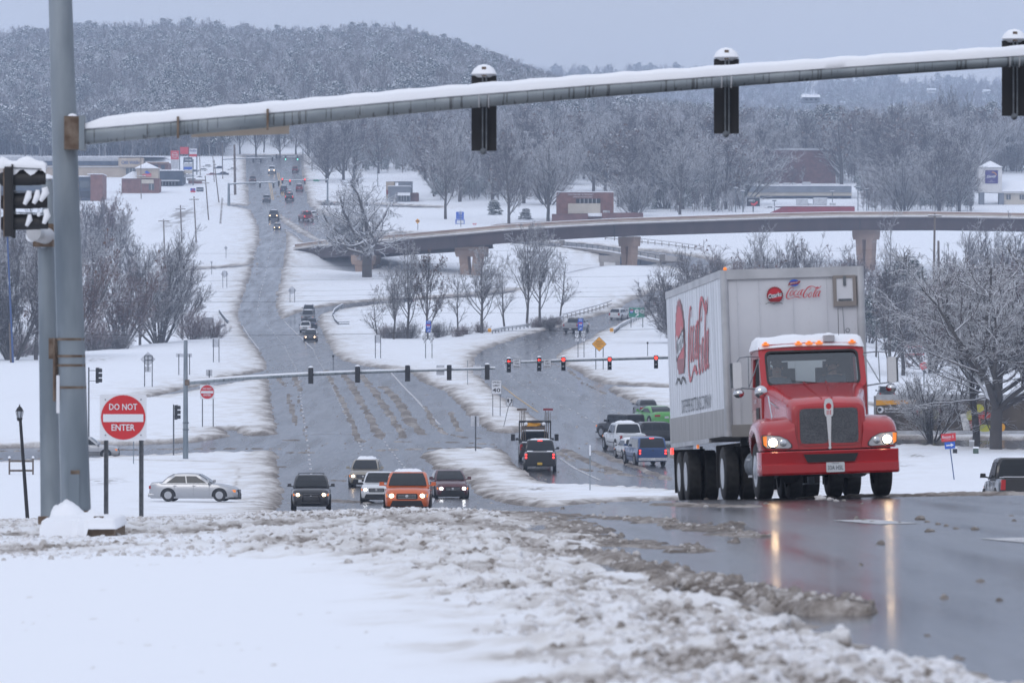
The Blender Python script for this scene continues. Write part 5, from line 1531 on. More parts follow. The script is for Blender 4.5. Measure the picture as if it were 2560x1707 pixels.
# distant blocks
def farblock(nm, lb, boxes, Y):
    b = bldg(nm, lb, px=(boxes[0][0] + boxes[0][2]) / 2, py=boxes[0][3] or 400, Y=Y)
    for x0, y0, x1, y1, dy, dp, mt, pn in boxes: bpart(b, pn, pxbox(x0, y0, x1, y1, Y + dy, dp), mt)
    return b
farblock('tan_warehouse', 'tan block building behind the trees left of the middle signal back', [(1314, 370, 1411, None, 0, 25, 'tanwall', 'wall'), (1312, 368, 1412, 370.5, -.3, 25, 'metal_light', 'coping')], 1440)
farblock('snow_roofed_store', 'grey store with a snowy pitched roof behind the wood', [(1427, 386, 1546, None, 0, 22, 'tanwall', 'wall'), (1430, 379, 1545, 386.5, .6, 21, 'snow', 'roof')], 1425)
farblock('hillside_school', 'pale low buildings with snowy roofs on the lower hillside', [(1424, 355, 1465, None, 0, 15, 'tanwall', 'wall'), (1422, 350, 1467, 356, .2, 15, 'snow', 'roof'), (1483, 355, 1588, None, 4, 12, 'brick', 'wing'), (1483, 353, 1588, 355.5, 3.8, 12, 'snow', 'wing_roof'), (1464, 343, 1477, 358, -1, 4, 'concrete', 'stair_tower')], 1560)
farblock('cream_store', 'cream store with dark stepped roof lines in the right wood', [(2190, 346, 2310, None, 0, 20, 'creamwall', 'wall'), (2178, 343, 2312, 347, -.5, 20, 'navy', 'dark_fascia'), (2215, 338, 2312, 342, 6, 14, 'metal_light', 'upper_roof'), (2176, 341, 2315, 343, 2, 18, 'snow', 'roof_snow')], 1555)
def house(px, py, w, h, Y, lb, col='greywall'):
    b = bldg('hillside_house', lb, 'house', px, py, Y)
    bpart(b, 'wall', pxbox(px - w / 2, py, px + w / 2, py + h, Y, 12), col)
    m = MB(); z = at(px, py, Y).z; X0 = at(px - w / 2 - 2, py, Y).x; X1 = at(px + w / 2 + 2, py, Y).x; up = h * .8 / F * Y
    m.prism([(Y - 1, z), (Y + 13, z), (Y + 6, z + up)], 'x', X0, X1); bpart(b, 'roof', m, 'snow')
    for i in range(3): win(b, px - w / 2 + w * (.15 + .28 * i), py + h * .3, px - w / 2 + w * (.3 + .28 * i), py + h * .7, Y)
    return b
house(2028, 244, 42, 11, 2050, 'blue-grey hillside house with a snowy roof above the two pines', 'greywall')
house(2238, 290, 48, 8, 1900, 'wide white-roofed house on the right hillside', 'whitewall')
house(2165, 287, 18, 6, 1920, 'small white-roofed house left of the wide one on the hillside', 'whitewall')
house(1348, 183, 26, 9, 2400, 'small house just above the snow on the signal arm near the ridge', 'whitewall')
house(503, 372, 34, 14, 1680, 'snow-roofed house behind the tall pylon signs', 'brick')
house(2330, 225, 18, 6, 3400, 'tiny pale house far off on the right ridge', 'whitewall')
house(2468, 228, 14, 6, 3400, 'tiny pale house beside the right signal back', 'whitewall')
# ================================================================ signs and poles
def wtext(s, pxh, m, root, px, py, Y, width=None, **k):
    p = at(px, py, Y)
    return text(s, pxh / F * Y, m, root, tuple(p - Vector(root.location)), width=(width / F * Y) if width else None, **k)
def wpart(root, nm, m, mt, smooth=None):
    o = m.build(nm, mt, root, smooth); o.location = -Vector(root.location); return o
def posts(root, tops, Y, pyb=None, w=.07, mt='post', zadd=0.0):
    for (px, pt, pb) in tops:
        a = at(px, pt, Y)
        b = at(px, pb, Y) if pb else None
        zb = (b.z if b else gz(a.x, Y)) - .35
        m = MB(); m.box((a.x, Y + .05, (a.z + zb) / 2), (w, .05, a.z - zb))
        m.box((a.x - w * .42, Y + .03, (a.z + zb) / 2), (w * .16, .09, a.z - zb)); m.box((a.x + w * .42, Y + .03, (a.z + zb) / 2), (w * .16, .09, a.z - zb))
        wpart(root, 'post', m, mt)
def plate(root, pts, Y, mt, nm='sign_panel', th=.02):
    """pts in photo px"""
    q = [(at(x, y, Y).x, at(x, y, Y).z) for x, y in pts]
    m = MB(); m.prism(q, 'y', Y, Y - th); return wpart(root, nm, m, mt)
def pxrect(x, y, w, h): return [(x - w / 2, y - h / 2), (x + w / 2, y - h / 2), (x + w / 2, y + h / 2), (x - w / 2, y + h / 2)]
def pxrr(x, y, w, h, r): return rrect(x, y, w, h, r)
def pxdia(x, y, r): return [(x, y - r), (x + r, y), (x, y + r), (x - r, y)]
def sroot(name, px, pb, Y, label, cat='road sign', group=None):
    p = at(px, pb, Y)
    return empty(name, (p.x, Y, p.z), label=label, cat=cat, group=group)

def do_not_enter(x, y, s, Y, pL, pR, pb, label):
    r = sroot('do_not_enter_sign', x, pb, Y, label)
    posts(r, [(pL, y - s * .3, pb), (pR, y - s * .3, pb)], Y, w=.075)
    plate(r, pxrr(x, y, s, s * .98, s * .05), Y, 'signwhite')
    plate(r, circle_pts(x, y, s * .475, 40), Y - .022, 'signred', 'red_disc', .006)
    plate(r, pxrect(x, y + s * .015, s * .86, s * .165), Y - .030, 'signwhite', 'white_bar', .004)
    wtext('DO NOT', s * .135, 'signwhite', r, x, y - s * .225, Y - .036, width=s * .60, bold=.012)
    wtext('ENTER', s * .135, 'signwhite', r, x, y + s * .215, Y - .036, width=s * .50, bold=.012)
    for dx, dy in ((-.38, -.38), (.38, -.38), (-.38, .38), (.38, .38)):
        p = at(x + dx * s, y + dy * s, Y - .02); m = MB(); m.cyl((p.x, p.y, p.z), (p.x, p.y - .02, p.z), .012, n=6); wpart(r, 'bolt', m, 'post')
    return r
do_not_enter(308, 1043, 117, 95, 265, 353, 1296, 'big red DO NOT ENTER sign beside the nearest signal masts')
do_not_enter(518, 979.5, 36, far_Y(1075), 506, 533, 1072, 'small red DO NOT ENTER sign beyond the second signal mast')

def back_sign(label, panels, pp, Y=None, pb=None, name='road_sign', mt='signback', bars=()):
    Y = Y or far_Y(max(q[2] for q in pp))
    r = sroot(name, pp[0][0], pp[0][2], Y, label)
    posts(r, pp, Y - .08, w=.09)
    for pn in panels: plate(r, pn, Y, mt, 'sign_panel', .03)
    for x0, y0, x1, y1 in bars:
        m = MB(); m.bar(at(x0, y0, Y - .08), at(x1, y1, Y - .08), .05, .08); wpart(r, 'brace', m, 'post')
    return r
back_sign('back of a diamond warning sign on two braced posts in the left snowfield', [pxdia(370, 898, 19), pxrect(370, 923, 14, 14)], [(361.5, 889, 973), (380.5, 889, 972)], bars=((361.5, 900, 380.5, 900), (361.5, 889, 380.5, 889), (370, 889, 370, 928)))
back_sign('back of a wide narrow sign on two posts behind the second mast', [pxrect(460, 888, 40, 9)], [(447, 885, 943), (474, 885, 939)])
back_sign('back of a small upright sign on two posts at the left shoulder', [pxrect(539, 856, 17, 23)], [(533.5, 847, 911), (547.5, 847, 909)])
back_sign('back of a pale rectangular sign on two tall posts, left shoulder, farther up', [pxrect(520, 804, 25, 17)], [(508, 796, 848), (533, 796, 842)], bars=((508, 795, 533, 795),))
back_sign('back of a small square sign on one post behind the second mast arm', [pxrect(523, 932, 15.5, 16)], [(523, 925, 957)])
back_sign('back of a tiny diamond sign on one post beside the far left shoulder', [pxdia(564.5, 620, 5.2)], [(565, 617, 649)])
back_sign('back of a tiny yield sign on a thin post left of the highway', [[(524.5, 653), (532.5, 653), (528.5, 661)]], [(529.2, 655, 690)])
back_sign('back of a diamond sign on two posts left of the highway bend', [pxdia(561.5, 685, 10)], [(557, 678, 723), (567, 678, 721)])
back_sign('grey diamond sign back on two posts in the snow right of the highway', [pxdia(730, 726, 11)], [(725, 722, 760), (736.5, 722, 760)])
back_sign('back of an upright rectangular sign on two posts between the roads', [pxrect(944, 847, 15, 20)], [(938.5, 838, 899), (951.5, 838, 901)])
back_sign('plain grey sign back on a single post at the tip of the near traffic island', [pxrect(1187.5, 1052, 21, 27)], [(1189, 1040, 1136)])
def thin_post(px, pt, pb, label, top=None):
    Y = far_Y(pb); r = sroot('marker_post', px, pb, Y, label, 'marker post')
    a = at(px, pt, Y); z = gz(a.x, Y) - .2
    m = MB(); m.cyl((a.x, Y, z), (a.x, Y, a.z), .035, n=6); wpart(r, 'post', m, 'steel')
    if top: m = MB(); m.box((a.x, Y - .03, a.z - .3), (.09, .05, .6)); wpart(r, 'reflector', m, top)
thin_post(1475, 1112, 1236, 'thin grey marker post with a pale top standing on the near traffic island', 'signwhite')
thin_post(1169, 900, 968, 'thin marker post on the snowy point between the two roads')
thin_post(727, 788, 810, 'left one of two thin posts in the gore of the side ramp'); thin_post(737, 787, 806, 'right one of two thin posts in the gore of the side ramp')
thin_post(334, 1103, 1168, 'thin post seen between the legs of the big red sign')

def shield(r, x, y, w, num, Y, below=True):
    plate(r, pxrr(x, y, w, w * .95, w * .15), Y, 'signblack', 'shield_plate')
    plate(r, [(x - w * .38, y - w * .38), (x - w * .15, y - w * .34), (x, y - w * .40), (x + w * .15, y - w * .34), (x + w * .38, y - w * .38), (x + w * .42, y + w * .05), (x + w * .3, y + w * .32), (x, y + w * .42), (x - w * .3, y + w * .32), (x - w * .42, y + w * .05)], Y - .02, 'signwhite', 'shield', .006)
    wtext(num, w * .5, 'signblack', r, x, y, Y - .03, width=w * .58, bold=.02)
def interstate(r, x, y, w, Y):
    plate(r, [(x - w * .5, y - w * .3), (x - w * .25, y - w * .48), (x, y - w * .4), (x + w * .25, y - w * .48), (x + w * .5, y - w * .3), (x + w * .46, y + w * .15), (x, y + w * .55), (x - w * .46, y + w * .15)], Y, 'signblue', 'shield')
    plate(r, [(x - w * .46, y - w * .30), (x - w * .25, y - w * .46), (x, y - w * .38), (x + w * .25, y - w * .46), (x + w * .46, y - w * .30), (x + w * .46, y - w * .18), (x - w * .46, y - w * .18)], Y - .02, 'signred', 'shield_crest', .006)
    wtext('49', w * .42, 'signwhite', r, x, y + w * .06, Y - .03, width=w * .62, bold=.02)
def arrow_up_right(r, x, y, s, Y, m='signblack'):
    plate(r, [(x - s * .35, y + s * .5), (x - s * .35, y + s * .05), (x - s * .1, y - s * .25), (x + s * .1, y - s * .25), (x + s * .0, y - s * .5), (x + s * .5, y - s * .3), (x + s * .15, y + s * .1), (x + s * .12, y - s * .08), (x - s * .02, y - s * .08), (x - s * .15, y + s * .08), (x - s * .15, y + s * .5)], Y, m, 'arrow', .005)
def route_group(x, y, pL, pR, pb, nums, label):
    Y = far_Y(pb)
    r = sroot('route_sign', x, pb, Y, label)
    posts(r, [(pL, y + 4, pb), (pR, y + 4, pb), ((pL + pR) / 2 - 1, y - 14, y + 22)], Y + .06, w=.09)
    plate(r, pxrect(x, y - 13, 12, 7), Y, 'signblue'); wtext('TO', 4, 'signwhite', r, x, y - 13, Y - .03, bold=.02)
    plate(r, pxrect(x, y - 2.5, 13.5, 13.5), Y + .015, 'signblue'); interstate(r, x, y - 2, 11.5, Y - .012)
    plate(r, pxrect(x, y + 9, 11, 8), Y, 'signblue'); arrow_up_right(r, x, y + 9, 7, Y - .025, 'signwhite')
    for k_, (dx, nn) in enumerate(zip((-8.0, 8.0), nums)):
        cx = x + dx - 0.5
        plate(r, pxrect(cx, y + 17, 9, 4.6), Y, 'signwhite'); wtext('TO', 3, 'signblack', r, cx, y + 17, Y - .03, bold=.02)
        shield(r, cx, y + 26, 12, nn, Y)
        plate(r, pxrect(cx, y + 36, 8, 7), Y, 'signwhite'); arrow_up_right(r, cx, y + 36, 5.6, Y - .025)
    return r
route_group(1071, 818, 1064, 1080, 901, ('62', '71'), 'blue interstate 49 sign above US 62 and 71 shields, middle of the picture')
route_group(1451, 813, 1445, 1460, 899, ('71', '62'), 'blue interstate 49 sign above US 71 and 62 shields, beside the ramp')
Y = far_Y(930)
r = sroot('bridge_ices_sign', 1498, 930, Y, 'yellow diamond BRIDGE ICES BEFORE ROAD sign on two posts')
posts(r, [(1489.5, 862, 927), (1508, 862, 930)], Y + .05, w=.09)
plate(r, pxdia(1498, 860, 18.6), Y, 'signblack', 'border'); plate(r, pxdia(1498, 860, 17.6), Y - .022, 'signyellow', 'sign_face', .006)
for t_, dy, w_ in (('BRIDGE', -6.2, 14), ('ICES BEFORE', -.4, 23), ('ROAD', 5.4, 10)): wtext(t_, 3.9, 'signblack', r, 1498, 860 + dy, Y - .032, width=w_, bold=.01)
Y = far_Y(823)
r = sroot('green_guide_sign', 1592, 823, Y, 'green guide sign with 49, 71 and 62 shields and an arrow beside the ramp')
posts(r, [(1577.5, 780, 821), (1607, 780, 824)], Y + .06, w=.12)
plate(r, pxrr(1592, 781, 40.5, 25, 2), Y, 'signwhite', 'border'); plate(r, pxrr(1592, 781, 39.5, 24, 1.6), Y - .022, 'signgreen', 'sign_face', .006)
for x_, n_, in ((1579, 'I'), (1592, '71'), (1605, '62')):
    wtext('TO', 2.2, 'signwhite', r, x_, 771.5, Y - .032, bold=.01)
    if n_ == 'I': interstate(r, x_, 778.5, 10, Y - .03)
    else:
        plate(r, pxrr(x_, 778.5, 10, 9.5, 3), Y - .03, 'signwhite', 'shield', .006); wtext(n_, 5, 'signblack', r, x_, 778.5, Y - .04, bold=.02)
plate(r, [(1588, 790.5), (1593, 787), (1591.5, 785.5), (1597, 784), (1596, 789.5), (1594.5, 788.3), (1589.5, 792)], Y - .03, 'signwhite', 'arrow', .006)
Y = far_Y(1048)
r = sroot('speed_limit_sign', 1241, 1048, Y, 'white SPEED LIMIT 40 sign on two posts between the two roads')
posts(r, [(1232, 952, 1047), (1250.5, 952, 1047)], Y + .05, w=.06)
plate(r, pxrr(1241, 967.5, 25, 35, 2), Y, 'signblack', 'border'); plate(r, pxrr(1241, 967.5, 24, 34, 1.6), Y - .022, 'signwhite', 'sign_face', .006)
wtext('SPEED', 4.6, 'signblack', r, 1241, 955.5, Y - .032, width=20, bold=.012); wtext('LIMIT', 4.6, 'signblack', r, 1241, 963.5, Y - .032, width=17, bold=.012); wtext('40', 10, 'signblack', r, 1241, 975, Y - .032, width=20, bold=.02)
Y = far_Y(1074)
r = sroot('keep_right_sign', 1257, 1074, Y, 'small white keep-right sign on a leaning post at the end of the island')
a = at(1272, 1012, Y); b_ = at(1257, 1076, Y); m = MB(); m.bar(a + Vector((0, .05, 0)), b_ + Vector((0, .05, 0)), .07, .05); wpart(r, 'post', m, 'post')
plate(r, [(1266, 992.5), (1283, 994), (1281.5, 1016), (1265, 1015)], Y, 'signblack', 'border'); plate(r, [(1266.8, 993.3), (1282.2, 994.7), (1280.7, 1015.2), (1265.8, 1014.2)], Y - .022, 'signwhite', 'sign_face', .006)
plate(r, [(1268, 996.5), (1273, 997), (1272.5, 1004), (1270.5, 1007), (1268, 1003)], Y - .03, 'signblack', 'island_mark', .005)
plate(r, [(1273, 1013.5), (1273.5, 1009.5), (1278, 1004), (1278, 1001), (1275.5, 1001), (1279, 996), (1282, 1001.4), (1280, 1001.2), (1280, 1005), (1275.8, 1010.2), (1275.3, 1013.7)], Y - .03, 'signblack', 'arrow', .005)
# leaning red and blue arrow sign at the right
Y = far_Y(1209)
r = sroot('arrow_sign', 2387, 1209, Y, 'leaning post with a red panel above a blue arrow panel beside the parking lot', 'sign')
m = MB(); m.bar(at(2375, 1118, Y + .05), at(2387, 1211, Y + .05), .07, .06); wpart(r, 'post', m, 'bluewall')
plate(r, [(2352, 1085), (2389, 1081.5), (2390, 1101), (2354, 1104.5)], Y, 'signred', 'red_panel'); wtext('Encom 5', 7, 'signwhite', r, 2370, 1091.5, Y - .03, width=28, tilt=.06, bold=.01); wtext('and nearby', 2.5, 'signwhite', r, 2368, 1098, Y - .03, width=18, tilt=.06)
plate(r, [(2361, 1105.5), (2387, 1103.5), (2388, 1120), (2362.5, 1122.5)], Y, 'signblue', 'blue_panel')
plate(r, [(2365.5, 1111.8), (2377, 1110.8), (2376.5, 1107.4), (2384.5, 1111.6), (2377.5, 1116.6), (2377.2, 1113.8), (2365.8, 1115)], Y - .022, 'signwhite', 'arrow', .005)
# stop sign
Y = far_Y(979)
r = sroot('stop_sign', 2309, 979, Y, 'red octagonal stop sign in the parking area behind the truck mirror')
posts(r, [(2310, 905, 979)], Y + .05, w=.1, mt='steel_dark')
oc = [(2309 + 10.6 * math.cos(math.radians(22.5 + 45 * i)), 914.5 + 10.6 * math.sin(math.radians(22.5 + 45 * i))) for i in range(8)]
plate(r, oc, Y, 'signwhite', 'border'); plate(r, [(2309 + (x - 2309) * .93, 914.5 + (y - 914.5) * .93) for x, y in oc], Y - .022, 'signred', 'sign_face', .006); wtext('STOP', 6, 'signwhite', r, 2309, 914.5, Y - .032, width=15, bold=.02)
# tyre shop sign
Y = far_Y(892)
r = sroot('tire_shop_sign', 2282, 892, Y, 'white ground sign lettered in red and black, partly behind the forked tree', 'sign')
plate(r, pxrect(2282, 871.5, 56, 26), Y, 'signwhite', 'sign_panel', .4); plate(r, pxrect(2282, 885.5, 56, 3), Y - .1, 'signred', 'red_strip', .35)
plate(r, pxrect(2282, 890, 40, 6), Y + .05, 'concrete', 'plinth', .3)
wtext('DISCOUNT', 7, 'signred', r, 2282, 865.5, Y - .43, width=50, bold=.03); wtext('TIRE', 8, 'signblack', r, 2284, 876.5, Y - .43, width=27, bold=.03)
# yard sign on two wires
Y = far_Y(1240)
r = sroot('yard_sign', 521, 1235, Y, 'small orange-red yard sign stuck in the snow above the silver sedan', 'sign')
M['signorange'] = mat('sign_orange', (0.75, 0.06, 0.03), .5)
plate(r, [(512.5, 1208.5), (529, 1207.5), (529, 1217.5), (512.8, 1218.5)], Y, 'signorange'); wtext('NOW', 3.2, 'signred', r, 521, 1211, Y - .03, bold=.02); wtext('HIRING', 3.4, 'signred', r, 521, 1215, Y - .03, width=13, bold=.02)
for x in (516, 526):
    a = at(x, 1217, Y); m = MB(); m.cyl((a.x, Y, gz(a.x, Y)), (a.x, Y, a.z), .008, n=4); wpart(r, 'wire_leg', m, 'steel')
Y = far_Y(579)
r = sroot('warning_sign', 1044, 579, Y, 'small yellow diamond sign with a dark arrow behind the left part of the overpass')
posts(r, [(1044.5, 555, 579)], Y + .1, w=.12); plate(r, pxdia(1044, 553, 6.3), Y, 'signyellow'); plate(r, [(1040, 552), (1048, 552), (1048, 554.5), (1040, 554.5)], Y - .05, 'signblack', 'arrow', .01)
Y = far_Y(563)
r = sroot('clinic_sign', 1150, 563, Y, 'blue monument sign with a white base beside the tall tree behind the overpass', 'sign')
plate(r, pxrect(1150, 539, 19.5, 18), Y, 'signblue', 'sign_panel', .5); plate(r, pxrect(1150, 555, 23, 12), Y + .02, 'signblue', 'base', .55); plate(r, pxrect(1150.5, 555, 18, 8), Y - .56, 'signwhite', 'base_panel', .02)
wtext('CS', 5.5, 'signwhite', r, 1151, 534, Y - .52, bold=.02); wtext('CLINIC', 2.6, 'signwhite', r, 1151, 542, Y - .52, width=13)
Y = far_Y(567)
r = sroot('yield_sign', 1186.5, 566, Y, 'small red and white yield sign behind the overpass'); posts(r, [(1186.5, 562, 568)], Y + .1, w=.12)
plate(r, [(1181, 558.5), (1192, 558.5), (1186.5, 566.5)], Y, 'signred'); plate(r, [(1183.4, 560), (1189.6, 560), (1186.5, 564.4)], Y - .03, 'signwhite', 'inner', .01)
# pylon signs at the far left
def pylon(name, px, pb, label, legs, panels, texts, Y=None):
    Y = Y or far_Y(pb); r = sroot(name, px, pb, Y, label, 'pylon sign')
    for x, t in legs:
        a = at(x, t, Y); m = MB(); z = gz(a.x, Y) - .3; m.box((a.x, Y + .2, (a.z + z) / 2), (.26, .26, a.z - z)); wpart(r, 'leg', m, 'steel_dark')
    for x, y, w, h, mt in panels: plate(r, pxrect(x, y, w, h), Y - .1 - .02 * panels.index((x, y, w, h, mt)), mt, 'sign_panel', .25)
    for s, x, y, h, w, mt in texts: wtext(s, h, mt, r, x, y, Y - .6, width=w, bold=.02)
    return r
r = pylon('car_dealer_pylon', 437, 425, 'tall white pylon topped by a red square with a ringed emblem', [], [(437, 412, 20, 30, 'metal_light'), (437, 388, 20, 22, 'signred')], [('NISSAN', 437, 388, 2.6, 13, 'signwhite')], Y=1390)
m = MB(); c = at(437, 388, 1389.4); R = 6.5 / F * 1390
for i in range(24):
    a0 = 2 * PI * i / 24; a1 = 2 * PI * (i + 1) / 24
    if abs(math.sin(a0)) > .25 or abs(math.sin(a1)) > .25: m.bar(c + Vector((R * math.cos(a0), 0, R * math.sin(a0))), c + Vector((R * math.cos(a1), 0, R * math.sin(a1))), .03, .10)
wpart(r, 'emblem_ring', m, 'signwhite')
pylon('shop_pylon', 472, 440, 'tall pylon with a red board beside a white and purple one', [(449, 366), (472, 364), (492, 368)], [(461, 377, 21, 18, 'signred'), (483, 380, 19, 16, 'signwhite'), (483, 389, 19, 6, 'signred')], [('FedEx', 483, 377, 4.6, 16, 'purple')])
pylon('strip_mall_pylon', 470, 466, 'two-legged pylon stacked with blue, cream and white tenant panels', [(459.5, 398), (482.5, 398)], [(470, 400, 22, 12, 'navy'), (470, 413, 22, 9, 'metal_light'), (470, 421, 21, 7, 'signblue'), (470, 430, 21, 9, 'creamwall'), (470, 440, 21, 7, 'metal_light')], [('THE LAB', 470, 400, 4, 17, 'signwhite')])
r = pylon('oil_shop_sign', 482, 484, 'low red, white and blue sign in front of the oil change shop', [], [(482.5, 480, 12.5, 7, 'signred'), (482.5, 474, 12.5, 6, 'signblue')], [('V', 482.5, 474.5, 5, 8, 'signred')])
pylon('bank_sign', 500, 482, 'dark low sign with an arched top beside the red oil change sign', [], [(500, 474, 18, 11, 'navy'), (500, 481, 17, 4, 'concrete')], [('MRS BOOTS', 500, 474, 3, 14, 'signwhite')])
pylon('brick_monument_sign', 488, 462, 'long low brick wall sign with snow on top below the pylons', [], [(488, 456, 34, 9, 'brick'), (478, 449, 22, 6, 'concrete'), (500, 451.5, 26, 4, 'concrete')], [])
r = pylon('chili_sign', 1883, 533, 'black hanging-style sign with a red chili pepper behind the overpass', [(1883, 515)], [(1883, 505, 34, 23, 'signwhite'), (1883, 505, 32.5, 21.5, 'signblack')], [("chili's", 1879, 501, 6, 15, 'signwhite')])
m = MB(); pts = [at(1877, 507, far_Y(533) - .7), at(1880, 511, far_Y(533) - .7), at(1886, 512, far_Y(533) - .7), at(1892, 507, far_Y(533) - .7), at(1893, 503, far_Y(533) - .7)]; m.tube(pts, [.06, .22, .28, .26, .12], 6); wpart(r, 'pepper', m, 'signred')
m = MB(); m.tube([at(1893, 503, far_Y(533) - .7), at(1894, 498.5, far_Y(533) - .7)], [.07, .05], 5); wpart(r, 'pepper_stem', m, 'signgreen')

# wooden and steel poles
def pole(name, label, pt, pb, Y=None, r=.14, mt='wood', arms=(), cat='utility pole', extra=None):
    Y = Y or far_Y(pb[1])
    a = at(pb[0], pb[1], Y); z = min(a.z, gz(a.x, Y)) - .3; t = at(pt[0], pt[1], Y)
    o = empty(name, (a.x, Y, z + .3), label=label, cat=cat)
    m = MB(); m.tube([(a.x, Y, z), t], [r, r * .7], 8); wpart(o, 'pole', m, mt, 40)
    for y, w in arms:
        f_ = (y - pt[1]) / (pb[1] - pt[1]); xx = pt[0] + (pb[0] - pt[0]) * f_; c = at(xx, y, Y)
        m = MB(); m.box((c.x, Y - .15, c.z), (w / F * Y, .12, .14)); wpart(o, 'crossarm', m, mt)
        m = MB(); m.box((c.x, Y - .15, c.z + .11), (w / F * Y, .13, .08)); wpart(o, 'snow_cap', m, 'snow')
    return o
pole('utility_pole', 'wooden pole with one crossarm standing alone in the left snowfield', (485, 491), (491, 610), arms=((499, 24),))
pole('utility_pole', 'wooden pole with a crossarm rising beside the top of the largest bush', (451, 513), (455, 612), arms=((523, 25),), r=.15)
pole('utility_pole', 'pole top with crossarm showing above the largest bush', (409, 548), (412, 660), arms=((553, 27),))
pole('utility_pole', 'leaning wooden pole without wires right of the one with a single crossarm', (513, 440), (522, 553), arms=((458, 18),))
pole('utility_pole', 'tall leaning pole beside the wooden steps marker', (535, 400), (548, 509), arms=((412, 8),))
pole('utility_pole', 'thick wooden pole at the highway edge carrying street lights and boxes', (586, 362), (588, 490), r=.32, arms=((402, 10),))
pole('utility_pole', 'tall thin pole behind the snow-covered parked cars', (498, 357), (501, 442), r=.11); pole('utility_pole', 'second tall thin pole behind the snow-covered parked cars', (556, 358), (557, 450), r=.11)
pole('utility_pole', 'slender pole among the parked cars near the pylons', (532, 390), (536, 458), r=.11); pole('utility_pole', 'thin pole rising right before the brick oil change shop', (352, 394), (353, 500), r=.11, arms=((441, 26),))
pole('utility_pole', 'crossarm pole poking out of the left thicket', (248, 648), (249, 740), arms=((666, 32),)); pole('utility_pole', 'snow-topped crossarm pole in the middle of the left thicket', (294, 637), (294, 730), arms=((641, 21),))
pole('utility_pole', 'wooden pole with two pairs of wires in front of the overpass at the right', (2337, 534), (2332, 700), r=.20, arms=((540, 34),), Y=760)
pole('wooden_stump_pole', 'short dark wooden pole right of the one in front of the overpass', (2346, 602), (2349, 700), r=.22, Y=740)
pole('light_pole', 'dark blue steel pole leaning at the left edge beside a wooden one', (17, 560), (33, 912), r=.13, mt='bluewall', cat='light pole'); pole('utility_pole', 'short wooden pole next to the leaning blue steel pole', (24, 808), (28, 912), r=.13)
for i, (x, t, b_) in enumerate([(885, 412, 508), (780, 358, 430), (757, 372, 425), (1086, 395, 480), (944, 405, 470), (60, 340, 420), (80, 338, 425), (104, 345, 425), (1440, 360, 420), (1500, 350, 420)]):
    pole('light_pole', ['thin light pole behind the oak crown', 'thin light pole right of the farthest green lights', 'thin light pole between the farthest green lights and the oak', 'thin light pole under the left signal back, above the monument sign', 'thin light pole left of the grey restaurant', 'leftmost of three thin poles behind the near masts', 'middle one of three thin poles behind the near masts', 'rightmost of three thin poles behind the near masts', 'thin pole beside the hillside school', 'thin pole right of the hillside school'][i], (x, t), (x + .5, b_), r=.10, mt='steel_dark', cat='light pole', arms=((t + 1, 9),))
for x, t, b_ in [(1839, 471, 534), (1857, 479, 534), (1936, 502, 530), (2081, 480, 533), (2145, 469, 530), (2167, 474, 530), (2264, 495, 529), (2357, 482, 529), (2425, 478, 529), (2429, 475, 529)]:
    o = pole('lot_light', 'thin dark parking-lot light behind the overpass', (x, t), (x, b_), r=.10, mt='steel_dark', cat='parking light'); o['group'] = 'parking-lot lights behind the overpass'
    p = at(x, t, far_Y(b_)); m = MB(); m.box((p.x, p.y, p.z), (.9, .5, .22)); wpart(o, 'lamp_head', m, 'steel_dark'); m = MB(); m.box((p.x, p.y, p.z + .16), (.9, .5, .10)); wpart(o, 'snow_cap', m, 'snow')
pole('light_pole', 'dark curved lamp post beside the blue monument sign', (1152, 527), (1152, 570), r=.08, mt='steel_dark', cat='light pole')
# power lines across the middle
def wire(pts, label, r=.02, sag=0.0):
    P = [at(*p) for p in pts]; Q = []
    for a, b in zip(P[:-1], P[1:]):
        for i in range(14):
            t = i / 14; q = a.lerp(b, t); q.z -= sag * 4 * t * (1 - t); Q.append(q)
    Q.append(P[-1]); m = MB(); m.tube(Q, r, 4)
    o = m.build('power_line', 'black'); return tag(o, label, 'power line', 'power lines crossing the valley')
for ya, yb, yc, Yd, rr_, lb in [(740, 743, 722, 330, .014, 'thick dark power line crossing above the side ramp'), (819, 827, 803, 300, .015, 'lowest thick power line crossing at the height of the route signs'), (619, 624, 640, 380, .008, 'uppermost thin wire crossing in front of the bridge piers'), (652, 658, 662, 370, .008, 'thin wire crossing just under the bridge pier tops'),
                                (686, 692, 678, 360, .008, 'thin wire crossing in front of the oak trunk'), (713, 719, 704, 355, .007, 'thin wire a little above the thick dark one'), (728, 730, 712, 350, .007, 'thin wire directly above the thick dark one'), (764, 768, 752, 345, .007, 'thin wire just below the thick dark one'), (778, 781, 770, 340, .007, 'thin wire between the two thick ones')]:
    wire([(-300, ya, Yd), (1150, yb, Yd + 10), (2300, yc - 20, Yd + 30)], lb, rr_ * .62, .35)

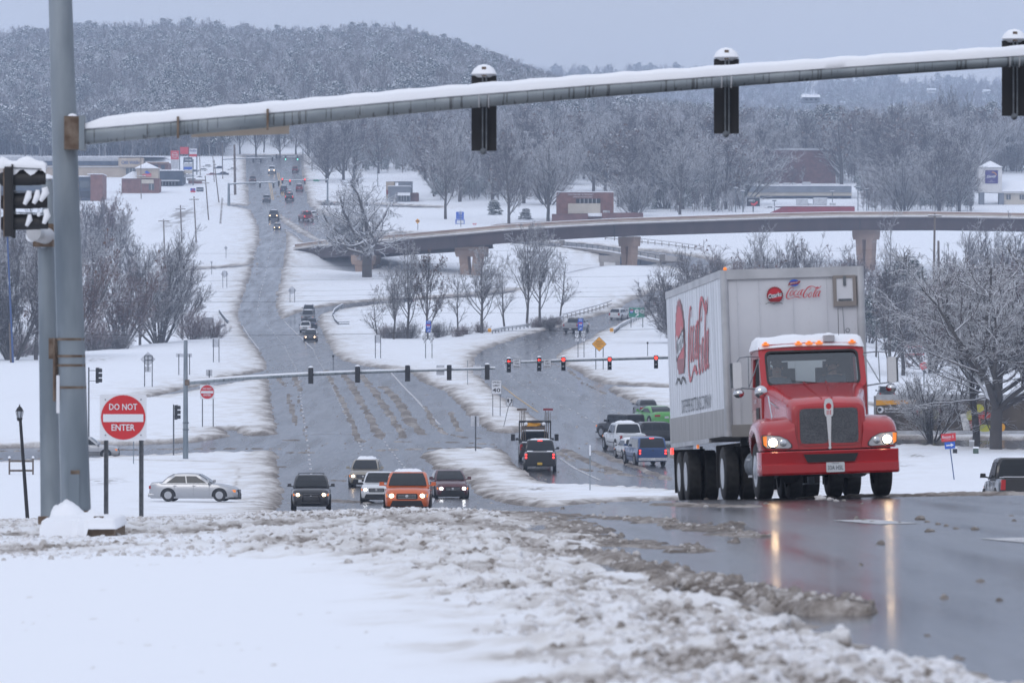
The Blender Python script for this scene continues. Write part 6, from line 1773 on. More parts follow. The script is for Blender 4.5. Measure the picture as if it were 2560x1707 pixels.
# ================================================================ traffic signals
def signal_head(parent, c, sc=1.0, facing=-1, lit=None, arrow=False, backplate=False, back=False, capsnow=True, horizontal=False):
    """three-lens head hung at c (its top); facing -1 = lenses towards the camera"""
    e_ = empty('signal_head', tuple(c), parent=parent)
    e_.scale = (sc, sc, sc)
    f_ = facing
    m = MB(); m.box((0, 0, -.53), (.34, .20, 1.06)); m.build('housing', 'black', e_)
    if backplate: m = MB(); m.box((0, f_ * -.02, -.53), (.60, .012, 1.36)); m.build('backplate', 'blackmatte', e_)
    for i, nm in enumerate(('red', 'amber', 'green')):
        z = -.18 - .35 * i
        m = MB(); m.lathe([(.135, f_ * .105), (.12, f_ * .125), (.001, f_ * .135)], (0, 0, z), 'y', 16)
        on = lit == nm
        if on and arrow:
            m.build('lens', 'black', e_)
            m = MB(); m.prism([(-.12, z), (-.02, z + .10), (-.02, z + .035), (.12, z + .035), (.12, z - .035), (-.02, z - .035), (-.02, z - .10)], 'y', f_ * .14, f_ * .15); m.build('arrow_light', 'sig_red', e_)
        else: m.build('lens', ({'red': 'sig_red', 'green': 'sig_green', 'amber': 'amber'}[nm]) if on else 'blackmatte', e_)
        m = MB()   # tunnel visor
        secs = []
        for t, r_ in ((.10, .155), (.34, .150)):
            secs.append([(r_ * math.cos(a), f_ * t, z + r_ * math.sin(a)) for a in [math.radians(-50 + 280 * j / 12) for j in range(13)]] + [((r_ - .012) * math.cos(a), f_ * t, z + (r_ - .012) * math.sin(a)) for a in [math.radians(230 - 280 * j / 12) for j in range(13)]])
        m.loft(secs, True, True); m.build('visor', 'black', e_)
        if capsnow and i: 
            m = MB(); m.box((0, f_ * .24, z + .165), (.16, .16, .03)); m.build('snow_cap', 'snow', e_)
    if capsnow: m = MB(); m.ball((0, f_ * .06, 0), .19, 10, .75, zmin=0.0); m.build('snow_cap', 'snow', e_, 60)
    return e_

def streak_steel():
    m = noisy('streaked_steel', (0.20, 0.235, 0.26), (0.30, 0.335, 0.36), 1.6, 0.45, 0.35, detail=9)
    n = m.node_tree; b = n.nodes['Principled BSDF']; L = n.links.new
    r = [q for q in n.nodes if q.type == 'VALTORGB'][0]
    t = n.nodes.new('ShaderNodeTexCoord'); mp = n.nodes.new('ShaderNodeMapping'); mp.inputs['Scale'].default_value = (15, 3, .5)
    nz = n.nodes.new('ShaderNodeTexNoise'); nz.inputs['Scale'].default_value = 1.7; nz.inputs['Detail'].default_value = 4
    c = n.nodes.new('ShaderNodeValToRGB'); c.color_ramp.elements[0].position = .375; c.color_ramp.elements[0].color = (.34, .33, .33, 1); c.color_ramp.elements[1].position = .415; c.color_ramp.elements[1].color = (1, 1, 1, 1)
    x = n.nodes.new('ShaderNodeMix'); x.data_type = 'RGBA'; x.blend_type = 'MULTIPLY'; x.inputs[0].default_value = .85
    L(t.outputs['Object'], mp.inputs[0]); L(mp.outputs[0], nz.inputs[0]); L(nz.outputs[0], c.inputs[0]); L(r.outputs[0], x.inputs[6]); L(c.outputs[0], x.inputs[7]); L(x.outputs[2], b.inputs['Base Color'])
    return m
M['streak'] = streak_steel()

# --- nearest mast: pole, long arm across the picture, three heads seen from behind
Yn_ = 69.0
pb = at(191, 1308, Yn_)
mast = empty('signal_mast', (pb.x, Yn_, pb.z), label='nearest grey steel signal mast whose snowy arm spans the picture', cat='traffic signal')
m = MB(); m.tube([at(191, 1320, Yn_), at(150, -30, Yn_)], [38 / F * Yn_, 29.5 / F * Yn_], 12); wpart(mast, 'pole', m, 'steel', 50)
m = MB(); m.tube([at(190, 1300, Yn_), at(190, 1275, Yn_)], [46 / F * Yn_, 44 / F * Yn_], 12); wpart(mast, 'base_flange', m, 'rust', 40)
ARM = [(212, 338, 24), (400, 321, 23.2), (700, 294.5, 22), (1100, 257, 20.5), (1500, 224, 19), (1900, 194.5, 17.5), (2230, 171, 16.6), (2560, 149.5, 15.6), (2900, 131, 14.5)]
arm_pts = [at(x, y, Yn_ - .25) for x, y, r_ in ARM]
m = MB(); m.tube(arm_pts, [r_ / F * Yn_ for x, y, r_ in ARM], 16); wpart(mast, 'mast_arm', m, 'streak', 50)
# snow along the top of the arm: a rounded ridge, a little lumpy
secs = []
N_ = 170
for i in range(N_ + 1):
    x = 205 + (2890 - 205) * i / N_
    y, r_ = lerp_path(ARM, x)
    c = at(x, y, Yn_ - .25); R = r_ / F * Yn_
    hh = (.105 + .006 * math.sin(i * .9) + rnd.uniform(-.004, .004)) * min(1, (i + .6) / 5)
    lip = R * .50 + rnd.uniform(-.006, .006)
    prof = [(-R * .84, lip), (-R * 1.08, R * .62), (-R * 1.0, R + hh * .45), (-R * .4, R + hh * .95), (0, R + hh), (R * .4, R + hh * .93), (R * .85, R + hh * .6), (R * 1.03, R * .6), (R * .84, R * .5), (0, R * .8)]
    secs.append([(c.x, c.y + d, c.z + h * 1.0) for d, h in prof])
m = MB(); m.loft(secs, True, True); wpart(mast, 'snow_ridge', m, 'snow', 60)
m = MB(); m.box(tuple(at(186, 333, Yn_ - .25)), (.26, .30, .42), rz=.1); wpart(mast, 'clamp', m, 'rust'); m = MB(); m.box(tuple(at(207, 333, Yn_ - .25)), (.07, .36, .44)); wpart(mast, 'clamp_plate', m, 'steel')
m = MB(); m.ball(tuple(at(181, 291, Yn_ - .25)), .06, 8, .6, zmin=0); wpart(mast, 'snow_cap', m, 'snow', 60)
for x in (445, 669):
    y, r_ = lerp_path(ARM, x); m = MB(); m.box(tuple(at(x, y + 2, Yn_ - .4)), (.028, .06, (r_ * 2 + 8) / F * Yn_)); wpart(mast, 'bracket_strap', m, 'rust')
q = [at(478, 343.5, Yn_ + .02), at(723, 335, Yn_ + .02), at(723, 312, Yn_ + .02), at(478, 330, Yn_ + .02)]
m = MB(); m.prism([(p.x, p.z) for p in q], 'y', Yn_ + .02, Yn_ + .05); wpart(mast, 'street_name_sign', m, 'beige')
for x, yt, yb in ((1210, 190, 378), (1816, 148, 335), (2536, 102, 291)):
    c = at(x, yt, Yn_ + .18)
    y, r_ = lerp_path(ARM, x)
    e_ = empty('signal_head', tuple(c - mast.location), parent=mast)
    H_ = (yb - yt) / F * Yn_; Wd_ = 63 / F * Yn_
    m = MB(); m.box((0, 0, -H_ / 2), (Wd_, .012, H_)); m.build('backplate', 'blackmatte', e_)
    m = MB(); m.box((0, .14, -H_ / 2), (.22, .24, H_ * .93)); m.build('housing', 'black', e_)
    for i in range(3):
        m = MB(); m.cyl((0, .25, -H_ * (.18 + .32 * i)), (0, .48, -H_ * (.18 + .32 * i)), .12, .125, n=14); m.build('visor', 'black', e_)
    m = MB(); m.ball((0, .03, -.015), Wd_ / 2 * 1.05, 14, .98, zmin=-.05); m.build('snow_cap', 'snow', e_, 60)
    for dx in (-.018, .03):
        m = MB(); m.box((dx, -.06, -H_ / 2 + .02), (.018, .03, H_ * 1.06)); m.build('bracket_rod', 'steel_dark', e_)
    m = MB(); m.box((0, -.08, .05), (.055, .05, .12)); m.build('bracket_top', 'rust', e_)
    m = MB(); m.ball((-.01, -.09, -H_ - .01), .045, 8); m.build('bracket_clamp', 'steel_dark', e_, 60)
    for dx in (-12, 12):
        a_ = at(x + dx, y, Yn_ - .25) - mast.location
        ring = [(Vector((0, math.cos(t) * (r_ / F * Yn_ + .004), math.sin(t) * (r_ / F * Yn_ + .004))) + a_) for t in [math.radians(200 + 230 * j / 12 - 110) for j in range(13)]]
        m = MB(); m.tube(ring, .010, 4); m.build('band', 'metal_light', mast)
for y in (848, 890, 913, 968):
    x = 150 + (191 - 150) * y / 1300 + (-1)
    r_ = (29.5 + 8.5 * y / 1300 + 1.2) / F * Yn_; m = MB(); m.tube([at(x, y + 3, Yn_), at(x, y - 3, Yn_)], [r_, r_], 14); wpart(mast, 'band', m, 'rust', 50)
m = MB(); m.box(tuple(at(140, 924, Yn_ - .05)), (16 / F * Yn_, .03, 158 / F * Yn_), rz=.9); wpart(mast, 'sign_channel', m, 'rust')
m = MB(); m.box(tuple(at(131, 871, Yn_ - .02)), (18 / F * Yn_, .05, 52 / F * Yn_)); wpart(mast, 'bracket_box', m, 'rust')
q_ = at(146, 985, Yn_ - .2); m = MB(); m.prism([(q_.x - .018, q_.z - .24), (q_.x + .022, q_.z - .24), (q_.x + .022, q_.z + .24), (q_.x - .018, q_.z + .24)], 'y', Yn_ - .30, Yn_ - .28); wpart(mast, 'edge_of_sign', m, 'signwhite')
m = MB(); m.prism(rrect(at(188, 1222, 1).x * Yn_, at(188, 1222, 1).z * Yn_, 26 / F * Yn_, 100 / F * Yn_, .06), 'y', Yn_ - .215, Yn_ - .20); wpart(mast, 'hand_hole_cover', m, 'steel')
m = MB(); m.box(tuple(at(188, 1180, Yn_ - .19)), (22 / F * Yn_, .05, 10 / F * Yn_)); wpart(mast, 'cover_lip', m, 'rust')

# --- second near mast with the side-on head
Y2 = 74.0
p2_ = at(127, 1292, Y2)
mast2 = empty('signal_mast', tuple(p2_), label='second near mast, half hidden behind the first, with a side-on signal head', cat='traffic signal')
m = MB(); m.tube([at(127, 1300, Y2), at(116, 620, Y2)], [25.5 / F * Y2, 21 / F * Y2], 12); wpart(mast2, 'pole', m, 'steel', 50)
m = MB(); m.tube([at(121, 640, Y2 + .3), at(119, 452, Y2 + .3)], [15 / F * Y2, 14 / F * Y2], 12); wpart(mast2, 'upper_pole', m, 'steel', 50)
m = MB(); m.ball(tuple(at(119, 452, Y2 + .3)), .085, 10, 1.1, zmin=0); wpart(mast2, 'snow_cap', m, 'snow', 60)
m = MB(); m.box(tuple(at(110, 606, Y2 - .05)), (50 / F * Y2, .34, 22 / F * Y2)); wpart(mast2, 'flange', m, 'rust')
m = MB(); m.box(tuple(at(128, 585, Y2 + .1)), (14 / F * Y2, .3, 50 / F * Y2)); wpart(mast2, 'clamp', m, 'rust')
m = MB(); m.cyl(at(116, 590, Y2 - .1), at(84, 583, Y2 - 1.6), .115, .10, n=16); wpart(mast2, 'arm_stub', m, 'metal_light', 50)
m = MB(); m.ball(tuple(at(78, 592, Y2 - 1.4)), .075, 10, 1.0); wpart(mast2, 'snow_lump', m, 'snow', 60)
# the head, seen from its side, lenses facing right
Yh = 68.0
hc = at(33, 418, Yh); U = 1 / F * Yh
e_ = empty('signal_head', tuple(hc - Vector(mast2.location)), parent=mast2)
def hb_(x0, y0, x1, y1, dy=.16, y_off=0.0):
    return ((((x0 + x1) / 2) - 33) * U, y_off, -(((y0 + y1) / 2) - 418) * U), (abs(x1 - x0) * U, dy * 2, abs(y1 - y0) * U)
m = MB(); m.box(*hb_(14, 418, 34, 592, .17)); m.build('housing', 'black', e_)
m = MB(); m.box(*hb_(10, 418, 14, 592, .12)); m.build('backplate', 'rust', e_)
m = MB(); m.box(*hb_(32, 412, 36, 595, .20)); m.build('door_frame', 'blackmatte', e_)
for y0, x1 in ((426, 113), (484, 117), (537, 119)):
    yc = (y0 + 22)
    z = -(yc - 418) * U
    m = MB(); m.ball(((12 - 33) * U, 0, z), .10, 8); m.build('rear_cap', 'black', e_, 60)
    for xa, xb, rr2 in ((34, 80, 24), (80, 100, 23), (100, x1, 21)):
        m = MB(); secs = []
        for t in (xa, xb):
            secs.append([((t - 33) * U, rr2 * U * math.cos(a), z + rr2 * U * math.sin(a)) for a in [math.radians(-40 + 260 * j / 14) for j in range(15)]] + [((t - 33) * U, (rr2 - 2) * U * math.cos(a), z + (rr2 - 2) * U * math.sin(a)) for a in [math.radians(220 - 260 * j / 14) for j in range(15)]])
        m.loft(secs, True, True); m.build('visor', 'black', e_, 50)
    m = MB(); m.cyl(((36 - 33) * U, -.15, z + 27 * U), ((x1 - 40) * U, -.15, z + 24 * U), .008, n=5); m.build('wire_stay', 'steel_dark', e_)
# snow mound and drips on it
secs = []
for i in range(15):
    x = -14 + 130 * i / 14
    hgt = 21 + 5 * math.sin(i * .9) + rnd.uniform(-1.5, 1.5); hgt *= min(1, (i + 1) / 3, (15 - i) / 2.2)
    lo_ = -14 - 8 * math.sin(i * 1.3 + 1) if i > 3 else -4
    secs.append([((x - 33) * U, w_ * U, h_ * U) for w_, h_ in ((-26, lo_), (-28, 3), (-22, hgt * .7), (-9, hgt), (9, hgt), (22, hgt * .7), (28, 3), (26, lo_ * .3), (0, 2))])
m = MB(); m.loft(secs, True, True); m.build('snow_cap', 'snow', e_, 70)
for pts, w_ in (([(76, 478), (74, 492), (64, 512)], (6, 9, 5)), ([(97, 476), (96, 492), (87, 510)], (5, 9, 5)), ([(114, 470), (117, 482), (104, 504)], (8, 10, 5)), ([(77, 537), (77, 550), (69, 566)], (4, 8, 4)), ([(99, 533), (100, 538), (98, 542)], (4, 5, 3)), ([(117, 524), (121, 540), (112, 560)], (7, 9, 5))):
    m = MB(); m.tube([((x - 33) * U, -.17, -(y - 418) * U) for x, y in pts], [q * U for q in w_], 7); m.build('hanging_snow', 'snow', e_, 70)
m = MB(); m.box(*hb_(-20, 462, 4, 594, .02, -.1)); m.build('louvre_plate', 'signback', e_)

# foundation with snow heaped round the feet
o = empty('mast_foundation', tuple(at(195, 1340, 67.6)), label='snow-covered concrete footing under the nearest signal mast', cat='footing')
m = MB(); a0 = at(107, 1345, 67.0); a1 = at(286, 1308, 67.0); m.box(((a0.x + a1.x) / 2, 67.9, (a0.z + a1.z) / 2 - .06), (a1.x - a0.x, 1.9, abs(a1.z - a0.z) + .12)); wpart(o, 'footing', m, noisy('footing_concrete', (0.13, 0.09, 0.06), (0.22, 0.165, 0.12), 3, .9))
bm_secs = []
rsx = np.random.RandomState(3)
nx, ny = 34, 16
vs = []; fs = []
for j in range(ny):
    for i in range(nx):
        x = a0.x - .03 + (a1.x - a0.x + .06) * i / (nx - 1); y = 66.9 + 2.0 * j / (ny - 1)
        d1 = math.hypot(x - at(185, 0, 69).x, y - 68.2); d2 = math.hypot(x - at(235, 0, 68).x, y - 67.9); d3 = math.hypot(x - at(130, 0, 69).x, y - 68.3)
        h = .04 + .20 * math.exp(-(d1 / .16) ** 2) * (1 if j > 3 else .4) + .12 * math.exp(-(d2 / .12) ** 2) + .14 * math.exp(-(d3 / .16) ** 2) + rsx.uniform(-.012, .012)
        ed = min(i, nx - 1 - i, j, ny - 1 - j); h *= min(1, .1 + ed / 2.5)
        vs.append((x, 66.86 if j == 0 else 66.88 if j == 1 else y, at(0, 1308, 67).z - ((.20 if i < nx * .6 and j == 0 else .09) if ed == 0 else 0) + h + .02))
for j in range(ny - 1):
    for i in range(nx - 1): a = j * nx + i; fs.append((a, a + 1, a + nx + 1, a + nx))
m = MB(); m.add(vs, fs); wpart(o, 'snow_heap', m, 'snow', 80)
for x in (108, 247): 
    m = MB(); m.box(tuple(at(x, 1300, 67.4)), (.12, .12, .10)); wpart(o, 'anchor_block', m, 'rust')

# --- mast at the far side of the junction
def far_mast(label, pole_px, pt, pb_, Y, arm, heads, snow=True, rp=.16, arm_r=(.13, .07), face=None, extra=None, name='signal_mast'):
    p = at(pole_px, pb_, Y); z = min(p.z, gz(p.x, Y)) - .2
    o = empty(name, (p.x, Y, p.z), label=label, cat='traffic signal')
    t = at(pole_px, pt, Y)
    m = MB(); m.tube([(p.x, Y, z), (t.x, Y, t.z)], [rp * 1.15, rp * .8], 12); wpart(o, 'pole', m, 'steel', 50)
    m = MB(); m.ball((t.x, Y, t.z), rp, 8, .8, zmin=0); wpart(o, 'snow_cap', m, 'snow', 60)
    P = [at(x, y, Y - .1) for x, y in arm]
    n = len(P)
    rr = [arm_r[0] + (arm_r[1] - arm_r[0]) * i / (n - 1) for i in range(n)]
    m = MB(); m.tube(P, rr, 10); wpart(o, 'mast_arm', m, 'streak' if Y < 500 else 'steel', 50)
    if snow: m = MB(); m.tube([q + Vector((0, 0, r_ * .85)) for q, r_ in zip(P, rr)], [r_ * .78 for r_ in rr], 8); wpart(o, 'snow_ridge', m, 'snow', 60)
    for hd in heads:
        x, y = hd[0], hd[1]
        c = at(x, y, Y - .3)
        signal_head(o, c - Vector(o.location), hd[2] if len(hd) > 2 else 1.0, *(hd[3] if len(hd) > 3 else (1,)), **(hd[4] if len(hd) > 4 else {}))
    return o
Ym = 365
mm = far_mast('signal mast at the left far corner whose arm reaches over the highway lanes', 464, 850, 1138, Ym, [(470, 957), (600, 946), (777, 936), (894, 931), (1019, 927), (1123, 924), (1238, 921)],
    [(777, 920, 1.0), (894, 917, 1.0), (1019, 914, 1.0), (1123, 913, .95), (1218, 912, .95)], rp=.165)
m = MB(); m.box(tuple(at(468, 956, Ym - .15)), (.3, .3, .38)); wpart(mm, 'clamp', m, 'rust')
for y in (1058, 1075): m = MB(); m.tube([at(464.5, y, Ym), at(464.5, y - 3, Ym)], [.22, .22], 10); wpart(mm, 'band', m, 'steel_dark')
for x in (1101, 1193): m = MB(); m.box(tuple(at(x, 925, Ym - .05)), (20 / F * Ym, .02, 25 / F * Ym)); wpart(mm, 'sign_back', m, 'signback')
m = MB(); m.tube([at(833, 934, Ym), at(833, 893, Ym)], [.03, .03], 6); wpart(mm, 'camera_rod', m, 'post'); m = MB(); m.box(tuple(at(833, 890, Ym)), (.14, .3, .14)); wpart(mm, 'camera', m, 'black')
# side-on pedestrian/side heads on posts
def side_head(px, yt, hpx, Y, pole_px, pb_, label, flip=1):
    p = at(pole_px, pb_, Y); o = empty('signal_head_post', tuple(p), label=label, cat='traffic signal')
    s_ = hpx / F * Y / 1.07
    a_ = at(pole_px, yt - 2, Y); m = MB(); m.tube([(p.x, Y, min(p.z, gz(p.x, Y)) - .2), (a_.x, Y, a_.z)], [.05, .05], 8); wpart(o, 'post', m, 'post')
    e_ = signal_head(o, at(px, yt, Y) - Vector(o.location), s_, -1, capsnow=True); e_.rotation_euler = (0, 0, PI / 2 * flip)
    m = MB(); m.bar(at(pole_px, yt + 6, Y), at(px, yt + 6, Y), .04, .04); m.bar(at(pole_px, yt + hpx - 6, Y), at(px, yt + hpx - 6, Y), .04, .04); wpart(o, 'bracket', m, 'post')
    return o
side_head(243, 920, 38, 385, 222, 1010, 'side-on signal head on a thin post right of the near masts', 1)
side_head(440, 1013, 36, 372, 434, 1095, 'side-on signal head beside the pole of the far-corner mast', 1)
mr = far_mast('signal mast on the right whose arm carries five red lights', 1795, 860, 1130, 425, [(1795, 889), (1683, 893.5), (1524, 898), (1408, 901.5), (1340, 904.5), (1262, 906.5)],
    [(1272, 897, 1.0, (-1,), dict(lit='red', arrow=True)), (1348, 894, 1.0, (-1,), dict(lit='red', arrow=True)), (1408.5, 893, 1.0, (-1,), dict(lit='red')), (1524, 892.5, .95, (-1,), dict(lit='red')), (1640, 889, .95, (-1,), dict(lit='red'))], rp=.18)
for x in (1292, 1368):
    r_ = empty('sign_holder', (0, 0, 0)); bpy.data.objects.remove(r_)
    q_ = pxrr(x, 909, 19, 24, 1.2)
    m = MB(); m.prism([(at(a, b, 424.6).x, at(a, b, 424.6).z) for a, b in q_], 'y', 424.6, 424.58); pn = wpart(mr, 'turn_sign', m, 'signblack')
    m = MB(); m.prism([(at(x + (a - x) * .94, 909 + (b - 909) * .95, 424.56).x, at(x, 909 + (b - 909) * .95, 424.56).z) for a, b in q_], 'y', 424.57, 424.55); q = m.build('sign_face', 'signwhite', pn)
    for t_, dy, w_ in (('LEFT', -7, 12), ('TURN', 0, 12), ('SIGNAL', 7, 16)):
        wtext(t_, 4, 'signblack', mr, x, 909 + dy, 424.5, width=w_, bold=.02)
m = MB(); m.tube([at(1619, 896, 425), at(1619, 858, 425)], [.03, .03], 6); wpart(mr, 'camera_rod', m, 'post'); m = MB(); m.box(tuple(at(1619, 857, 425)), (.14, .3, .14)); wpart(mr, 'camera', m, 'black')
# far junction
far_mast('far left signal mast with a snowy arm over the highway', 572, 458, 515, 1185, [(572, 461), (600, 458.5), (650, 457), (692, 456)], [(650, 458, 1.0), (684, 458, 1.0), (697, 452, 1.1)], rp=.30, arm_r=(.16, .12))
fm = far_mast('far right signal mast with three red lights and a green street sign', 819, 448, 509, 1190, [(819, 450.5), (770, 451), (706, 451.5)], [(706, 446, 1.1, (-1,), dict(lit='red')), (725, 450, 1.1, (-1,), dict(lit='red')), (762, 447, 1.1, (-1,), dict(lit='red'))], rp=.2, arm_r=(.13, .10))
m = MB(); m.box(tuple(at(791, 451.5, 1189.4)), (15 / F * 1190, .05, 4.5 / F * 1190)); wpart(fm, 'street_name_sign', m, 'signgreen')
far_mast('farthest signal mast with an arm from the left over the highway', 556, 372, 425, 1390, [(556, 399), (600, 397), (650, 395.5), (688, 395)], [(633, 396, 1.1), (652, 396, 1.1), (681, 392, 1.1), (691, 386, 1.1)], rp=.14, arm_r=(.14, .10))
far_mast('farthest right signal mast showing two green lights', 747, 391, 428, 1392, [(747, 394), (714, 393.5), (706, 393.5)], [(714, 389, 1.15, (-1,), dict(lit='green', capsnow=False)), (744, 389, 1.15, (-1,), dict(lit='green', capsnow=False))], rp=.14, arm_r=(.10, .08))
far_mast('dark signal cluster on a pole behind the oak tree', 883, 455, 508, 1210, [(883, 458), (870, 458), (860, 457.5)], [(878, 452, 1.2, (-1,)), (885, 455, 1.2, (1,))], rp=.12, arm_r=(.08, .06))

# lamp post and other street furniture
Y = 120.0
b_ = at(69, 1292, Y)
o = empty('street_lamp', tuple(b_), label='leaning black lamp post with a glass lantern at the left', cat='street lamp')
m = MB(); m.tube([at(69, 1300, Y), at(51, 1052, Y)], [.045, .035], 10); wpart(o, 'pole', m, 'black', 50)
c = at(49, 1050, Y)
m = MB(); m.cyl((c.x, c.y, c.z - .02), (c.x, c.y, c.z + .05), .05, .07, n=8); wpart(o, 'collar', m, 'black')
m = MB(); m.tube([(c.x, c.y, c.z + .04), (c.x, c.y, c.z + .20)], [.05, .085], 6); wpart(o, 'lantern_glass', m, mat('lantern_glass', (.42, .45, .5), .2))
m = MB(); m.tube([(c.x, c.y, c.z + .20), (c.x, c.y, c.z + .27), (c.x, c.y, c.z + .31)], [.10, .06, .02], 6); m.cyl((c.x, c.y, c.z + .31), (c.x, c.y, c.z + .35), .015, n=6); wpart(o, 'lantern_roof', m, 'black')
for k_ in range(6):
    a = PI / 3 * k_; m = MB(); m.bar((c.x + .05 * math.cos(a), c.y + .05 * math.sin(a), c.z + .04), (c.x + .088 * math.cos(a), c.y + .088 * math.sin(a), c.z + .20), .010, .010); wpart(o, 'glazing_bar', m, 'black')
Y = far_Y(1196)
o = sroot('wooden_bench_frame', 52, 1196, Y, 'wooden frame of two posts and two rails in the snow beside the lamp post', 'wooden frame')
for x in (23.5, 82.5): a = at(x, 1145, Y); m = MB(); m.box((a.x, Y, (a.z + gz(a.x, Y)) / 2), (.10, .10, a.z - gz(a.x, Y) + .1)); wpart(o, 'post', m, 'wood'); m = MB(); m.ball((a.x, Y, a.z + .05), .09, 8, 1.0); wpart(o, 'snow_cap', m, 'snow', 60)
for y in (1152, 1176): m = MB(); m.bar(at(23, y, Y - .08), at(83, y, Y - .08), .05, .13); wpart(o, 'rail', m, 'wood')
Y = 285.0
o = sroot('reflective_vest', 320, 1272, Y, 'pair of bright yellow-green reflective strips on a small stand in the snow', 'safety vest')
M['vest'] = mat('fluorescent_yellow', (0.55, 0.95, 0.05), .5, emit=(.5, 1, .05), estr=.12)
for pts in ([(313, 1256), (317, 1254), (316, 1262), (318, 1271), (313, 1272), (311.5, 1262)], [(323, 1253), (327, 1254), (328, 1262), (329, 1273), (325.5, 1273), (324, 1262)]): plate(o, pts, Y, 'vest', 'strip', .04)
m = MB(); m.bar(at(316, 1264, Y), at(325, 1264, Y), .02, .03); m.bar(at(319, 1248, Y), at(314, 1262, Y), .015, .02); m.bar(at(321, 1248, Y), at(327, 1262, Y), .015, .02); wpart(o, 'stand', m, 'post')
# utility boxes at right
for x, t, b2, w_, col, lb in ((2388, 1122, 1142, 10, 'black', 'small dark utility box right of the red and blue arrow sign'), (2430, 1104, 1127, 11, 'metal_light', 'tall pale green utility box in the snow by the trailer'), (2440, 1121, 1143, 13, None, 'green louvred utility box in the snow below the big tree')):
    Y = far_Y(b2); o = sroot('utility_box', x, b2, Y, lb, 'utility box')
    mt = col or mat('box_green', (0.07, 0.11, 0.085), .6)
    a = at(x, t, Y); z = gz(a.x, Y); m = MB(); m.box((a.x, Y + .2, (a.z + z) / 2), (w_ / F * Y, .4, a.z - z + .1)); wpart(o, 'cabinet', m, mt); m = MB(); m.box((a.x, Y + .2, a.z + .07), (w_ / F * Y * 1.05, .42, .12)); wpart(o, 'snow_cap', m, 'snow')
# striped stack of timbers stepping down the left snowfield
Y0 = far_Y(560)
for i in range(19):
    f_ = i / 18; x = 556 - 5 * f_; y = 500 + 62 * f_
    Yk = far_Y(y); a = at(x, y, Yk)
    m = MB(); m.box((a.x, Yk, gz(a.x, Yk) + .22), ((4.6) / F * Yk, .35, .42)); o = m.build('timber_block', 'wood', None)
    tag(o, 'dark timber block in a line running down the left snowfield beside the tall poles', 'timber block', 'line of timber blocks on the left snowfield')
# ================================================================ cars: local +Y is forward, origin on the road under the middle
def paint(nm, c, metal=.25, r=.32):
    return mat(nm, c, r, metal, coat=.6)
PA = dict(black=paint('black_paint', (.012, .012, .014)), beige=paint('champagne_paint', (.30, .27, .22), .4), white=paint('white_car_paint', (.66, .68, .70), 0), orange=paint('orange_paint', (.62, .11, .012), .1), maroon=paint('maroon_paint', (.085, .016, .022), .3),
          silver=paint('silver_paint', (.42, .43, .45), .6), grey=paint('grey_paint', (.13, .14, .155), .5), blue=paint('blue_paint', (.002, .048, .18), 0), green=paint('lime_green_paint', (.12, .42, .09), .1), red=paint('red_car_paint', (.22, .015, .02), .2),
          darkblue=paint('dark_blue_paint', (.03, .045, .08), .4), brown=paint('dark_red_brown_paint', (.12, .06, .055), .3))
M['plate'] = mat('licence_plate', (.62, .64, .66), .4)
M['plate_y'] = mat('yellow_licence_plate', (.62, .40, .04), .4)
M['cabin'] = mat('dark_interior', (.015, .015, .018), .7)
CT = {  # length, width, height, ground clearance, belt height, hood-front height, y of: windscreen base, roof front, roof rear, rear glass base; deck height; wheel radius
    'suv': (4.75, 1.90, 1.72, .24, 1.10, .98, .95, .30, -1.75, -2.15, 1.12, .37), 'cuv': (4.45, 1.80, 1.60, .22, 1.02, .90, .85, .15, -1.60, -2.05, 1.05, .35), 'sedan': (4.60, 1.78, 1.45, .16, .93, .76, .95, .20, -1.00, -1.65, 1.00, .33),
    'coupe': (4.75, 1.90, 1.38, .15, .94, .80, .75, -.05, -.85, -1.70, 1.02, .35), 'pickup': (5.75, 2.02, 1.92, .34, 1.22, 1.14, 1.20, .60, -.95, -1.15, 1.24, .42), 'topper': (5.75, 2.02, 1.92, .34, 1.22, 1.14, 1.20, .60, -2.35, -2.75, 1.24, .42),
    'jeep': (4.5, 1.86, 1.85, .36, 1.20, 1.08, .75, .62, -1.95, -2.02, 1.20, .42), 'van': (5.1, 1.98, 1.75, .18, 1.05, .92, 1.35, .45, -2.1, -2.45, 1.08, .35)}
def wheel(root, x, y, r, w, side, rimm='rim'):
    m = MB(); m.lathe([(r * .60, -w / 2), (r * .93, -w / 2), (r, -w * .36), (r, w * .36), (r * .93, w / 2), (r * .60, w / 2)], (0, 0, 0), 'x', 20, False)
    t = m.build('wheel', 'rubber', root, 50, (x, y, r))
    m = MB(); s = side
    m.lathe([(r * .62, s * w * .49), (r * .57, s * w * .34), (r * .18, s * w * .40), (.001, s * w * .42)], (0, 0, 0), 'x', 20)
    for i in range(7):
        a = 2 * PI * i / 7; m.bar((s * w * .47, r * .12 * math.cos(a), r * .12 * math.sin(a)), (s * w * .47, r * .60 * math.cos(a), r * .58 * math.sin(a)), .05, .025, (1, 0, 0))
    m.build('rim', rimm, t, 40)
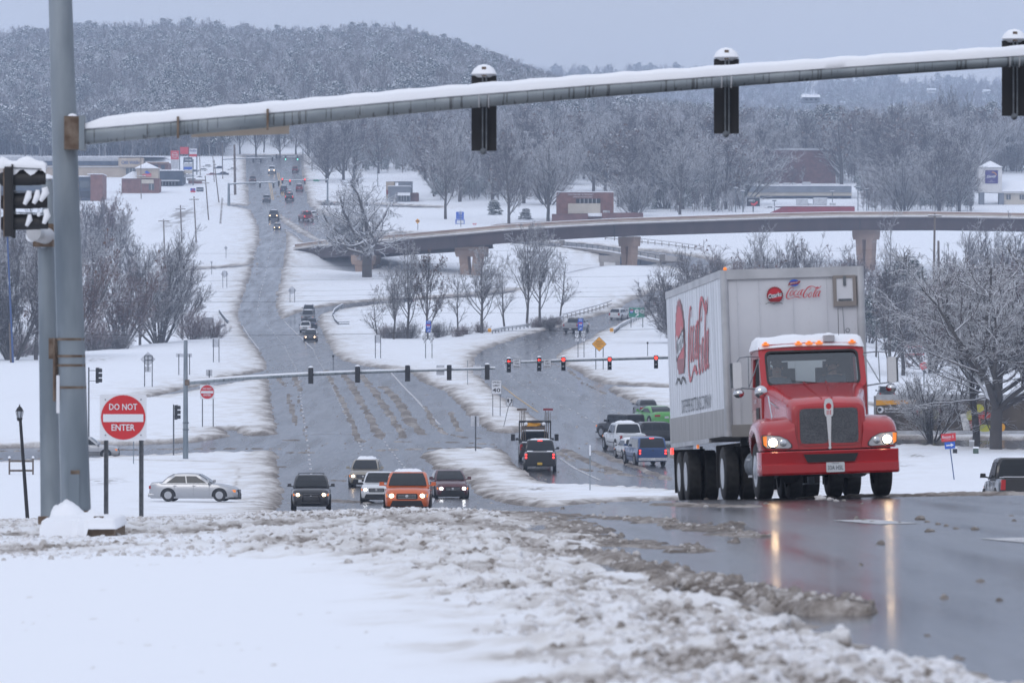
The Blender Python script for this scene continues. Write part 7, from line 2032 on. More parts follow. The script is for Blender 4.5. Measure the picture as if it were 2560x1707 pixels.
def car(kind, col, label, px, pyb, wpx, rz, name=None, cat='car', Y=None, lights=None, snow=0, group=None, detail=2, lit_one=None, plate_m='plate', brake=False, axis='w', lift=0.0, grille='chrome', roofrack=False, bull=False, spare=False):
    """wpx: width in photo pixels (axis 'w' = body width seen from front or rear, 'l' = length seen from the side)"""
    L, Wd, H, gc, zb, zh, y1, y2, y3, y4, zd, wr = CT[kind]
    Y = Y or far_Y(pyb)
    sc = wpx / F * Y / (Wd if axis == 'w' else L)
    x = (px - CX) / F * Y; zg = gz(x, Y)
    root = empty(name or {'pickup': 'pickup_truck', 'topper': 'pickup_truck', 'suv': 'suv', 'jeep': 'suv', 'van': 'minivan'}.get(kind, 'car'), (x, Y, zg + lift), rz, sc, label, cat, group)
    e_ = .5; gx = (gz(x, Y + e_) - gz(x, Y - e_)) / (2 * e_); root.rotation_mode = 'XYZ'
    sl = math.atan(gx)
    root.matrix_world = Matrix.Translation(root.location) @ Matrix.Rotation(sl, 4, 'X') @ Matrix.Rotation(rz, 4, 'Z') @ Matrix.Scale(sc, 4)
    w = Wd / 2; P = PA[col]
    # body: top line along the length, plan taper at both ends
    bed = kind in ('pickup', 'topper')
    top = [(-L / 2, zd - .16, .86), (-L / 2 + .10, zd - .03, .95), (-L / 2 + .5, zd, .99), (y4, zd if bed else zb, 1.0), (y3, zb, 1.0), (0, zb, 1.0), (y1, zb - .01, 1.0), (y1 + .35, zb - .03, .99), (L / 2 - .55, zh + .05, .965), (L / 2 - .22, zh - .02, .92), (L / 2 - .06, zh - .17, .84), (L / 2, zh - .34, .76)]
    secs = []
    for y, zt, k_ in top:
        ww = w * k_; lo = gc + (.10 if y in (top[0][0], top[-1][0]) else 0)
        hs = [(ww * .93, lo), (ww * .985, lo + .12), (ww, lo + (zt - lo) * .45), (ww * .985, lo + (zt - lo) * .78), (ww * .93, zt - .05), (ww * .80, zt), (ww * .4, zt + .025)]
        secs.append([(a, y, b) for a, b in hs] + [(-a, y, b) for a, b in reversed(hs)])
    m = MB(); m.loft(secs, True, True); m.build('body', P, root, 38)
    # cabin
    wb_, wt = w * .93, w * (.76 if kind not in ('jeep', 'topper') else .84)
    rr = [(y4, zb - .02, wb_, .0), (y4 + (y3 - y4) * .5, zb + (H - zb) * .62, wb_ * .93, 0), (y3, H - .03, wt, 0), (y3 + .12, H, wt, 0), ((y2 + y3) / 2, H + .02, wt, 0), (y2 - .1, H, wt, 0), (y2, H - .03, wt * .99, 0), ((y1 + y2) / 2, zb + (H - zb) * .52, wb_ * .93, 0), (y1, zb - .02, wb_, 0)]
    secs = []
    for y, z, ww, _ in rr:
        f_ = max(min((z - zb) / (H - zb), 1), 0)
        wlow = wb_
        secs.append([(wlow, y, zb - .03), (wlow * (1 - f_) + (wt + .03) * f_, y, z - .05 * f_ - .002), (ww * .93 if f_ > .9 else ww * .98, y, z), (0, y, z + .015), (-(ww * .93 if f_ > .9 else ww * .98), y, z), (-(wlow * (1 - f_) + (wt + .03) * f_), y, z - .05 * f_ - .002), (-wlow, y, zb - .03)])
    m = MB(); m.loft(secs, True, True); m.build('cabin', P, root, 38)
    def slant(ya, za, yb_, zb2, wa, wb2, off, inset=.06):
        d = Vector((0, yb_ - ya, zb2 - za)).normalized(); n_ = Vector((0, d.z, -d.y)) if ya > yb_ else Vector((0, -d.z, d.y))
        if n_.z < 0: n_ = -n_
        a = Vector((0, ya, za)) + n_ * off + d * .05; b = Vector((0, yb_, zb2)) + n_ * off - d * .05
        return [(-(wa - inset), a.y, a.z), ((wa - inset), a.y, a.z), ((wb2 - inset), b.y, b.z), (-(wb2 - inset), b.y, b.z)]
    ym = (y1 + y2) / 2; zm = zb + (H - zb) * .52
    for nm, ya, yb2, yc in (('windscreen', y1, ym, y2), ('rear_window', y4, y4 + (y3 - y4) * .5, y3)):
        zmid = zm if nm == 'windscreen' else zb + (H - zb) * .62
        A = slant(ya, zb, yb2, zmid, wb_, wb_ * .93, .03, .09); Bq = slant(yb2, zmid, yc, H - .03, wb_ * .93, wt, .03, .10)
        m = MB(); mid = [((A[3][0] + Bq[0][0]) / 2, (A[3][1] + Bq[0][1]) / 2, (A[3][2] + Bq[0][2]) / 2), ((A[2][0] + Bq[1][0]) / 2, (A[2][1] + Bq[1][1]) / 2, (A[2][2] + Bq[1][2]) / 2)]
        m.quad(A[0], A[1], mid[1], mid[0]); m.quad(mid[0], mid[1], Bq[2], Bq[3]); m.build(nm, 'glass', root, 60)
        if detail > 1 and nm == 'windscreen':
            m = MB(); m.bar((w * .30, A[0][1] + .03, A[0][2] + .03), (-w * .32, A[0][1] + .0, A[0][2] + .07), .03, .02); m.build('wiper', 'black', root)
    if detail:
        # side glass: panes between pillars, set proud of the cabin
        nd = {'coupe': 1, 'pickup': 2}.get(kind, 3 if kind in ('suv', 'cuv', 'van', 'jeep', 'topper') else 2)
        for s in (-1, 1):
            ya = y1 - .22; yb2 = y4 + .22
            for i in range(nd):
                u0 = i / nd; u1 = (i + 1) / nd
                b0 = ya + (yb2 - ya) * u0 - .03; b1 = ya + (yb2 - ya) * u1 + .03
                t0 = (y2 - .04) + (y3 + .04 - y2 + .04) * u0 - .03; t1 = (y2 - .04) + (y3 + .04 - y2 + .04) * u1 + .03
                zl, zu = zb + .03, H - .14; f_ = (zu - zb) / (H - zb)
                wl = wb_ + .012; wu = wb_ * (1 - f_) + (wt + .03) * f_ + .014
                m = MB(); m.quad((s * wl, b0, zl), (s * wl, b1, zl), (s * wu, t1, zu), (s * wu, t0, zu)); m.build('side_window', 'glass', root)
    # wheels and arches
    wy = (L / 2 - .92, -L / 2 + (1.0 if not bed else 1.25))
    for s in (-1, 1):
        for y in wy:
            wheel(root, s * (w - .095), y, wr, .24, s)
            if detail:
                m = MB(); arc = [(wr * 1.22 * math.cos(a), wr + wr * 1.16 * math.sin(a)) for a in [math.radians(-12 + 204 * j / 12) for j in range(13)]]; arc = arc + [(wr * .98 * math.cos(a), wr + wr * .98 * math.sin(a)) for a in [math.radians(192 - 204 * j / 12) for j in range(13)]]
                m.prism([(y + a, b) for a, b in arc], 'x', s * (w - .25), s * (w + .008)); m.build('wheel_arch', 'blackmatte', root)
    if detail > 1:
        for s in (-1, 1):
            m = MB(); m.box((s * (w + .11), y1 - .12, zb + .12), (.20, .12, .15), taper=.85); m.bar((s * (w - .10), y1 - .15, zb + .04), (s * (w + .05), y1 - .12, zb + .08), .05, .05); m.build('mirror', P if kind not in ('pickup', 'jeep') else 'black', root)
            if kind not in ('sedan', 'coupe'): m = MB(); m.bar((s * (w + .002), 1.0, gc + .28), (s * (w + .002), -1.1, gc + .28), .012, .04); m.build('side_moulding', 'blackmatte', root)
            for yy in (.05, -.95): m = MB(); m.box((s * (w * .99), yy, zb - .12), (.03, .16, .03)); m.build('door_handle', P, root)
            for yy in (y1 - .1, .02, -.98): m = MB(); m.box((s * (w * .992), yy, (zb + gc) / 2 + .05), (.012, .007, zb - gc - .25)); m.build('door_gap', 'black', root)
    # front
    yf = L / 2; hl = zh - .22
    lm = {'warm': 'lit_head', 'white': 'lit_white', None: 'lens'}[lights]
    for s in (-1, 1):
        m = MB(); m.prism([(s * w * .50, hl - .06), (s * w * .80, hl - .09), (s * w * .88, hl + .07), (s * w * .56, hl + .07)], 'y', yf - .38, yf - .035, .06); h_ = m.build('headlight', 'lens', root)
        if lights and not (lit_one and s != lit_one):
            m = MB(); m.lathe([(.085, 0), (.06, .03), (.001, .035)], (s * w * .66, yf - .035, hl - .01), 'y', 12); m.build('bulb', lm, h_)
        m = MB(); m.prism([(s * w * .80, hl - .08), (s * w * .90, hl - .06), (s * w * .92, hl + .06), (s * w * .84, hl + .06)], 'y', yf - .45, yf - .09, .05); m.build('turn_signal', 'amber', root)
        m = MB(); m.lathe([(.07, 0), (.05, .02), (.001, .02)], (s * w * .70, yf - .07, gc + .20), 'y', 10); m.build('fog_light', 'lens', root)
    m = MB(); m.prism(rrect(0, hl - .03, w * .92, .22 if kind != 'jeep' else .34, .06), 'y', yf - .25, yf + .012); gr_ = m.build('grille', 'black', root)
    if detail > 1:
        for k_ in range(3): m = MB(); m.box((0, yf + .018, hl - .09 + k_ * .06), (w * .80, .012, .012)); m.build('grille_bar', grille if grille in M else 'chrome', gr_)
        m = MB(); m.lathe([(.07, 0), (.06, .02), (.001, .022)], (0, yf + .02, hl - .02), 'y', 14); m.build('badge', 'chrome', gr_)
    m = MB(); m.prism([(-w * .62, gc + .27), (w * .62, gc + .27), (w * .72, gc + .06), (-w * .72, gc + .06)], 'y', yf - .3, yf + .006); m.build('lower_intake', 'black', root)
    m = MB(); m.prism([(-w * .92, gc + .05), (w * .92, gc + .05), (w * .84, gc - .05), (-w * .84, gc - .05)], 'y', yf - .5, yf - .02); m.build('front_valance', 'blackmatte', root)
    # rear
    yr = -L / 2; tl = zd - .26
    for s in (-1, 1):
        hgt = .34 if bed or kind in ('suv', 'van', 'cuv', 'jeep') else .15; wd_ = .16 if bed or kind == 'jeep' else (.22 if hgt > .2 else .40)
        m = MB(); m.prism([(s * (w * .94), tl - hgt / 2), (s * (w * .94 - wd_), tl - hgt / 2), (s * (w * .93 - wd_), tl + hgt / 2), (s * (w * .92), tl + hgt / 2)], 'y', yr - .015, yr + .3); t_ = m.build('tail_light', 'red_lens', root)
        if brake:
            for dz in ((-.09, .09) if bed else (0,)): m = MB(); m.lathe([(.065, 0), (.001, -.012)], (s * (w * .93 - wd_ / 2), yr - .018, tl + dz), 'y', 12); m.build('brake_bulb', 'red_lit', t_)
    if brake: m = MB(); m.box((0, (y3 - .06) if kind != 'coupe' else y4, H - .045), (.30, .05, .04)); m.build('high_brake_light', 'red_lit', root)
    m = MB(); m.prism(rrect(0, gc + .17, Wd * .96, .20, .06), 'y', yr - .06, yr + .25); m.build('rear_bumper', 'chrome' if bed and col == 'blue' else ('blackmatte' if bed or kind == 'jeep' else P), root)
    m = MB(); m.box((0, yr - .065 if bed else yr - .02, gc + .17 if bed else tl - .12), (.31, .012, .15)); m.build('number_plate', plate_m, root)
    if bed:
        m = MB(); m.prism(rrect(0, (zd + gc) / 2 + .12, w * 1.62, zd - gc - .36, .05), 'y', yr - .012, yr + .1); m.build('tailgate', P, root)
        m = MB(); m.box((0, yr - .02, zd - .16), (.16, .02, .05)); m.build('tailgate_handle', 'black', root)
        if kind == 'pickup':
            m = MB(); m.box((0, (yr + y4) / 2 + .02, zd + .012), (Wd * .80, y4 - yr - .2, .02)); m.build('bed_floor', 'snow' if snow else 'blackmatte', root)
    if spare:
        m = MB(); m.lathe([(.20, 0), (.36, 0), (.40, -.05), (.40, -.17), (.36, -.22), (.20, -.22)], (0, yr - .01, 1.02), 'y', 20); q = m.build('spare_wheel', 'rubber', root, 50); m = MB(); m.lathe([(.20, -.2), (.001, -.22)], (0, yr, 1.02), 'y', 16); m.build('rim', 'rim', q)
    if roofrack:
        for s in (-1, 1): m = MB(); m.tube([(s * wt * .86, y2 - .2, H + .03), (s * wt * .86, y2 - .35, H + .08), (s * wt * .86, y3 + .3, H + .08), (s * wt * .86, y3 + .2, H + .03)], .02, 6); m.build('roof_rail', 'steel_dark', root)
        m = MB(); m.bar((-wt * .86, y2 - .35, H + .085), (wt * .86, y2 - .35, H + .085), .04, .03); m.build('roof_crossbar', 'black', root)
    if bull:
        m = MB(); m.tube([(-w * .48, yf + .06, gc + .12), (-w * .40, yf + .12, gc + .52), (w * .40, yf + .12, gc + .52), (w * .48, yf + .06, gc + .12)], .035, 8); m.tube([(-w * .5, yf + .08, gc + .10), (w * .5, yf + .08, gc + .10)], .06, 8); m.build('bull_bar', 'black', root, 60)
    if snow:
        rs = np.random.RandomState(int(px)); nn = 14; m = MB(); vs = []; fs = []
        for j in range(9):
            for i in range(nn):
                xx = -wt * .80 + wt * 1.60 * i / (nn - 1); yy = y3 + .15 + (y2 - y3 - .3) * j / 8
                ed = min(i, nn - 1 - i, j, 8 - j)
                vs.append((xx, yy, H + .012 + (0 if ed == 0 else snow * (.75 + rs.uniform(0, .5)) * min(1, ed / 1.5))))
        for j in range(8):
            for i in range(nn - 1): a = j * nn + i; fs.append((a, a + 1, a + nn + 1, a + nn))
        m.add(vs, fs); m.build('roof_snow', 'snow', root, 80)
    return root
FR, RE = PI, 0.0
# the four lanes coming up the hill
car('suv', 'black', 'black SUV with a bull bar and roof rails, leftmost of the cars coming up', 778, 1272, 97, FR + .03, Y=255, lights='warm', roofrack=True, bull=True)
car('cuv', 'beige', 'beige crossover with one headlight lit and a thick slab of roof snow', 915, 1217, 76, FR - .05, Y=325, lights='warm', snow=.15, lit_one=1)
car('suv', 'white', 'white SUV with bright angular headlights between the beige and orange cars', 950, 1257, 84, FR - .06, Y=287, lights='white')
o = car('cuv', 'orange', 'bright orange crossover with its headlights on and snow on the roof', 1020, 1282, 115, FR, Y=212, lights='warm', snow=.11, grille='chrome')
car('sedan', 'maroon', 'dark maroon sedan with white headlights mirrored in the wet road', 1122, 1237, 85, FR + .10, Y=300, lights='white')
car('sedan', 'silver', 'silver sedan seen from the side behind the slush bank at the left', 489, 1293, 222, -PI / 2 - .10, Y=272, axis='l', lift=.27)
car('cuv', 'silver', 'silver crossover on the side street, half hidden by the near masts', 222, 1144, 152, -PI / 2, axis='l', Y=372)
# at the junction, from behind
p1 = car('pickup', 'black', 'black pickup seen from behind with brake lights on and a yellow plate', 1350, 1172, 80, RE - .01, Y=352, brake=True, plate_m='plate_y', snow=.05)
car('topper', 'blue', 'blue pickup with a bed cap seen from behind, brake lights on', 1612, 1163, 76, RE + .16, Y=360, brake=True)
car('cuv', 'white', 'small white crossover squeezed behind the blue pickup, snow on its roof', 1573, 1150, 54, RE + .2, Y=374, brake=True, snow=.10)
car('pickup', 'white', 'white pickup with a snow-filled bed behind the small white crossover', 1561, 1141, 74, RE + .2, Y=386, snow=.12)
car('jeep', 'black', 'black boxy off-road SUV with orange trim and a rear spare wheel', 1552, 1096, 60, RE + .6, Y=408, spare=True)
car('suv', 'black', 'black SUV turning right across the lanes beside the trailer', 1655, 1116, 150, -PI / 2 + .25, axis='l', Y=398)
car('coupe', 'green', 'lime green coupe seen from behind next to the trailer', 1636, 1070, 66, RE + .35, Y=432)
car('sedan', 'grey', 'grey sedan seen from behind, first of the queue beside the trailer', 1614, 1042, 50, RE + .12, Y=452)
ut = car('pickup', 'black', 'dark utility truck loaded with tools and brooms on a rack', 1337, 1160, 80, RE, Y=368, name='utility_truck', cat='truck', snow=.05)
def upart(nm, m, mt): return m.build(nm, mt, ut)
m = MB()
for s in (-1, 1):
    for yy in (-2.7, -1.2): m.bar((s * .98, yy, 1.2), (s * .98, yy, 2.55), .07, .07)
    m.bar((s * .98, -2.7, 2.55), (s * .98, -1.2, 2.55), .07, .07)
m.bar((-.98, -2.7, 2.55), (.98, -2.7, 2.55), .09, .12); m.bar((-.98, -1.2, 2.55), (.98, -1.2, 2.55), .07, .07); upart('rack', m, 'black')
m = MB(); m.box((-.1, -2.0, 2.15), (1.5, 1.2, .22)); m.box((.1, -2.3, 2.35), (1.1, .5, .16)); upart('lumber_load', m, 'wood')
m = MB(); m.box((-.2, -2.5, 2.38), (.7, .4, .22), rz=.3); m.ball((.2, -2.5, 2.38), .2, 8, .6); upart('yellow_tarpaulin', m, 'signyellow')
for s, dx in ((-1, -.15), (1, -.1)):
    for k_ in range(4):
        b = MB(); xx = s * (.95 - .12 * k_); b.bar((xx, -2.6, 1.4), (xx + s * .02 * k_, -2.55, 3.15 + .08 * (k_ % 2)), .035, .035); upart('tool_handle', b, 'wood' if k_ % 2 else 'rust')
    b = MB(); b.box((s * .82, -2.55, 3.32), (.62, .2, .13)); upart('broom_head', b, 'redwall' if s > 0 else 'rust')
for s in (-1, 1): m = MB(); m.ball((s * .55, -2.72, 2.42), .13, 8, .9); upart('snow_lump', m, 'snow')
m = MB(); m.box((1.38, .95, 1.45), (.26, .1, .42)); m.box((-1.38, .95, 1.45), (.26, .1, .42)); upart('tow_mirror', m, 'black')
car('pickup', 'black', 'black pickup parked behind the snow bank at the right edge, seen from behind', 2548, 1224, 148, RE + .02, Y=150, brake=False, snow=.06, lift=-.35)
car('jeep', 'black', 'black off-road SUV with a spare wheel parked behind the right truck mirror', 2215, 986, 42, RE, spare=True, snow=.06)
# middle distance
for a in [('van', 'black', 'dark minivan with headlights on splashing down the side ramp', 777, 853, 33, FR, 'warm', .10, None), ('pickup', 'white', 'white pickup just left of the dark minivan on the side ramp', 764, 829, 27, FR, None, .04, None), ('suv', 'darkblue', 'dark car behind the white pickup on the side ramp', 780, 818, 25, FR, None, 0, None),
          ('suv', 'grey', 'grey SUV third from the rear of the side-ramp queue', 770, 803, 31, FR, None, .04, None), ('suv', 'darkblue', 'dark SUV last in the side-ramp queue', 772, 787, 28, FR, None, .04, None),
          ('pickup', 'silver', 'silver pickup driving away up the right ramp in front of the blue interstate sign', 1441, 830, 40, RE - .28, None, 0, False), ('cuv', 'white', 'white crossover driving up the right ramp left of the green sign', 1549, 797, 30, RE - .4, None, 0, False), ('sedan', 'silver', 'pale car just behind the green sign on the right ramp', 1572, 791, 22, RE - .4, None, 0, False),
          ('pickup', 'silver', 'pale pickup half hidden by the bushes at the top of the right ramp', 1640, 772, 30, RE - .4, None, 0, False)]:
    kd, col, lb, px, py, w_, rz, li, sn, br = a
    car(kd, col, lb, px, py, w_, rz, lights=li, snow=sn, brake=bool(br), detail=2)
car('suv', 'darkblue', 'dark SUV on the curving road behind the thin trees', 1014, 759, 40, PI / 2 + .1, axis='l')
for a in [('pickup', 'black', 'dark pickup with headlights on coming down the highway, right lane', 685, 549, 25, FR, 'warm', .05, False), ('sedan', 'grey', 'small dark sedan just below the oncoming pickup on the highway', 693, 573, 18, FR, 'warm', .03, False), ('suv', 'grey', 'grey SUV alone below the far red lights', 666.5, 504, 18.5, FR, None, .04, False),
          ('pickup', 'white', 'white pickup at the top of the highway near the farthest lights', 680, 433, 18.5, FR, 'warm', .05, False), ('pickup', 'red', 'red vehicle near the top of the highway under the green lights', 738, 430, 14.5, RE, None, 0, False), ('pickup', 'brown', 'brown pickup in the left lane beyond the far mast', 632, 457, 17.5, FR, None, 0, False),
          ('suv', 'darkblue', 'dark SUV waiting left of the yellow centre line', 710, 480, 18, RE, None, .04, False), ('suv', 'black', 'dark SUV directly ahead of the black pickup with red tail lights', 722, 492, 18, RE, None, .05, False), ('pickup', 'black', 'black pickup with bright tail lights waiting at the far red lights', 724, 501, 21, RE, None, .05, True),
          ('suv', 'red', 'dark red SUV in the right lane at the far red lights', 749, 476, 17.5, RE, None, .04, False), ('pickup', 'red', 'red pickup with tail lights on, entering the curve behind the oak', 765, 552, 26, RE + .25, None, 0, True), ('suv', 'white', 'pale SUV ahead of the red pickup behind the oak', 783, 543, 17, RE + .2, None, .06, False)]:
    kd, col, lb, px, py, w_, rz, li, sn, br = a
    car(kd, col, lb, px, py, w_, rz, lights=li, snow=sn, brake=br, detail=1)
car('sedan', 'silver', 'silver car pulling out of the side street behind the oak crown', 820, 511, 34, -PI / 2, axis='l', detail=1)
for i, (px, py, w_, c_) in enumerate([(485, 432, 24, 'grey'), (505, 430, 26, 'white'), (527, 440, 22, 'red'), (555, 440, 34, 'darkblue'), (580, 428, 26, 'white'), (462, 444, 22, 'darkblue'), (478, 444, 20, 'silver'), (516, 420, 24, 'white'), (545, 424, 24, 'darkblue'), (497, 446, 18, 'grey')]):
    car(['sedan', 'suv', 'cuv'][i % 3], c_, 'snow-covered parked car in the dealer lot beside the pylons', px, py, w_, PI / 2, axis='l', detail=1, snow=.30, group='snow-covered parked cars in the dealer lot')
car('suv', 'white', 'white car parked in front of the grey office', 1922, 524, 22, PI / 2, axis='l', detail=1, snow=.15)

# the food trailer behind the big tree
Y = 408.0
a = at(2190, 990, Y); b = at(2720, 1101, Y)
zg = gz(a.x, Y)
o = empty('food_trailer', (a.x + 8, Y, zg), label='brown semi-trailer printed with fruit pictures parked behind the big snowy tree', cat='trailer')
m = MB(); m.box(((a.x + b.x) / 2, Y + 1.3, (a.z + at(0, 1086, Y).z) / 2), (b.x - a.x, 2.5, a.z - at(0, 1086, Y).z)); wpart(o, 'box', m, noisy('brown_print', (.045, .032, .022), (.10, .075, .05), .6, .5))
yy = Y + .04
def tplate(nm, pts, mt, th=.012, dy=0): 
    q = [(at(x, y, yy).x, at(x, y, yy).z) for x, y in pts]; mm_ = MB(); mm_.prism(q, 'y', yy - dy, yy - th - dy); return wpart(o, nm, mm_, mt)
tplate('top_rail', [(2190, 986), (2720, 986), (2720, 1000), (2190, 1000)], 'metal_light')
tplate('yellow_band', [(2190, 1000), (2290, 1000), (2285, 1008), (2240, 1011), (2190, 1013)], 'signyellow', .014)
tplate('print_letter', circle_pts(2201, 1024, 8, 20), 'signwhite', .014); tplate('print_hole', circle_pts(2199, 1024, 5, 16), 'black', .018)
wtext('At the heart of', 5, 'signwhite', o, 2237, 1021, yy - .03, width=50, bold=.01); wtext('food and service', 5, 'signwhite', o, 2237, 1028.5, yy - .03, width=50, bold=.01)
M['lemon'] = noisy('lemon_print', (.62, .52, .05), (.40, .42, .06), .9, .5); M['tomato'] = noisy('tomato_print', (.50, .04, .02), (.30, .05, .03), .9, .5)
for cx_, cy_, rx_, ry_, mt in [(2312, 1035, 12, 19, 'lemon'), (2335, 1036, 14, 13, 'lemon'), (2348, 1030, 8, 9, 'redwall'), (2296, 1030, 7, 12, 'tomato'), (2448, 1022, 12, 12, 'lemon'), (2462, 1038, 17, 10, 'tomato'), (2438, 1058, 15, 18, 'tomato'), (2462, 1070, 18, 9, 'lemon'), (2505, 1068, 8, 10, 'signyellow'), (2425, 1038, 10, 12, 'lemon')]:
    tplate('fruit_print', circle_pts(cx_, cy_, rx_, 18, ry_), mt, .016 + cx_ % 7 * .001)
tplate('plate_print', [(2400, 1035), (2418, 1032), (2425, 1075), (2408, 1075)], 'whitewall', .013)
tplate('lower_rail', [(2190, 1076), (2720, 1076), (2720, 1084), (2190, 1084)], 'metal_light', .02)
for x in (2270, 2278, 2304, 2312, 2450, 2460, 2640, 2655):
    p = at(x + (0 if x < 2400 else 8), 1094, Y); m = MB(); m.lathe([(.26, -.14), (.48, -.14), (.50, -.06), (.50, .1), (.3, .12)], (p.x, Y + .2, zg + .5), 'y', 16); wpart(o, 'wheel', m, 'rubber', 50)
m = MB(); m.box((at(2398, 0, Y).x, Y + .5, zg + .9), (1.2, .6, 1.1)); wpart(o, 'landing_gear', m, 'metal_light'); m = MB(); m.cyl(at(2520, 1093, Y), at(2560, 1093, Y), .32, n=12); wpart(o, 'fuel_tank', m, 'chrome')
# ================================================================ the red tractor and its white trailer
Yt = 93.7
Ft = Vector((.078, -1, .034)).normalized(); Xt = Vector((-1, -.078, -.030)); Xt = (Xt - Ft * Xt.dot(Ft)).normalized(); Zt = Xt.cross(Ft)
tx = (2080 - CX) / F * Yt
TM = Matrix(((Xt.x, Ft.x, Zt.x, tx), (Xt.y, Ft.y, Zt.y, Yt), (Xt.z, Ft.z, Zt.z, gz(tx, Yt) + .03), (0, 0, 0, 1)))
truck = empty('truck', label='red conventional truck with snow on its cab, headlights on, coming up the wet road', cat='truck'); truck.matrix_world = TM
trailer = empty('trailer', label='tall white drinks trailer with red script lettering behind the red truck', cat='trailer'); trailer.matrix_world = TM
M['tred'] = noisy('truck_red', (.45, .008, .013), (.33, .016, .018), .9, .24, .05, coat=.6, lo=.4, hi=.75, detail=9)
M['glass_clear'] = mat('windscreen_glass', (.6, .65, .65), .03)
def _g():
    m = M['glass_clear']; n = m.node_tree; n.nodes.clear(); o = n.nodes.new('ShaderNodeOutputMaterial'); mx = n.nodes.new('ShaderNodeMixShader'); t = n.nodes.new('ShaderNodeBsdfTransparent'); gl = n.nodes.new('ShaderNodeBsdfGlossy')
    t.inputs[0].default_value = (.62, .70, .70, 1); gl.inputs['Roughness'].default_value = .03; gl.inputs[0].default_value = (.8, .85, .9, 1); mx.inputs[0].default_value = .13
    n.links.new(t.outputs[0], mx.inputs[1]); n.links.new(gl.outputs[0], mx.inputs[2]); n.links.new(mx.outputs[0], o.inputs[0])
_g()
M['grille_mesh'] = noisy('grille_mesh', (.07, .07, .075), (.17, .17, .18), 70, .5, .6, lo=.45, hi=.55)
M['tyre'] = M['rubber']
def tb(m, nm, mt, smooth=None, par=None): return m.build(nm, mt, par or truck, smooth)
def ring(outer, inner, fn, th):
    """flat frame with an opening: outer/inner 2-D outlines of equal count, mapped by fn(u, v, depth)"""
    n = len(outer); m = MB()
    vs = [fn(*p, 0) for p in outer] + [fn(*p, 0) for p in inner] + [fn(*p, th) for p in outer] + [fn(*p, th) for p in inner]; fs = []
    for i in range(n):
        j = (i + 1) % n
        fs += [(i, j, n + j, n + i), (2 * n + i, 3 * n + i, 3 * n + j, 2 * n + j), (i, 2 * n + i, 2 * n + j, j), (n + i, n + j, 3 * n + j, 3 * n + i)]
    m.add(vs, fs); return m
# hood
def hsec(y, hw, zt, zb_, r=.16, sag=.0):
    pts = [(hw + .02, zb_)]
    for a in range(0, 91, 18): pts.append((hw - r + r * math.cos(math.radians(a)), zt - r - sag + r * math.sin(math.radians(a))))
    pts += [(hw * .35, zt + .015), (.05, zt + .02)]
    return [(x, y, z) for x, z in pts] + [(-x, y, z) for x, z in reversed(pts)]
m = MB(); m.loft([hsec(-.10, .60, 1.52, .84, .12), hsec(-.13, .64, 1.62, .84, .14), hsec(-.22, .67, 1.685, .84, .16), hsec(-.5, .70, 1.755, .84, .18), hsec(-1.0, .75, 1.85, .9, .2), hsec(-1.45, .82, 1.95, 1.0, .2), hsec(-1.80, .90, 2.015, 1.1, .14)]); hood = tb(m, 'hood', 'tred', 35)
m = MB()
for s in (-1, 1): m.bar((s * .09, -.25, 1.712), (s * .20, -1.75, 2.045), .025, .03)
tb(m, 'hood_ridge', 'tred', None, hood)
m = MB(); m.prism(rrect(0, 1.245, 1.10, .68, .13), 'y', -.14, -.075); gs = tb(m, 'grille_surround', 'tred', 30)
for s in (-1, 1): m = MB(); m.prism(rrect(s * .265, 1.243, .49, .61, .09), 'y', -.12, -.068); tb(m, 'grille', 'grille_mesh')
for s in (-1, 1):
    m = MB()
    for k_ in range(24): m.box((s * .265, -.064, .955 + k_ * .025), (.48, .006, .008))
    o_ = tb(m, 'grille_slats', 'steel_dark'); o_['kind'] = 'stuff'
m = MB(); m.prism([(-.075, 1.44), (-.055, 1.40), (.055, 1.40), (.075, 1.44), (.082, 1.60), (.06, 1.70), (0, 1.72), (-.06, 1.70), (-.082, 1.60)], 'y', -.10, -.03); m.prism([(-.044, 1.42), (.044, 1.42), (.014, .88), (.03, .86), (0, .83), (-.03, .86), (-.018, .88)], 'y', -.09, -.045); tb(m, 'badge_bar', 'chrome')
m = MB(); m.prism(circle_pts(0, 1.58, .048, 14, .055), 'y', -.03, -.022); tb(m, 'badge', 'signred')
for k_ in range(3): m = MB(); m.box((-.03 + .03 * k_, -.027, 1.47), (.012, .008, .08)); tb(m, 'badge_stripe', 'signred')
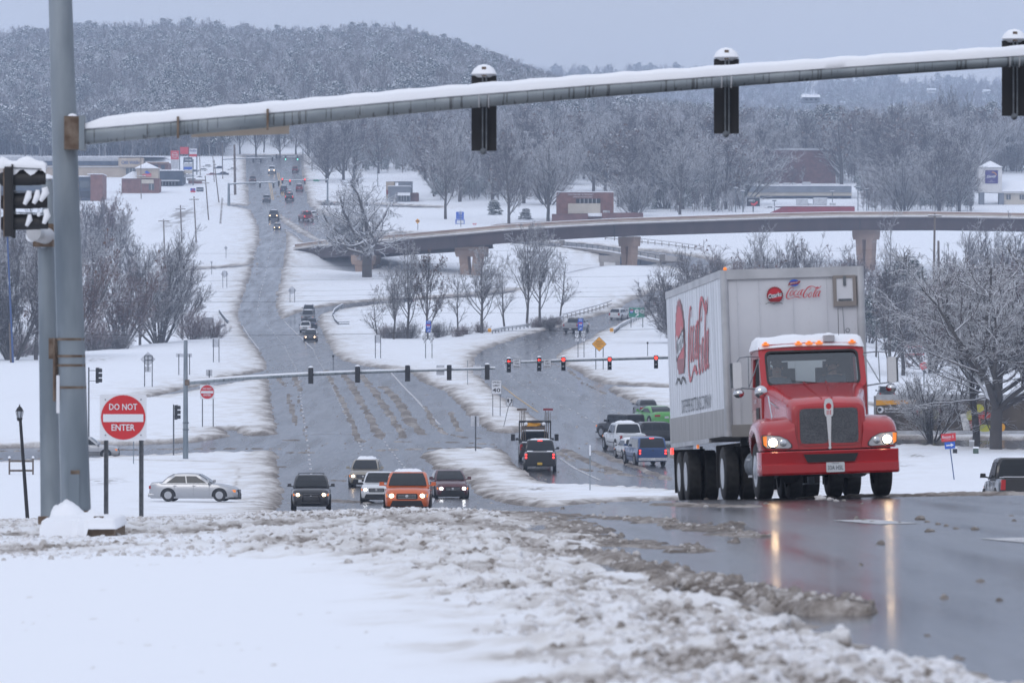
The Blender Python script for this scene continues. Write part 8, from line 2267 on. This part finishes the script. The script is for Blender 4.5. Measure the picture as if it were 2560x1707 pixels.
# fenders
for s in (1, -1):
    secs = []
    for y, zt, xo, zbm in [(-.035, .90, 1.06, .845), (-.04, 1.10, 1.12, .845), (-.07, 1.20, 1.15, .84), (-.16, 1.29, 1.19, .84), (-.34, 1.365, 1.215, .84), (-.52, 1.40, 1.225, .84), (-.62, 1.41, 1.225, .98), (-.80, 1.415, 1.225, 1.10), (-1.15, 1.41, 1.225, 1.155), (-1.5, 1.38, 1.22, 1.08), (-1.70, 1.32, 1.21, .92), (-1.85, 1.24, 1.18, .78), (-1.95, 1.12, 1.12, .70)]:
        r = min(.20, (zt - zbm) * .6)
        pts = [(xo - .03, zbm), (xo, zbm + (zt - zbm - r) * .5 + .001), (xo, zt - r)] + [(xo - r + r * math.cos(math.radians(a)), zt - r + r * math.sin(math.radians(a))) for a in (25, 50, 75)] + [(xo - r - .08, zt), (.74, zt + .015), (.60, zt + .06), (.55, zbm)]
        secs.append([(s * a, y, b) for a, b in pts])
    m = MB(); m.loft(secs, True, True); fe = tb(m, 'fender', 'tred', 42)
    hp = [(.67, .885), (.72, .865), (1.12, .885), (1.165, .93), (1.175, 1.09), (1.14, 1.105), (.88, 1.085), (.74, 1.02), (.67, .93)]
    m = MB(); m.prism([(s * (a + (a - .93) * .04), b + (b - .98) * .06) for a, b in hp], 'y', -.20, -.028); tb(m, 'headlight_bezel', 'black')
    m = MB(); m.prism([(s * a, b) for a, b in hp], 'y', -.18, -.012, .05); hl = tb(m, 'headlight', 'lens')
    m = MB(); m.lathe([(.095, -.012), (.075, .0), (.001, .004)], (s * 1.00, 0, .975), 'y', 18); tb(m, 'reflector_bowl', 'chrome', None, hl)
    m = MB(); m.lathe([(.072, .004), (.05, .018), (.001, .022)], (s * 1.00, 0, .975), 'y', 18); tb(m, 'headlamp', mat('truck_lamp', (1, .9, .7), .3, emit=(1, .72, .42), estr=26), None, hl)
    m = MB(); m.lathe([(.062, -.008), (.045, .0), (.001, .006)], (s * .82, 0, .965), 'y', 16); tb(m, 'low_bowl', 'chrome', None, hl)
    m = MB(); m.prism([(s * 1.11, .90), (s * 1.16, .94), (s * 1.17, 1.085), (s * 1.10, 1.09)], 'y', -.14, -.004); tb(m, 'turn_signal', 'amber', None, hl)
# bumper
bp = [(-1.22, .80), (1.22, .80), (1.235, .60), (1.20, .42), (.50, .40), (-.50, .40), (-1.20, .42), (-1.235, .60)]
secs = []
for x, y in [(-1.24, -.42), (-1.235, -.20), (-1.20, -.06), (-1.1, .0), (-.6, .045), (0, .06), (.6, .045), (1.1, .0), (1.20, -.06), (1.235, -.20), (1.24, -.42)]:
    secs.append([(x, y, .80), (x * .998, y - .015, .815), (x * .97, y - .12, .815), (x * .96, y - .12, .40), (x * .99, y - .03, .405), (x, y - .005, .44), (x, y - .002, .585), (x, y - .028, .60), (x, y - .022, .66)])
m = MB(); m.loft(secs, True, True); tb(m, 'bumper', 'tred', 30)
m = MB(); m.prism([(-.48, .755), (.48, .755), (.41, .615), (-.41, .615)], 'y', -.05, .063); tb(m, 'bumper_intake', 'black')
m = MB(); m.prism(rrect(-.07, .52, .32, .17, .02), 'y', .04, .078); pl_ = tb(m, 'number_plate', 'plate')
text('33A H5L', .075, 'navy', truck, (-.07, .082, .512), PI, width=.27, bold=.01); text('MISSOURI', .02, 'navy', truck, (-.07, .082, .588), PI, width=.12)
# cab: an open shell of panels round a dark interior
fw = lambda u, v, d: (u, -1.80 - (v - 2.0) * .50 - d, v)
m = ring(rrect(0, 2.335, 1.88, .80, .13), rrect(0, 2.31, 1.64, .60, .09), fw, .10); tb(m, 'windscreen_frame', 'tred', 30)
m = ring(rrect(0, 2.31, 1.67, .63, .10), rrect(0, 2.31, 1.60, .56, .08), lambda u, v, d: (u, -1.782 - (v - 2.0) * .50 - d, v), .02); tb(m, 'windscreen_seal', 'black')
m = MB(); m.add([fw(u, v, .02) for u, v in rrect(0, 2.31, 1.63, .59, .09)], [tuple(range(16))]); tb(m, 'windscreen', 'glass_clear')
m = MB()
for x0, x1, zz in ((.05, .45, .04), (-.10, .20, .03)): m.bar((-x0, -1.76, 2.03), (x1 * .9, -1.78, 2.03 + zz), .02, .015)
tb(m, 'wiper', 'black')
for s in (1, -1):
    sd = lambda u, v, d: (s * (.945 - d - max(0, v - 2.0) * .045), u, v)
    m = ring([(-3.35, .72), (-1.88, .72), (-1.86, 1.2), (-1.84, 2.0), (-2.13, 2.68), (-3.35, 2.68)], [(-3.0, 2.0), (-2.9, 2.0), (-2.3, 2.0), (-2.02, 2.02), (-2.20, 2.50), (-3.0, 2.50)], sd, .05); tb(m, 'door', 'tred')
    m = MB(); m.add([sd(u, v, .025) for u, v in [(-3.0, 2.0), (-2.02, 2.02), (-2.20, 2.50), (-3.0, 2.50)]], [(0, 1, 2, 3)]); tb(m, 'side_window', 'glass_clear')
    m = MB(); m.box((s * .96, -2.98, 1.45), (.03, .05, .28)); tb(m, 'door_handle', 'chrome')
    m = MB(); m.box((s * .952, -2.35, 1.50), (.01, .42, .26)); tb(m, 'door_lower_window', 'glass')
text('OZARKS', .07, 'signwhite', truck, (.955, -2.65, 1.75), PI / 2, shear=.3, bold=.01)
m = MB(); m.loft([[(-.93, y, z - .10), (-.93, y, z - .02), (-.80, y, z + .035), (0, y, z + .06), (.80, y, z + .035), (.93, y, z - .02), (.93, y, z - .10)] for y, z in ((-2.12, 2.70), (-2.25, 2.73), (-2.8, 2.74), (-3.36, 2.71))]); tb(m, 'roof', 'tred', 30)
m = ring([(-.92, .75), (.92, .75), (.92, 2.68), (-.92, 2.68)], [(-.58, 2.08), (.58, 2.08), (.58, 2.47), (-.58, 2.47)], lambda u, v, d: (u, -3.36 + d, v), .05); tb(m, 'rear_wall', 'cabin')
m = MB(); m.box((0, -2.6, 1.55), (1.78, 1.5, .1)); m.box((0, -2.0, 1.90), (1.7, .40, .14)); tb(m, 'dashboard', 'cabin')
for s in (1, -1): m = MB(); m.box((s * .45, -2.95, 1.95), (.52, .16, .75)); m.box((s * .45, -2.92, 2.36), (.26, .12, .16)); tb(m, 'seat', 'blackmatte')
m = MB(); m.tube([(-.45 + .2 * math.cos(a), -2.28 + .06 * math.sin(a), 2.08 + .19 * math.sin(a)) for a in [2 * PI * i / 16 for i in range(17)]], .014, 5); tb(m, 'steering_wheel', 'black')
# roof snow
nx, ny = 40, 12; vs = []; fs = []; rs_ = np.random.RandomState(8)
for j in range(ny):
    for i in range(nx):
        x = -.96 + 1.92 * i / (nx - 1); y = -2.09 - 1.24 * j / (ny - 1); ed = min(i, nx - 1 - i, j, ny - 1 - j)
        vs.append((x, y, 2.745 + (-.05 if ed == 0 else .115 + .06 * float(fbm(np.array([x * 3.1 + 5]), np.array([y * 4.0]), 3, 4)[0]) * 2 * min(1, ed / 2) - .02) - .05 * abs(x) ** 3))
for j in range(ny - 1):
    for i in range(nx - 1): a = j * nx + i; fs.append((a, a + 1, a + nx + 1, a + nx))
m = MB(); m.add(vs, fs); tb(m, 'roof_snow', 'snow', 80)
for x in (.81, .22, .03, -.15, -.74): m = MB(); m.ball((x, -2.07, 2.760), .042, 10, .7, zmin=-.2); m.box((x, -2.08, 2.74), (.12, .08, .03)); tb(m, 'marker_light', 'amber_lit' if x != -.74 else 'amber', 60)
m = MB(); m.box((-.33, -2.13, 2.82), (.20, .12, .11)); q = tb(m, 'roof_lamp', 'lens'); m = MB(); m.ball((-.33, -2.15, 2.875), .10, 8, .5, zmin=0); tb(m, 'snow_cap', 'snow', 60, q)
m = MB(); m.tube([(-.52, -2.2, 2.74), (-.54, -2.3, 3.35)], .005, 4); tb(m, 'aerial', 'black')
# mirrors
for s, zc in ((1, 2.20), (-1, 2.22)):
    x0 = s * 1.38
    m = MB(); m.prism(rrect(x0, zc, .155, .46, .04), 'y', -1.78, -1.68); mi = tb(m, 'mirror', 'chrome', 40)
    m = MB(); m.prism(rrect(x0 + s * .09, zc, .05, .44, .02), 'y', -1.80, -1.72); tb(m, 'mirror_back', 'steel_dark', None, mi)
    m = MB(); m.ball((x0 - s * .02, -1.72, zc - .32), .10, 12, .8); tb(m, 'spot_mirror', 'chrome', 60, mi)
    m = MB(); m.tube([(s * .92, -2.1, zc + .32), (s * 1.15, -1.8, zc + .33), (s * 1.32, -1.74, zc + .31), (x0, -1.73, zc + .22)], .012, 6); m.tube([(s * .92, -1.9, zc - .27), (s * 1.15, -1.75, zc - .24), (x0, -1.73, zc - .22)], .014, 6); m.tube([(s * .93, -2.05, zc + .30), (s * 1.17, -1.76, zc - .22)], .010, 5); m.tube([(s * 1.16, -1.78, zc + .33), (s * 1.17, -1.76, zc - .24)], .009, 5); tb(m, 'mirror_bracket', 'steel', None, mi)
m = MB(); m.lathe([(.115, -.02), (.11, .03), (.06, .06), (.001, .07)], (1.05, -1.0, 1.88), 'y', 18); q = tb(m, 'fender_mirror', 'chrome', 60)
m = MB(); m.tube([(1.05, -1.03, 1.82), (.93, -.98, 1.80), (.90, -.80, 1.42)], .012, 6); m.tube([(.85, -1.5, 1.72), (.62, -.42, 1.42)], .014, 6); tb(m, 'mirror_stalk', 'chrome', None, q)
# running gear
def rwheel(par, x, y, r, w_, s, steer=False):
    m = MB(); m.lathe([(r * .56, -w_ / 2), (r * .90, -w_ / 2), (r * .985, -w_ * .42), (r, -w_ * .3), (r, w_ * .3), (r * .985, w_ * .42), (r * .90, w_ / 2), (r * .56, w_ / 2)], (0, 0, 0), 'x', 32, False); t = m.build('wheel', 'rubber', par, 40, (x, y, r))
    if s:
        m = MB(); d = s * w_ * .5
        if steer: m.lathe([(r * .57, d), (r * .50, d - s * .04), (r * .40, d - s * .01), (r * .16, d + s * .03), (.001, d + s * .04)], (0, 0, 0), 'x', 24)
        else: m.lathe([(r * .57, d), (r * .52, d - s * .06), (r * .30, d - s * .11), (r * .16, d - s * .03), (.001, d - s * .02)], (0, 0, 0), 'x', 24)
        q = m.build('rim', 'rim', t, 40)
        for i in range(10): a = 2 * PI * i / 10; m = MB(); m.cyl((d - s * .04, r * .33 * math.cos(a), r * .33 * math.sin(a)), (d + s * .005, r * .33 * math.cos(a), r * .33 * math.sin(a)), .018, n=6); m.build('wheel_nut', 'chrome', t)
for s in (1, -1):
    rwheel(truck, s * 1.04, -1.15, .50, .28, s, True)
    for dx, sg in ((.80, 0), (1.12, s)): rwheel(truck, s * dx, -5.5, .50, .27, sg)
    for yy in (-11.35, -12.55):
        for dx, sg in ((.82, 0), (1.15, s)): rwheel(trailer, s * dx, yy, .50, .27, sg)
m = MB(); m.box((.40, -3.6, .80), (.09, 6.2, .26)); m.box((-.40, -3.6, .80), (.09, 6.2, .26)); m.box((0, -.9, .66), (1.5, .3, .26)); m.box((0, -1.2, .95), (1.1, 1.6, .4)); tb(m, 'chassis', 'blackmatte')
m = MB(); m.cyl((-.9, -1.15, .5), (.9, -1.15, .5), .07, n=8); m.cyl((-.9, -5.5, .5), (.9, -5.5, .5), .10, n=8); m.ball((0, -5.5, .5), .24, 10); tb(m, 'axle', 'blackmatte')
for s in (1, -1):
    m = MB(); m.cyl((s * .80, -2.25, .62), (s * .80, -3.6, .62), .28, n=16); tb(m, 'fuel_tank', 'steel_dark', 40)
    m = MB(); m.box((s * .98, -2.5, .42), (.22, .9, .04)); m.box((s * 1.0, -3.0, .72), (.16, .5, .04)); tb(m, 'step', 'metal_light')
    m = MB(); m.box((s * .98, -6.15, .62), (.60, .02, .75)); tb(m, 'mud_flap', 'black')
# trailer
def rb(m, nm, mt, smooth=None, par=None): return m.build(nm, mt, par or trailer, smooth)
M['twhite'] = noisy('trailer_white', (.60, .61, .65), (.68, .69, .72), .9, .5, detail=8)
M['tside'] = noisy('trailer_aluminium', (.50, .52, .55), (.76, .78, .81), 1.1, .30, .3, detail=5, stretch=(1, 5.5, .45), bump=.15)
M['tgrime'] = noisy('grimy_trailer_skin', (.30, .29, .28), (.42, .41, .40), 1.4, .5, .2, detail=8, stretch=(1, 3, .5))
y0, y1_ = -4.3, -13.7
m = MB(); m.box((0, (y0 + y1_) / 2, 2.66), (2.56, 9.34, 2.98)); rb(m, 'box', 'twhite')
for s in (1, -1):
    m = MB(); m.box((s * 1.285, (y0 + y1_) / 2, 2.88), (.03, 9.30, 2.42)); rb(m, 'side_panel', 'tside')
    m = MB(); m.box((s * 1.292, (y0 + y1_) / 2, 1.42), (.04, 9.32, .50)); rb(m, 'skirt', 'tgrime')
    m = MB(); m.box((s * 1.29, (y0 + y1_) / 2, 4.11), (.05, 9.36, .14)); rb(m, 'top_rail', 'metal_light')
    m = MB(); m.box((s * 1.285, y0 - 6.0, 1.13), (.05, 6.6, .09)); rb(m, 'bottom_rail', 'metal_light')
    m = MB(); m.tube([(s * 1.245, y0 - .03, 1.16), (s * 1.245, y0 - .03, 4.17)], .075, 12); rb(m, 'corner_post', 'metal_light', 50)
    for k_ in range(23):
        m = MB(); m.box((s * 1.301, y0 - .4 - k_ * .395, 2.87), (.002, .006, 2.36)); rb(m, 'panel_seam', 'tgrime')
m = MB(); m.box((0, y0 + .012, 4.09), (2.40, .03, .17)); rb(m, 'front_top_rail', 'metal_light')
m = MB(); m.box((0, y0 + .012, 1.26), (2.40, .03, .22)); rb(m, 'front_bottom_rail', 'tgrime')
for x in (-.62, .0, .62, 1.02): m = MB(); m.box((x, y0 + .034, 2.69), (.008, .003, 2.62)); rb(m, 'front_seam', mat('seam', (.50, .51, .54), .5))
m = MB()
for x in (-1.1, -.62, -.3, .0, .3, .62, 1.02):
    for k_ in range(20): m.box((x + .02 * (1 if k_ % 2 else -1), y0 + .036, 1.5 + k_ * .128), (.012, .006, .012))
o_ = rb(m, 'rivets', 'metal_light'); o_['kind'] = 'stuff'
m = MB(); m.box((0, (y0 + y1_) / 2, 4.17), (2.5, 9.3, .03)); rb(m, 'roof', 'metal_light')
m = MB(); m.ball((1.22, y0, 4.20), .035, 8); rb(m, 'clearance_light', 'amber_lit'); m = MB(); m.box((1.29, y1_ + .1, 1.02), (.05, .10, .12)); rb(m, 'rear_marker', 'red_lit'); m = MB(); m.box((1.26, -9.3, 1.05), (.04, .10, .07)); rb(m, 'side_marker', 'amber_lit')
m = ring(rrect(-.95, 3.74, .42, .56, .01), rrect(-.95, 3.76, .30, .42, .01), lambda u, v, d: (u, y0 + .05 - d, v), .05); rb(m, 'vent_frame', 'concrete')
m = MB(); m.box((-.95, y0 + .018, 3.76), (.30, .03, .42)); q = rb(m, 'vent_door', 'twhite'); m = MB(); m.box((-.95, y0 + .045, 3.92), (.05, .03, .18)); rb(m, 'vent_latch', 'steel_dark', None, q); m = MB(); m.box((-.95, y0 + .04, 3.575), (.24, .02, .04)); rb(m, 'vent_sill', 'steel_dark', None, q)
m = MB(); m.tube([(-.98 + .035 * math.cos(a), y0 + .04, 3.02 + .035 * math.sin(a)) for a in [2 * PI * i / 14 for i in range(15)]], .006, 4); rb(m, 'hose_ring', 'steel_dark')
m = MB(); m.tube([(-.90, y0 + .04, 3.44), (-.93, y0 + .04, 2.6)], .005, 4); rb(m, 'drain_tube', 'steel_dark')
m = MB(); m.box((0, -9.5, 1.02), (.9, 7.5, .16)); m.box((0, -11.95, .8), (1.0, 2.2, .3)); m.cyl((-1, -11.35, .5), (1, -11.35, .5), .08, n=8); m.cyl((-1, -12.55, .5), (1, -12.55, .5), .08, n=8); rb(m, 'subframe', 'blackmatte')
for s in (1, -1):
    m = MB(); m.box((s * .62, -7.3, .72), (.12, .14, .9)); m.box((s * .62, -7.3, .27), (.28, .28, .03)); rb(m, 'landing_leg', 'steel_dark')
    m = MB(); m.box((s * .98, -13.3, .62), (.62, .02, .85)); rb(m, 'mud_flap', 'black')
m = MB(); m.box((0, y1_ + .05, .62), (2.2, .08, .08)); m.box((.7, y1_ + .05, .85), (.06, .06, .5)); m.box((-.7, y1_ + .05, .85), (.06, .06, .5)); rb(m, 'underride_bar', 'steel_dark')
# lettering drawn as pen strokes of changing width (units of the photo crop: x right, y down)
STROKES = [([(800, 300), (812, 283), (795, 270), (765, 275), (725, 310), (690, 365), (665, 430), (668, 470), (700, 490), (745, 486), (800, 468), (850, 456), (895, 462), (925, 474), (955, 470)], [10, 8, 8, 10, 16, 22, 24, 20, 14, 9, 8, 12, 20, 12, 4]), ([(800, 330), (770, 340), (738, 390), (735, 420), (752, 432), (782, 405), (805, 355), (800, 332)], [8, 14, 18, 16, 10, 12, 10, 8]),
           ([(880, 345), (868, 330), (838, 352), (812, 400), (818, 428), (840, 428), (878, 395)], [12, 8, 14, 20, 14, 8, 6]), ([(975, 335), (945, 332), (905, 370), (888, 408), (900, 428), (925, 410), (955, 360)], [6, 10, 16, 18, 10, 8, 8]), ([(985, 318), (965, 365), (945, 410), (950, 428), (975, 415)], [18, 20, 18, 12, 6]), ([(990, 325), (1025, 320)], [12, 10]),
           ([(1115, 320), (1145, 312), (1160, 285), (1140, 268), (1100, 285), (1050, 330), (1010, 395), (998, 445), (1015, 472), (1045, 470), (1075, 435), (1080, 400), (1060, 395), (1045, 420)], [8, 8, 8, 8, 12, 20, 26, 24, 16, 10, 10, 8, 7, 6]), ([(1045, 330), (1075, 290), (1130, 258), (1190, 258), (1235, 280), (1290, 298), (1330, 285), (1360, 256)], [6, 10, 12, 12, 16, 18, 12, 5]),
           ([(1165, 375), (1135, 385), (1105, 430), (1105, 462), (1125, 472), (1150, 445), (1168, 395), (1160, 376)], [8, 14, 18, 16, 10, 10, 10, 8]), ([(1195, 440), (1240, 380), (1280, 310), (1300, 270), (1270, 285), (1225, 370), (1195, 440), (1198, 466), (1220, 462), (1240, 445)], [6, 6, 8, 8, 12, 18, 20, 16, 10, 6]),
           ([(1325, 365), (1295, 362), (1258, 400), (1240, 440), (1250, 464), (1278, 450), (1308, 395)], [6, 10, 16, 18, 12, 8, 8]), ([(1340, 350), (1318, 400), (1298, 445), (1305, 466), (1325, 455)], [18, 20, 18, 12, 6])]
def script(par, fn, sx_, sz_, mt, nm, grow_=1.0):
    """fn(u, v) places pen units (centred) on a face"""
    for pts, ws in STROKES:
        P = [Vector(p) for p in pts]; Q = []; Wd_ = []
        for i in range(len(P) - 1):     # smooth the pen path
            p0, p1, p2, p3 = P[max(i - 1, 0)], P[i], P[i + 1], P[min(i + 2, len(P) - 1)]
            for t in (0, .25, .5, .75):
                Q.append(.5 * ((2 * p1) + (p2 - p0) * t + (2 * p0 - 5 * p1 + 4 * p2 - p3) * t * t + (3 * p1 - p0 - 3 * p2 + p3) * t ** 3)); Wd_.append(ws[i] * (1 - t) + ws[i + 1] * t)
        Q.append(P[-1]); Wd_.append(ws[-1])
        vs = []; fs = []
        for i, q in enumerate(Q):
            d = (Q[min(i + 1, len(Q) - 1)] - Q[max(i - 1, 0)]).normalized(); n_ = Vector((-d.y, d.x)) * Wd_[i] / 2 * grow_
            for r_ in (q + n_, q - n_): vs.append(fn((r_.x - 1010) * sx_, -(r_.y - 375) * sz_))
            if i: fs.append((2 * i - 2, 2 * i - 1, 2 * i + 1, 2 * i))
        m = MB(); m.add(vs, fs); rb(m, nm, mt, None, par)
M['cocared'] = mat('lettering_red', (.55, .02, .035), .4); M['capred'] = mat('cap_dark_red', (.26, .012, .02), .4)
fr = lambda u, v: (-.20 - u, y0 + .040, 3.73 + v)
script(trailer, fr, .000926, .000926, 'cocared', 'script_stroke')
sd_ = lambda u, v: (1.312, -8.2 + u, 3.05 + v)
script(trailer, sd_, .0051, .0062, 'cocared', 'side_script_stroke', 1.25)
def cap(fn, r, zoff=0):
    sc_ = [(r * (1.0 if i % 2 else .92) * math.cos(2 * PI * i / 44), r * (1.0 if i % 2 else .92) * math.sin(2 * PI * i / 44)) for i in range(44)]
    def pl2(pts, mt, nm, lift): m = MB(); m.add([fn(u, v, lift) for u, v in pts], [tuple(range(len(pts)))]); rb(m, nm, mt)
    sc_ = [(u, max(v, -r * .80)) for u, v in sc_]
    pl2(sc_, 'capred', 'bottle_cap', .000); pl2([(u, max(v, -r * .45)) for u, v in circle_pts(0, 0, r * .80, 28)], 'cocared', 'cap_face', .002)
    pl2([(-r * .86, -r * .50), (r * .80, -r * .12), (r * .88, r * .28), (-r * .74, -r * .02)], 'signblack', 'name_band', .004)
    for a in range(2):
        P = [(-1.15 + a * 1.0, -1.0), (-.75 + a * 1.0, -.86), (-.45 + a * 1.0, -.90), (-.1 + a * 1.0, -1.02)]; m = MB()
        m.add([fn(u * r, v * r + d, .004) for u, v in P for d in (0, -.06 * r)], [(0, 1, 3, 2), (2, 3, 5, 4), (4, 5, 7, 6)]); rb(m, 'mountain_line', 'signblack')
cap(lambda u, v, l: (.33 - u, y0 + .040 + l, 3.70 + v), .155); text('Ozarks', .085, 'signwhite', trailer, (.33, y0 + .048, 3.695), PI, width=.25, shear=.3, bold=.02, tilt=.17)
cap(lambda u, v, l: (1.312 + l, -11.3 + u * 1.05, 3.15 + v), .82); text('Ozarks', .45, 'signwhite', trailer, (1.320, -11.3, 3.12), PI / 2, width=1.35, shear=.3, bold=.02, tilt=.17)
m = MB(); m.add([(-.03 - u, y0 + .040, 3.91 + v) for u, v in circle_pts(0, 0, .092, 22, .062)], [tuple(range(22))]); rb(m, 'blue_oval', 'signblue')
m = MB(); m.add([(-.03 - u, y0 + .043, 3.91 + v) for u, v in [(-.12, -.045), (.09, -.02), (.12, .035), (-.09, .012)]], [(0, 1, 2, 3)]); rb(m, 'oval_band', 'capred'); text('QUALITY', .028, 'signwhite', trailer, (-.03, y0 + .047, 3.907), PI, width=.16, tilt=.12, bold=.01)
text('DR PEPPER BOTTLING COMPANY', .26, 'steel_dark', trailer, (1.314, -8.9, 1.86), PI / 2, width=5.0)

# driver and passenger: one continuous skinned body each
M['skin'] = mat('skin', (.42, .24, .17), .5)
def person(x, y, z, label, top_, hat, arms):
    r = empty('person', label=label, cat='person'); r.matrix_world = TM @ Matrix.Translation((x, y, z))
    V_ = [(0, 0, 0), (0, .02, .22), (0, .03, .40), (0, .05, .52), (0, .07, .60), (0, .09, .70), (.20, .03, .44), (.27, .12, .20), (.20, .40, .16), (.16, .50, .20), (-.20, .03, .44), (-.27, .12, .20), (-.20, .40, .16), (-.16, .50, .20), (.12, .22, -.04), (-.12, .22, -.04)]
    if arms == 'wheel': V_[8] = (.17, .45, .28); V_[9] = (.15, .55, .33); V_[12] = (-.17, .45, .26); V_[13] = (-.15, .55, .31)
    E_ = [(0, 1), (1, 2), (2, 3), (3, 4), (4, 5), (2, 6), (6, 7), (7, 8), (8, 9), (2, 10), (10, 11), (11, 12), (12, 13), (0, 14), (0, 15)]
    R_ = [.17, .165, .15, .062, .098, .085, .08, .055, .04, .042, .08, .055, .04, .042, .10, .10]
    me = bpy.data.meshes.new('body'); me.from_pydata(V_, E_, []); o = link('body', me, r); me.materials.append(M[top_]); me.materials.append(M['skin'])
    md = o.modifiers.new('skin', 'SKIN'); sv = me.skin_vertices[0].data
    for i, q in enumerate(R_): sv[i].radius = (q, q * (.8 if i < 3 else 1))
    sv[0].use_root = True; ss = o.modifiers.new('sub', 'SUBSURF'); ss.levels = 1; ss.render_levels = 2
    dg = bpy.context.evaluated_depsgraph_get(); me2 = bpy.data.meshes.new_from_object(o.evaluated_get(dg)); o.modifiers.clear(); o.data = me2
    me2.materials.clear(); me2.materials.append(M[top_]); me2.materials.append(M['skin'])
    for p in me2.polygons: p.material_index = 1 if p.center.z > .50 or p.center.y > .42 else 0; p.use_smooth = True
    m = MB(); m.ball((0, .045, .72), .118, 14, .95, zmin=-.1); m.build('hair', hat, r, 60)
    m = MB(); m.prism([(-.014, .63), (.014, .63), (.006, .68), (-.006, .68)], 'y', .165, .20); m.build('nose', 'skin', r)
    for s in (-1, 1): m = MB(); m.ball((s * .036, .168, .685), .012, 6); m.build('eye', 'signblack', r); m = MB(); m.ball((s * .10, .075, .67), .022, 6, 1.3); m.build('ear', 'skin', r)
    m = MB(); m.box((0, .165, .605), (.05, .01, .008)); m.build('mouth', 'signred', r)
    return r
person(-.45, -2.72, 1.68, 'driver in dark clothes behind the windscreen of the red truck, hands on the wheel', 'navy', 'blackmatte', 'wheel')
person(.55, -2.72, 1.66, 'passenger with an orange-trimmed jacket in the other seat of the red truck', 'steel_dark', 'wood', 'lap')
# ================================================================ the hazy air
mh = bpy.data.materials.new('haze_air'); mh.use_nodes = True
n_ = mh.node_tree; n_.nodes.clear()
o_ = n_.nodes.new('ShaderNodeOutputMaterial'); pv = n_.nodes.new('ShaderNodeVolumePrincipled')
pv.inputs['Color'].default_value = (0.66, 0.79, 1.0, 1)
pv.inputs['Density'].default_value = 0.00022
pv.inputs['Anisotropy'].default_value = 0.2
n_.links.new(pv.outputs[0], o_.inputs['Volume'])
hb = MB(); hb.box((0, 2200, 110), (9000, 4600, 260))
M['haze'] = mh
tag(hb.build('haze', 'haze'), kind='stuff')
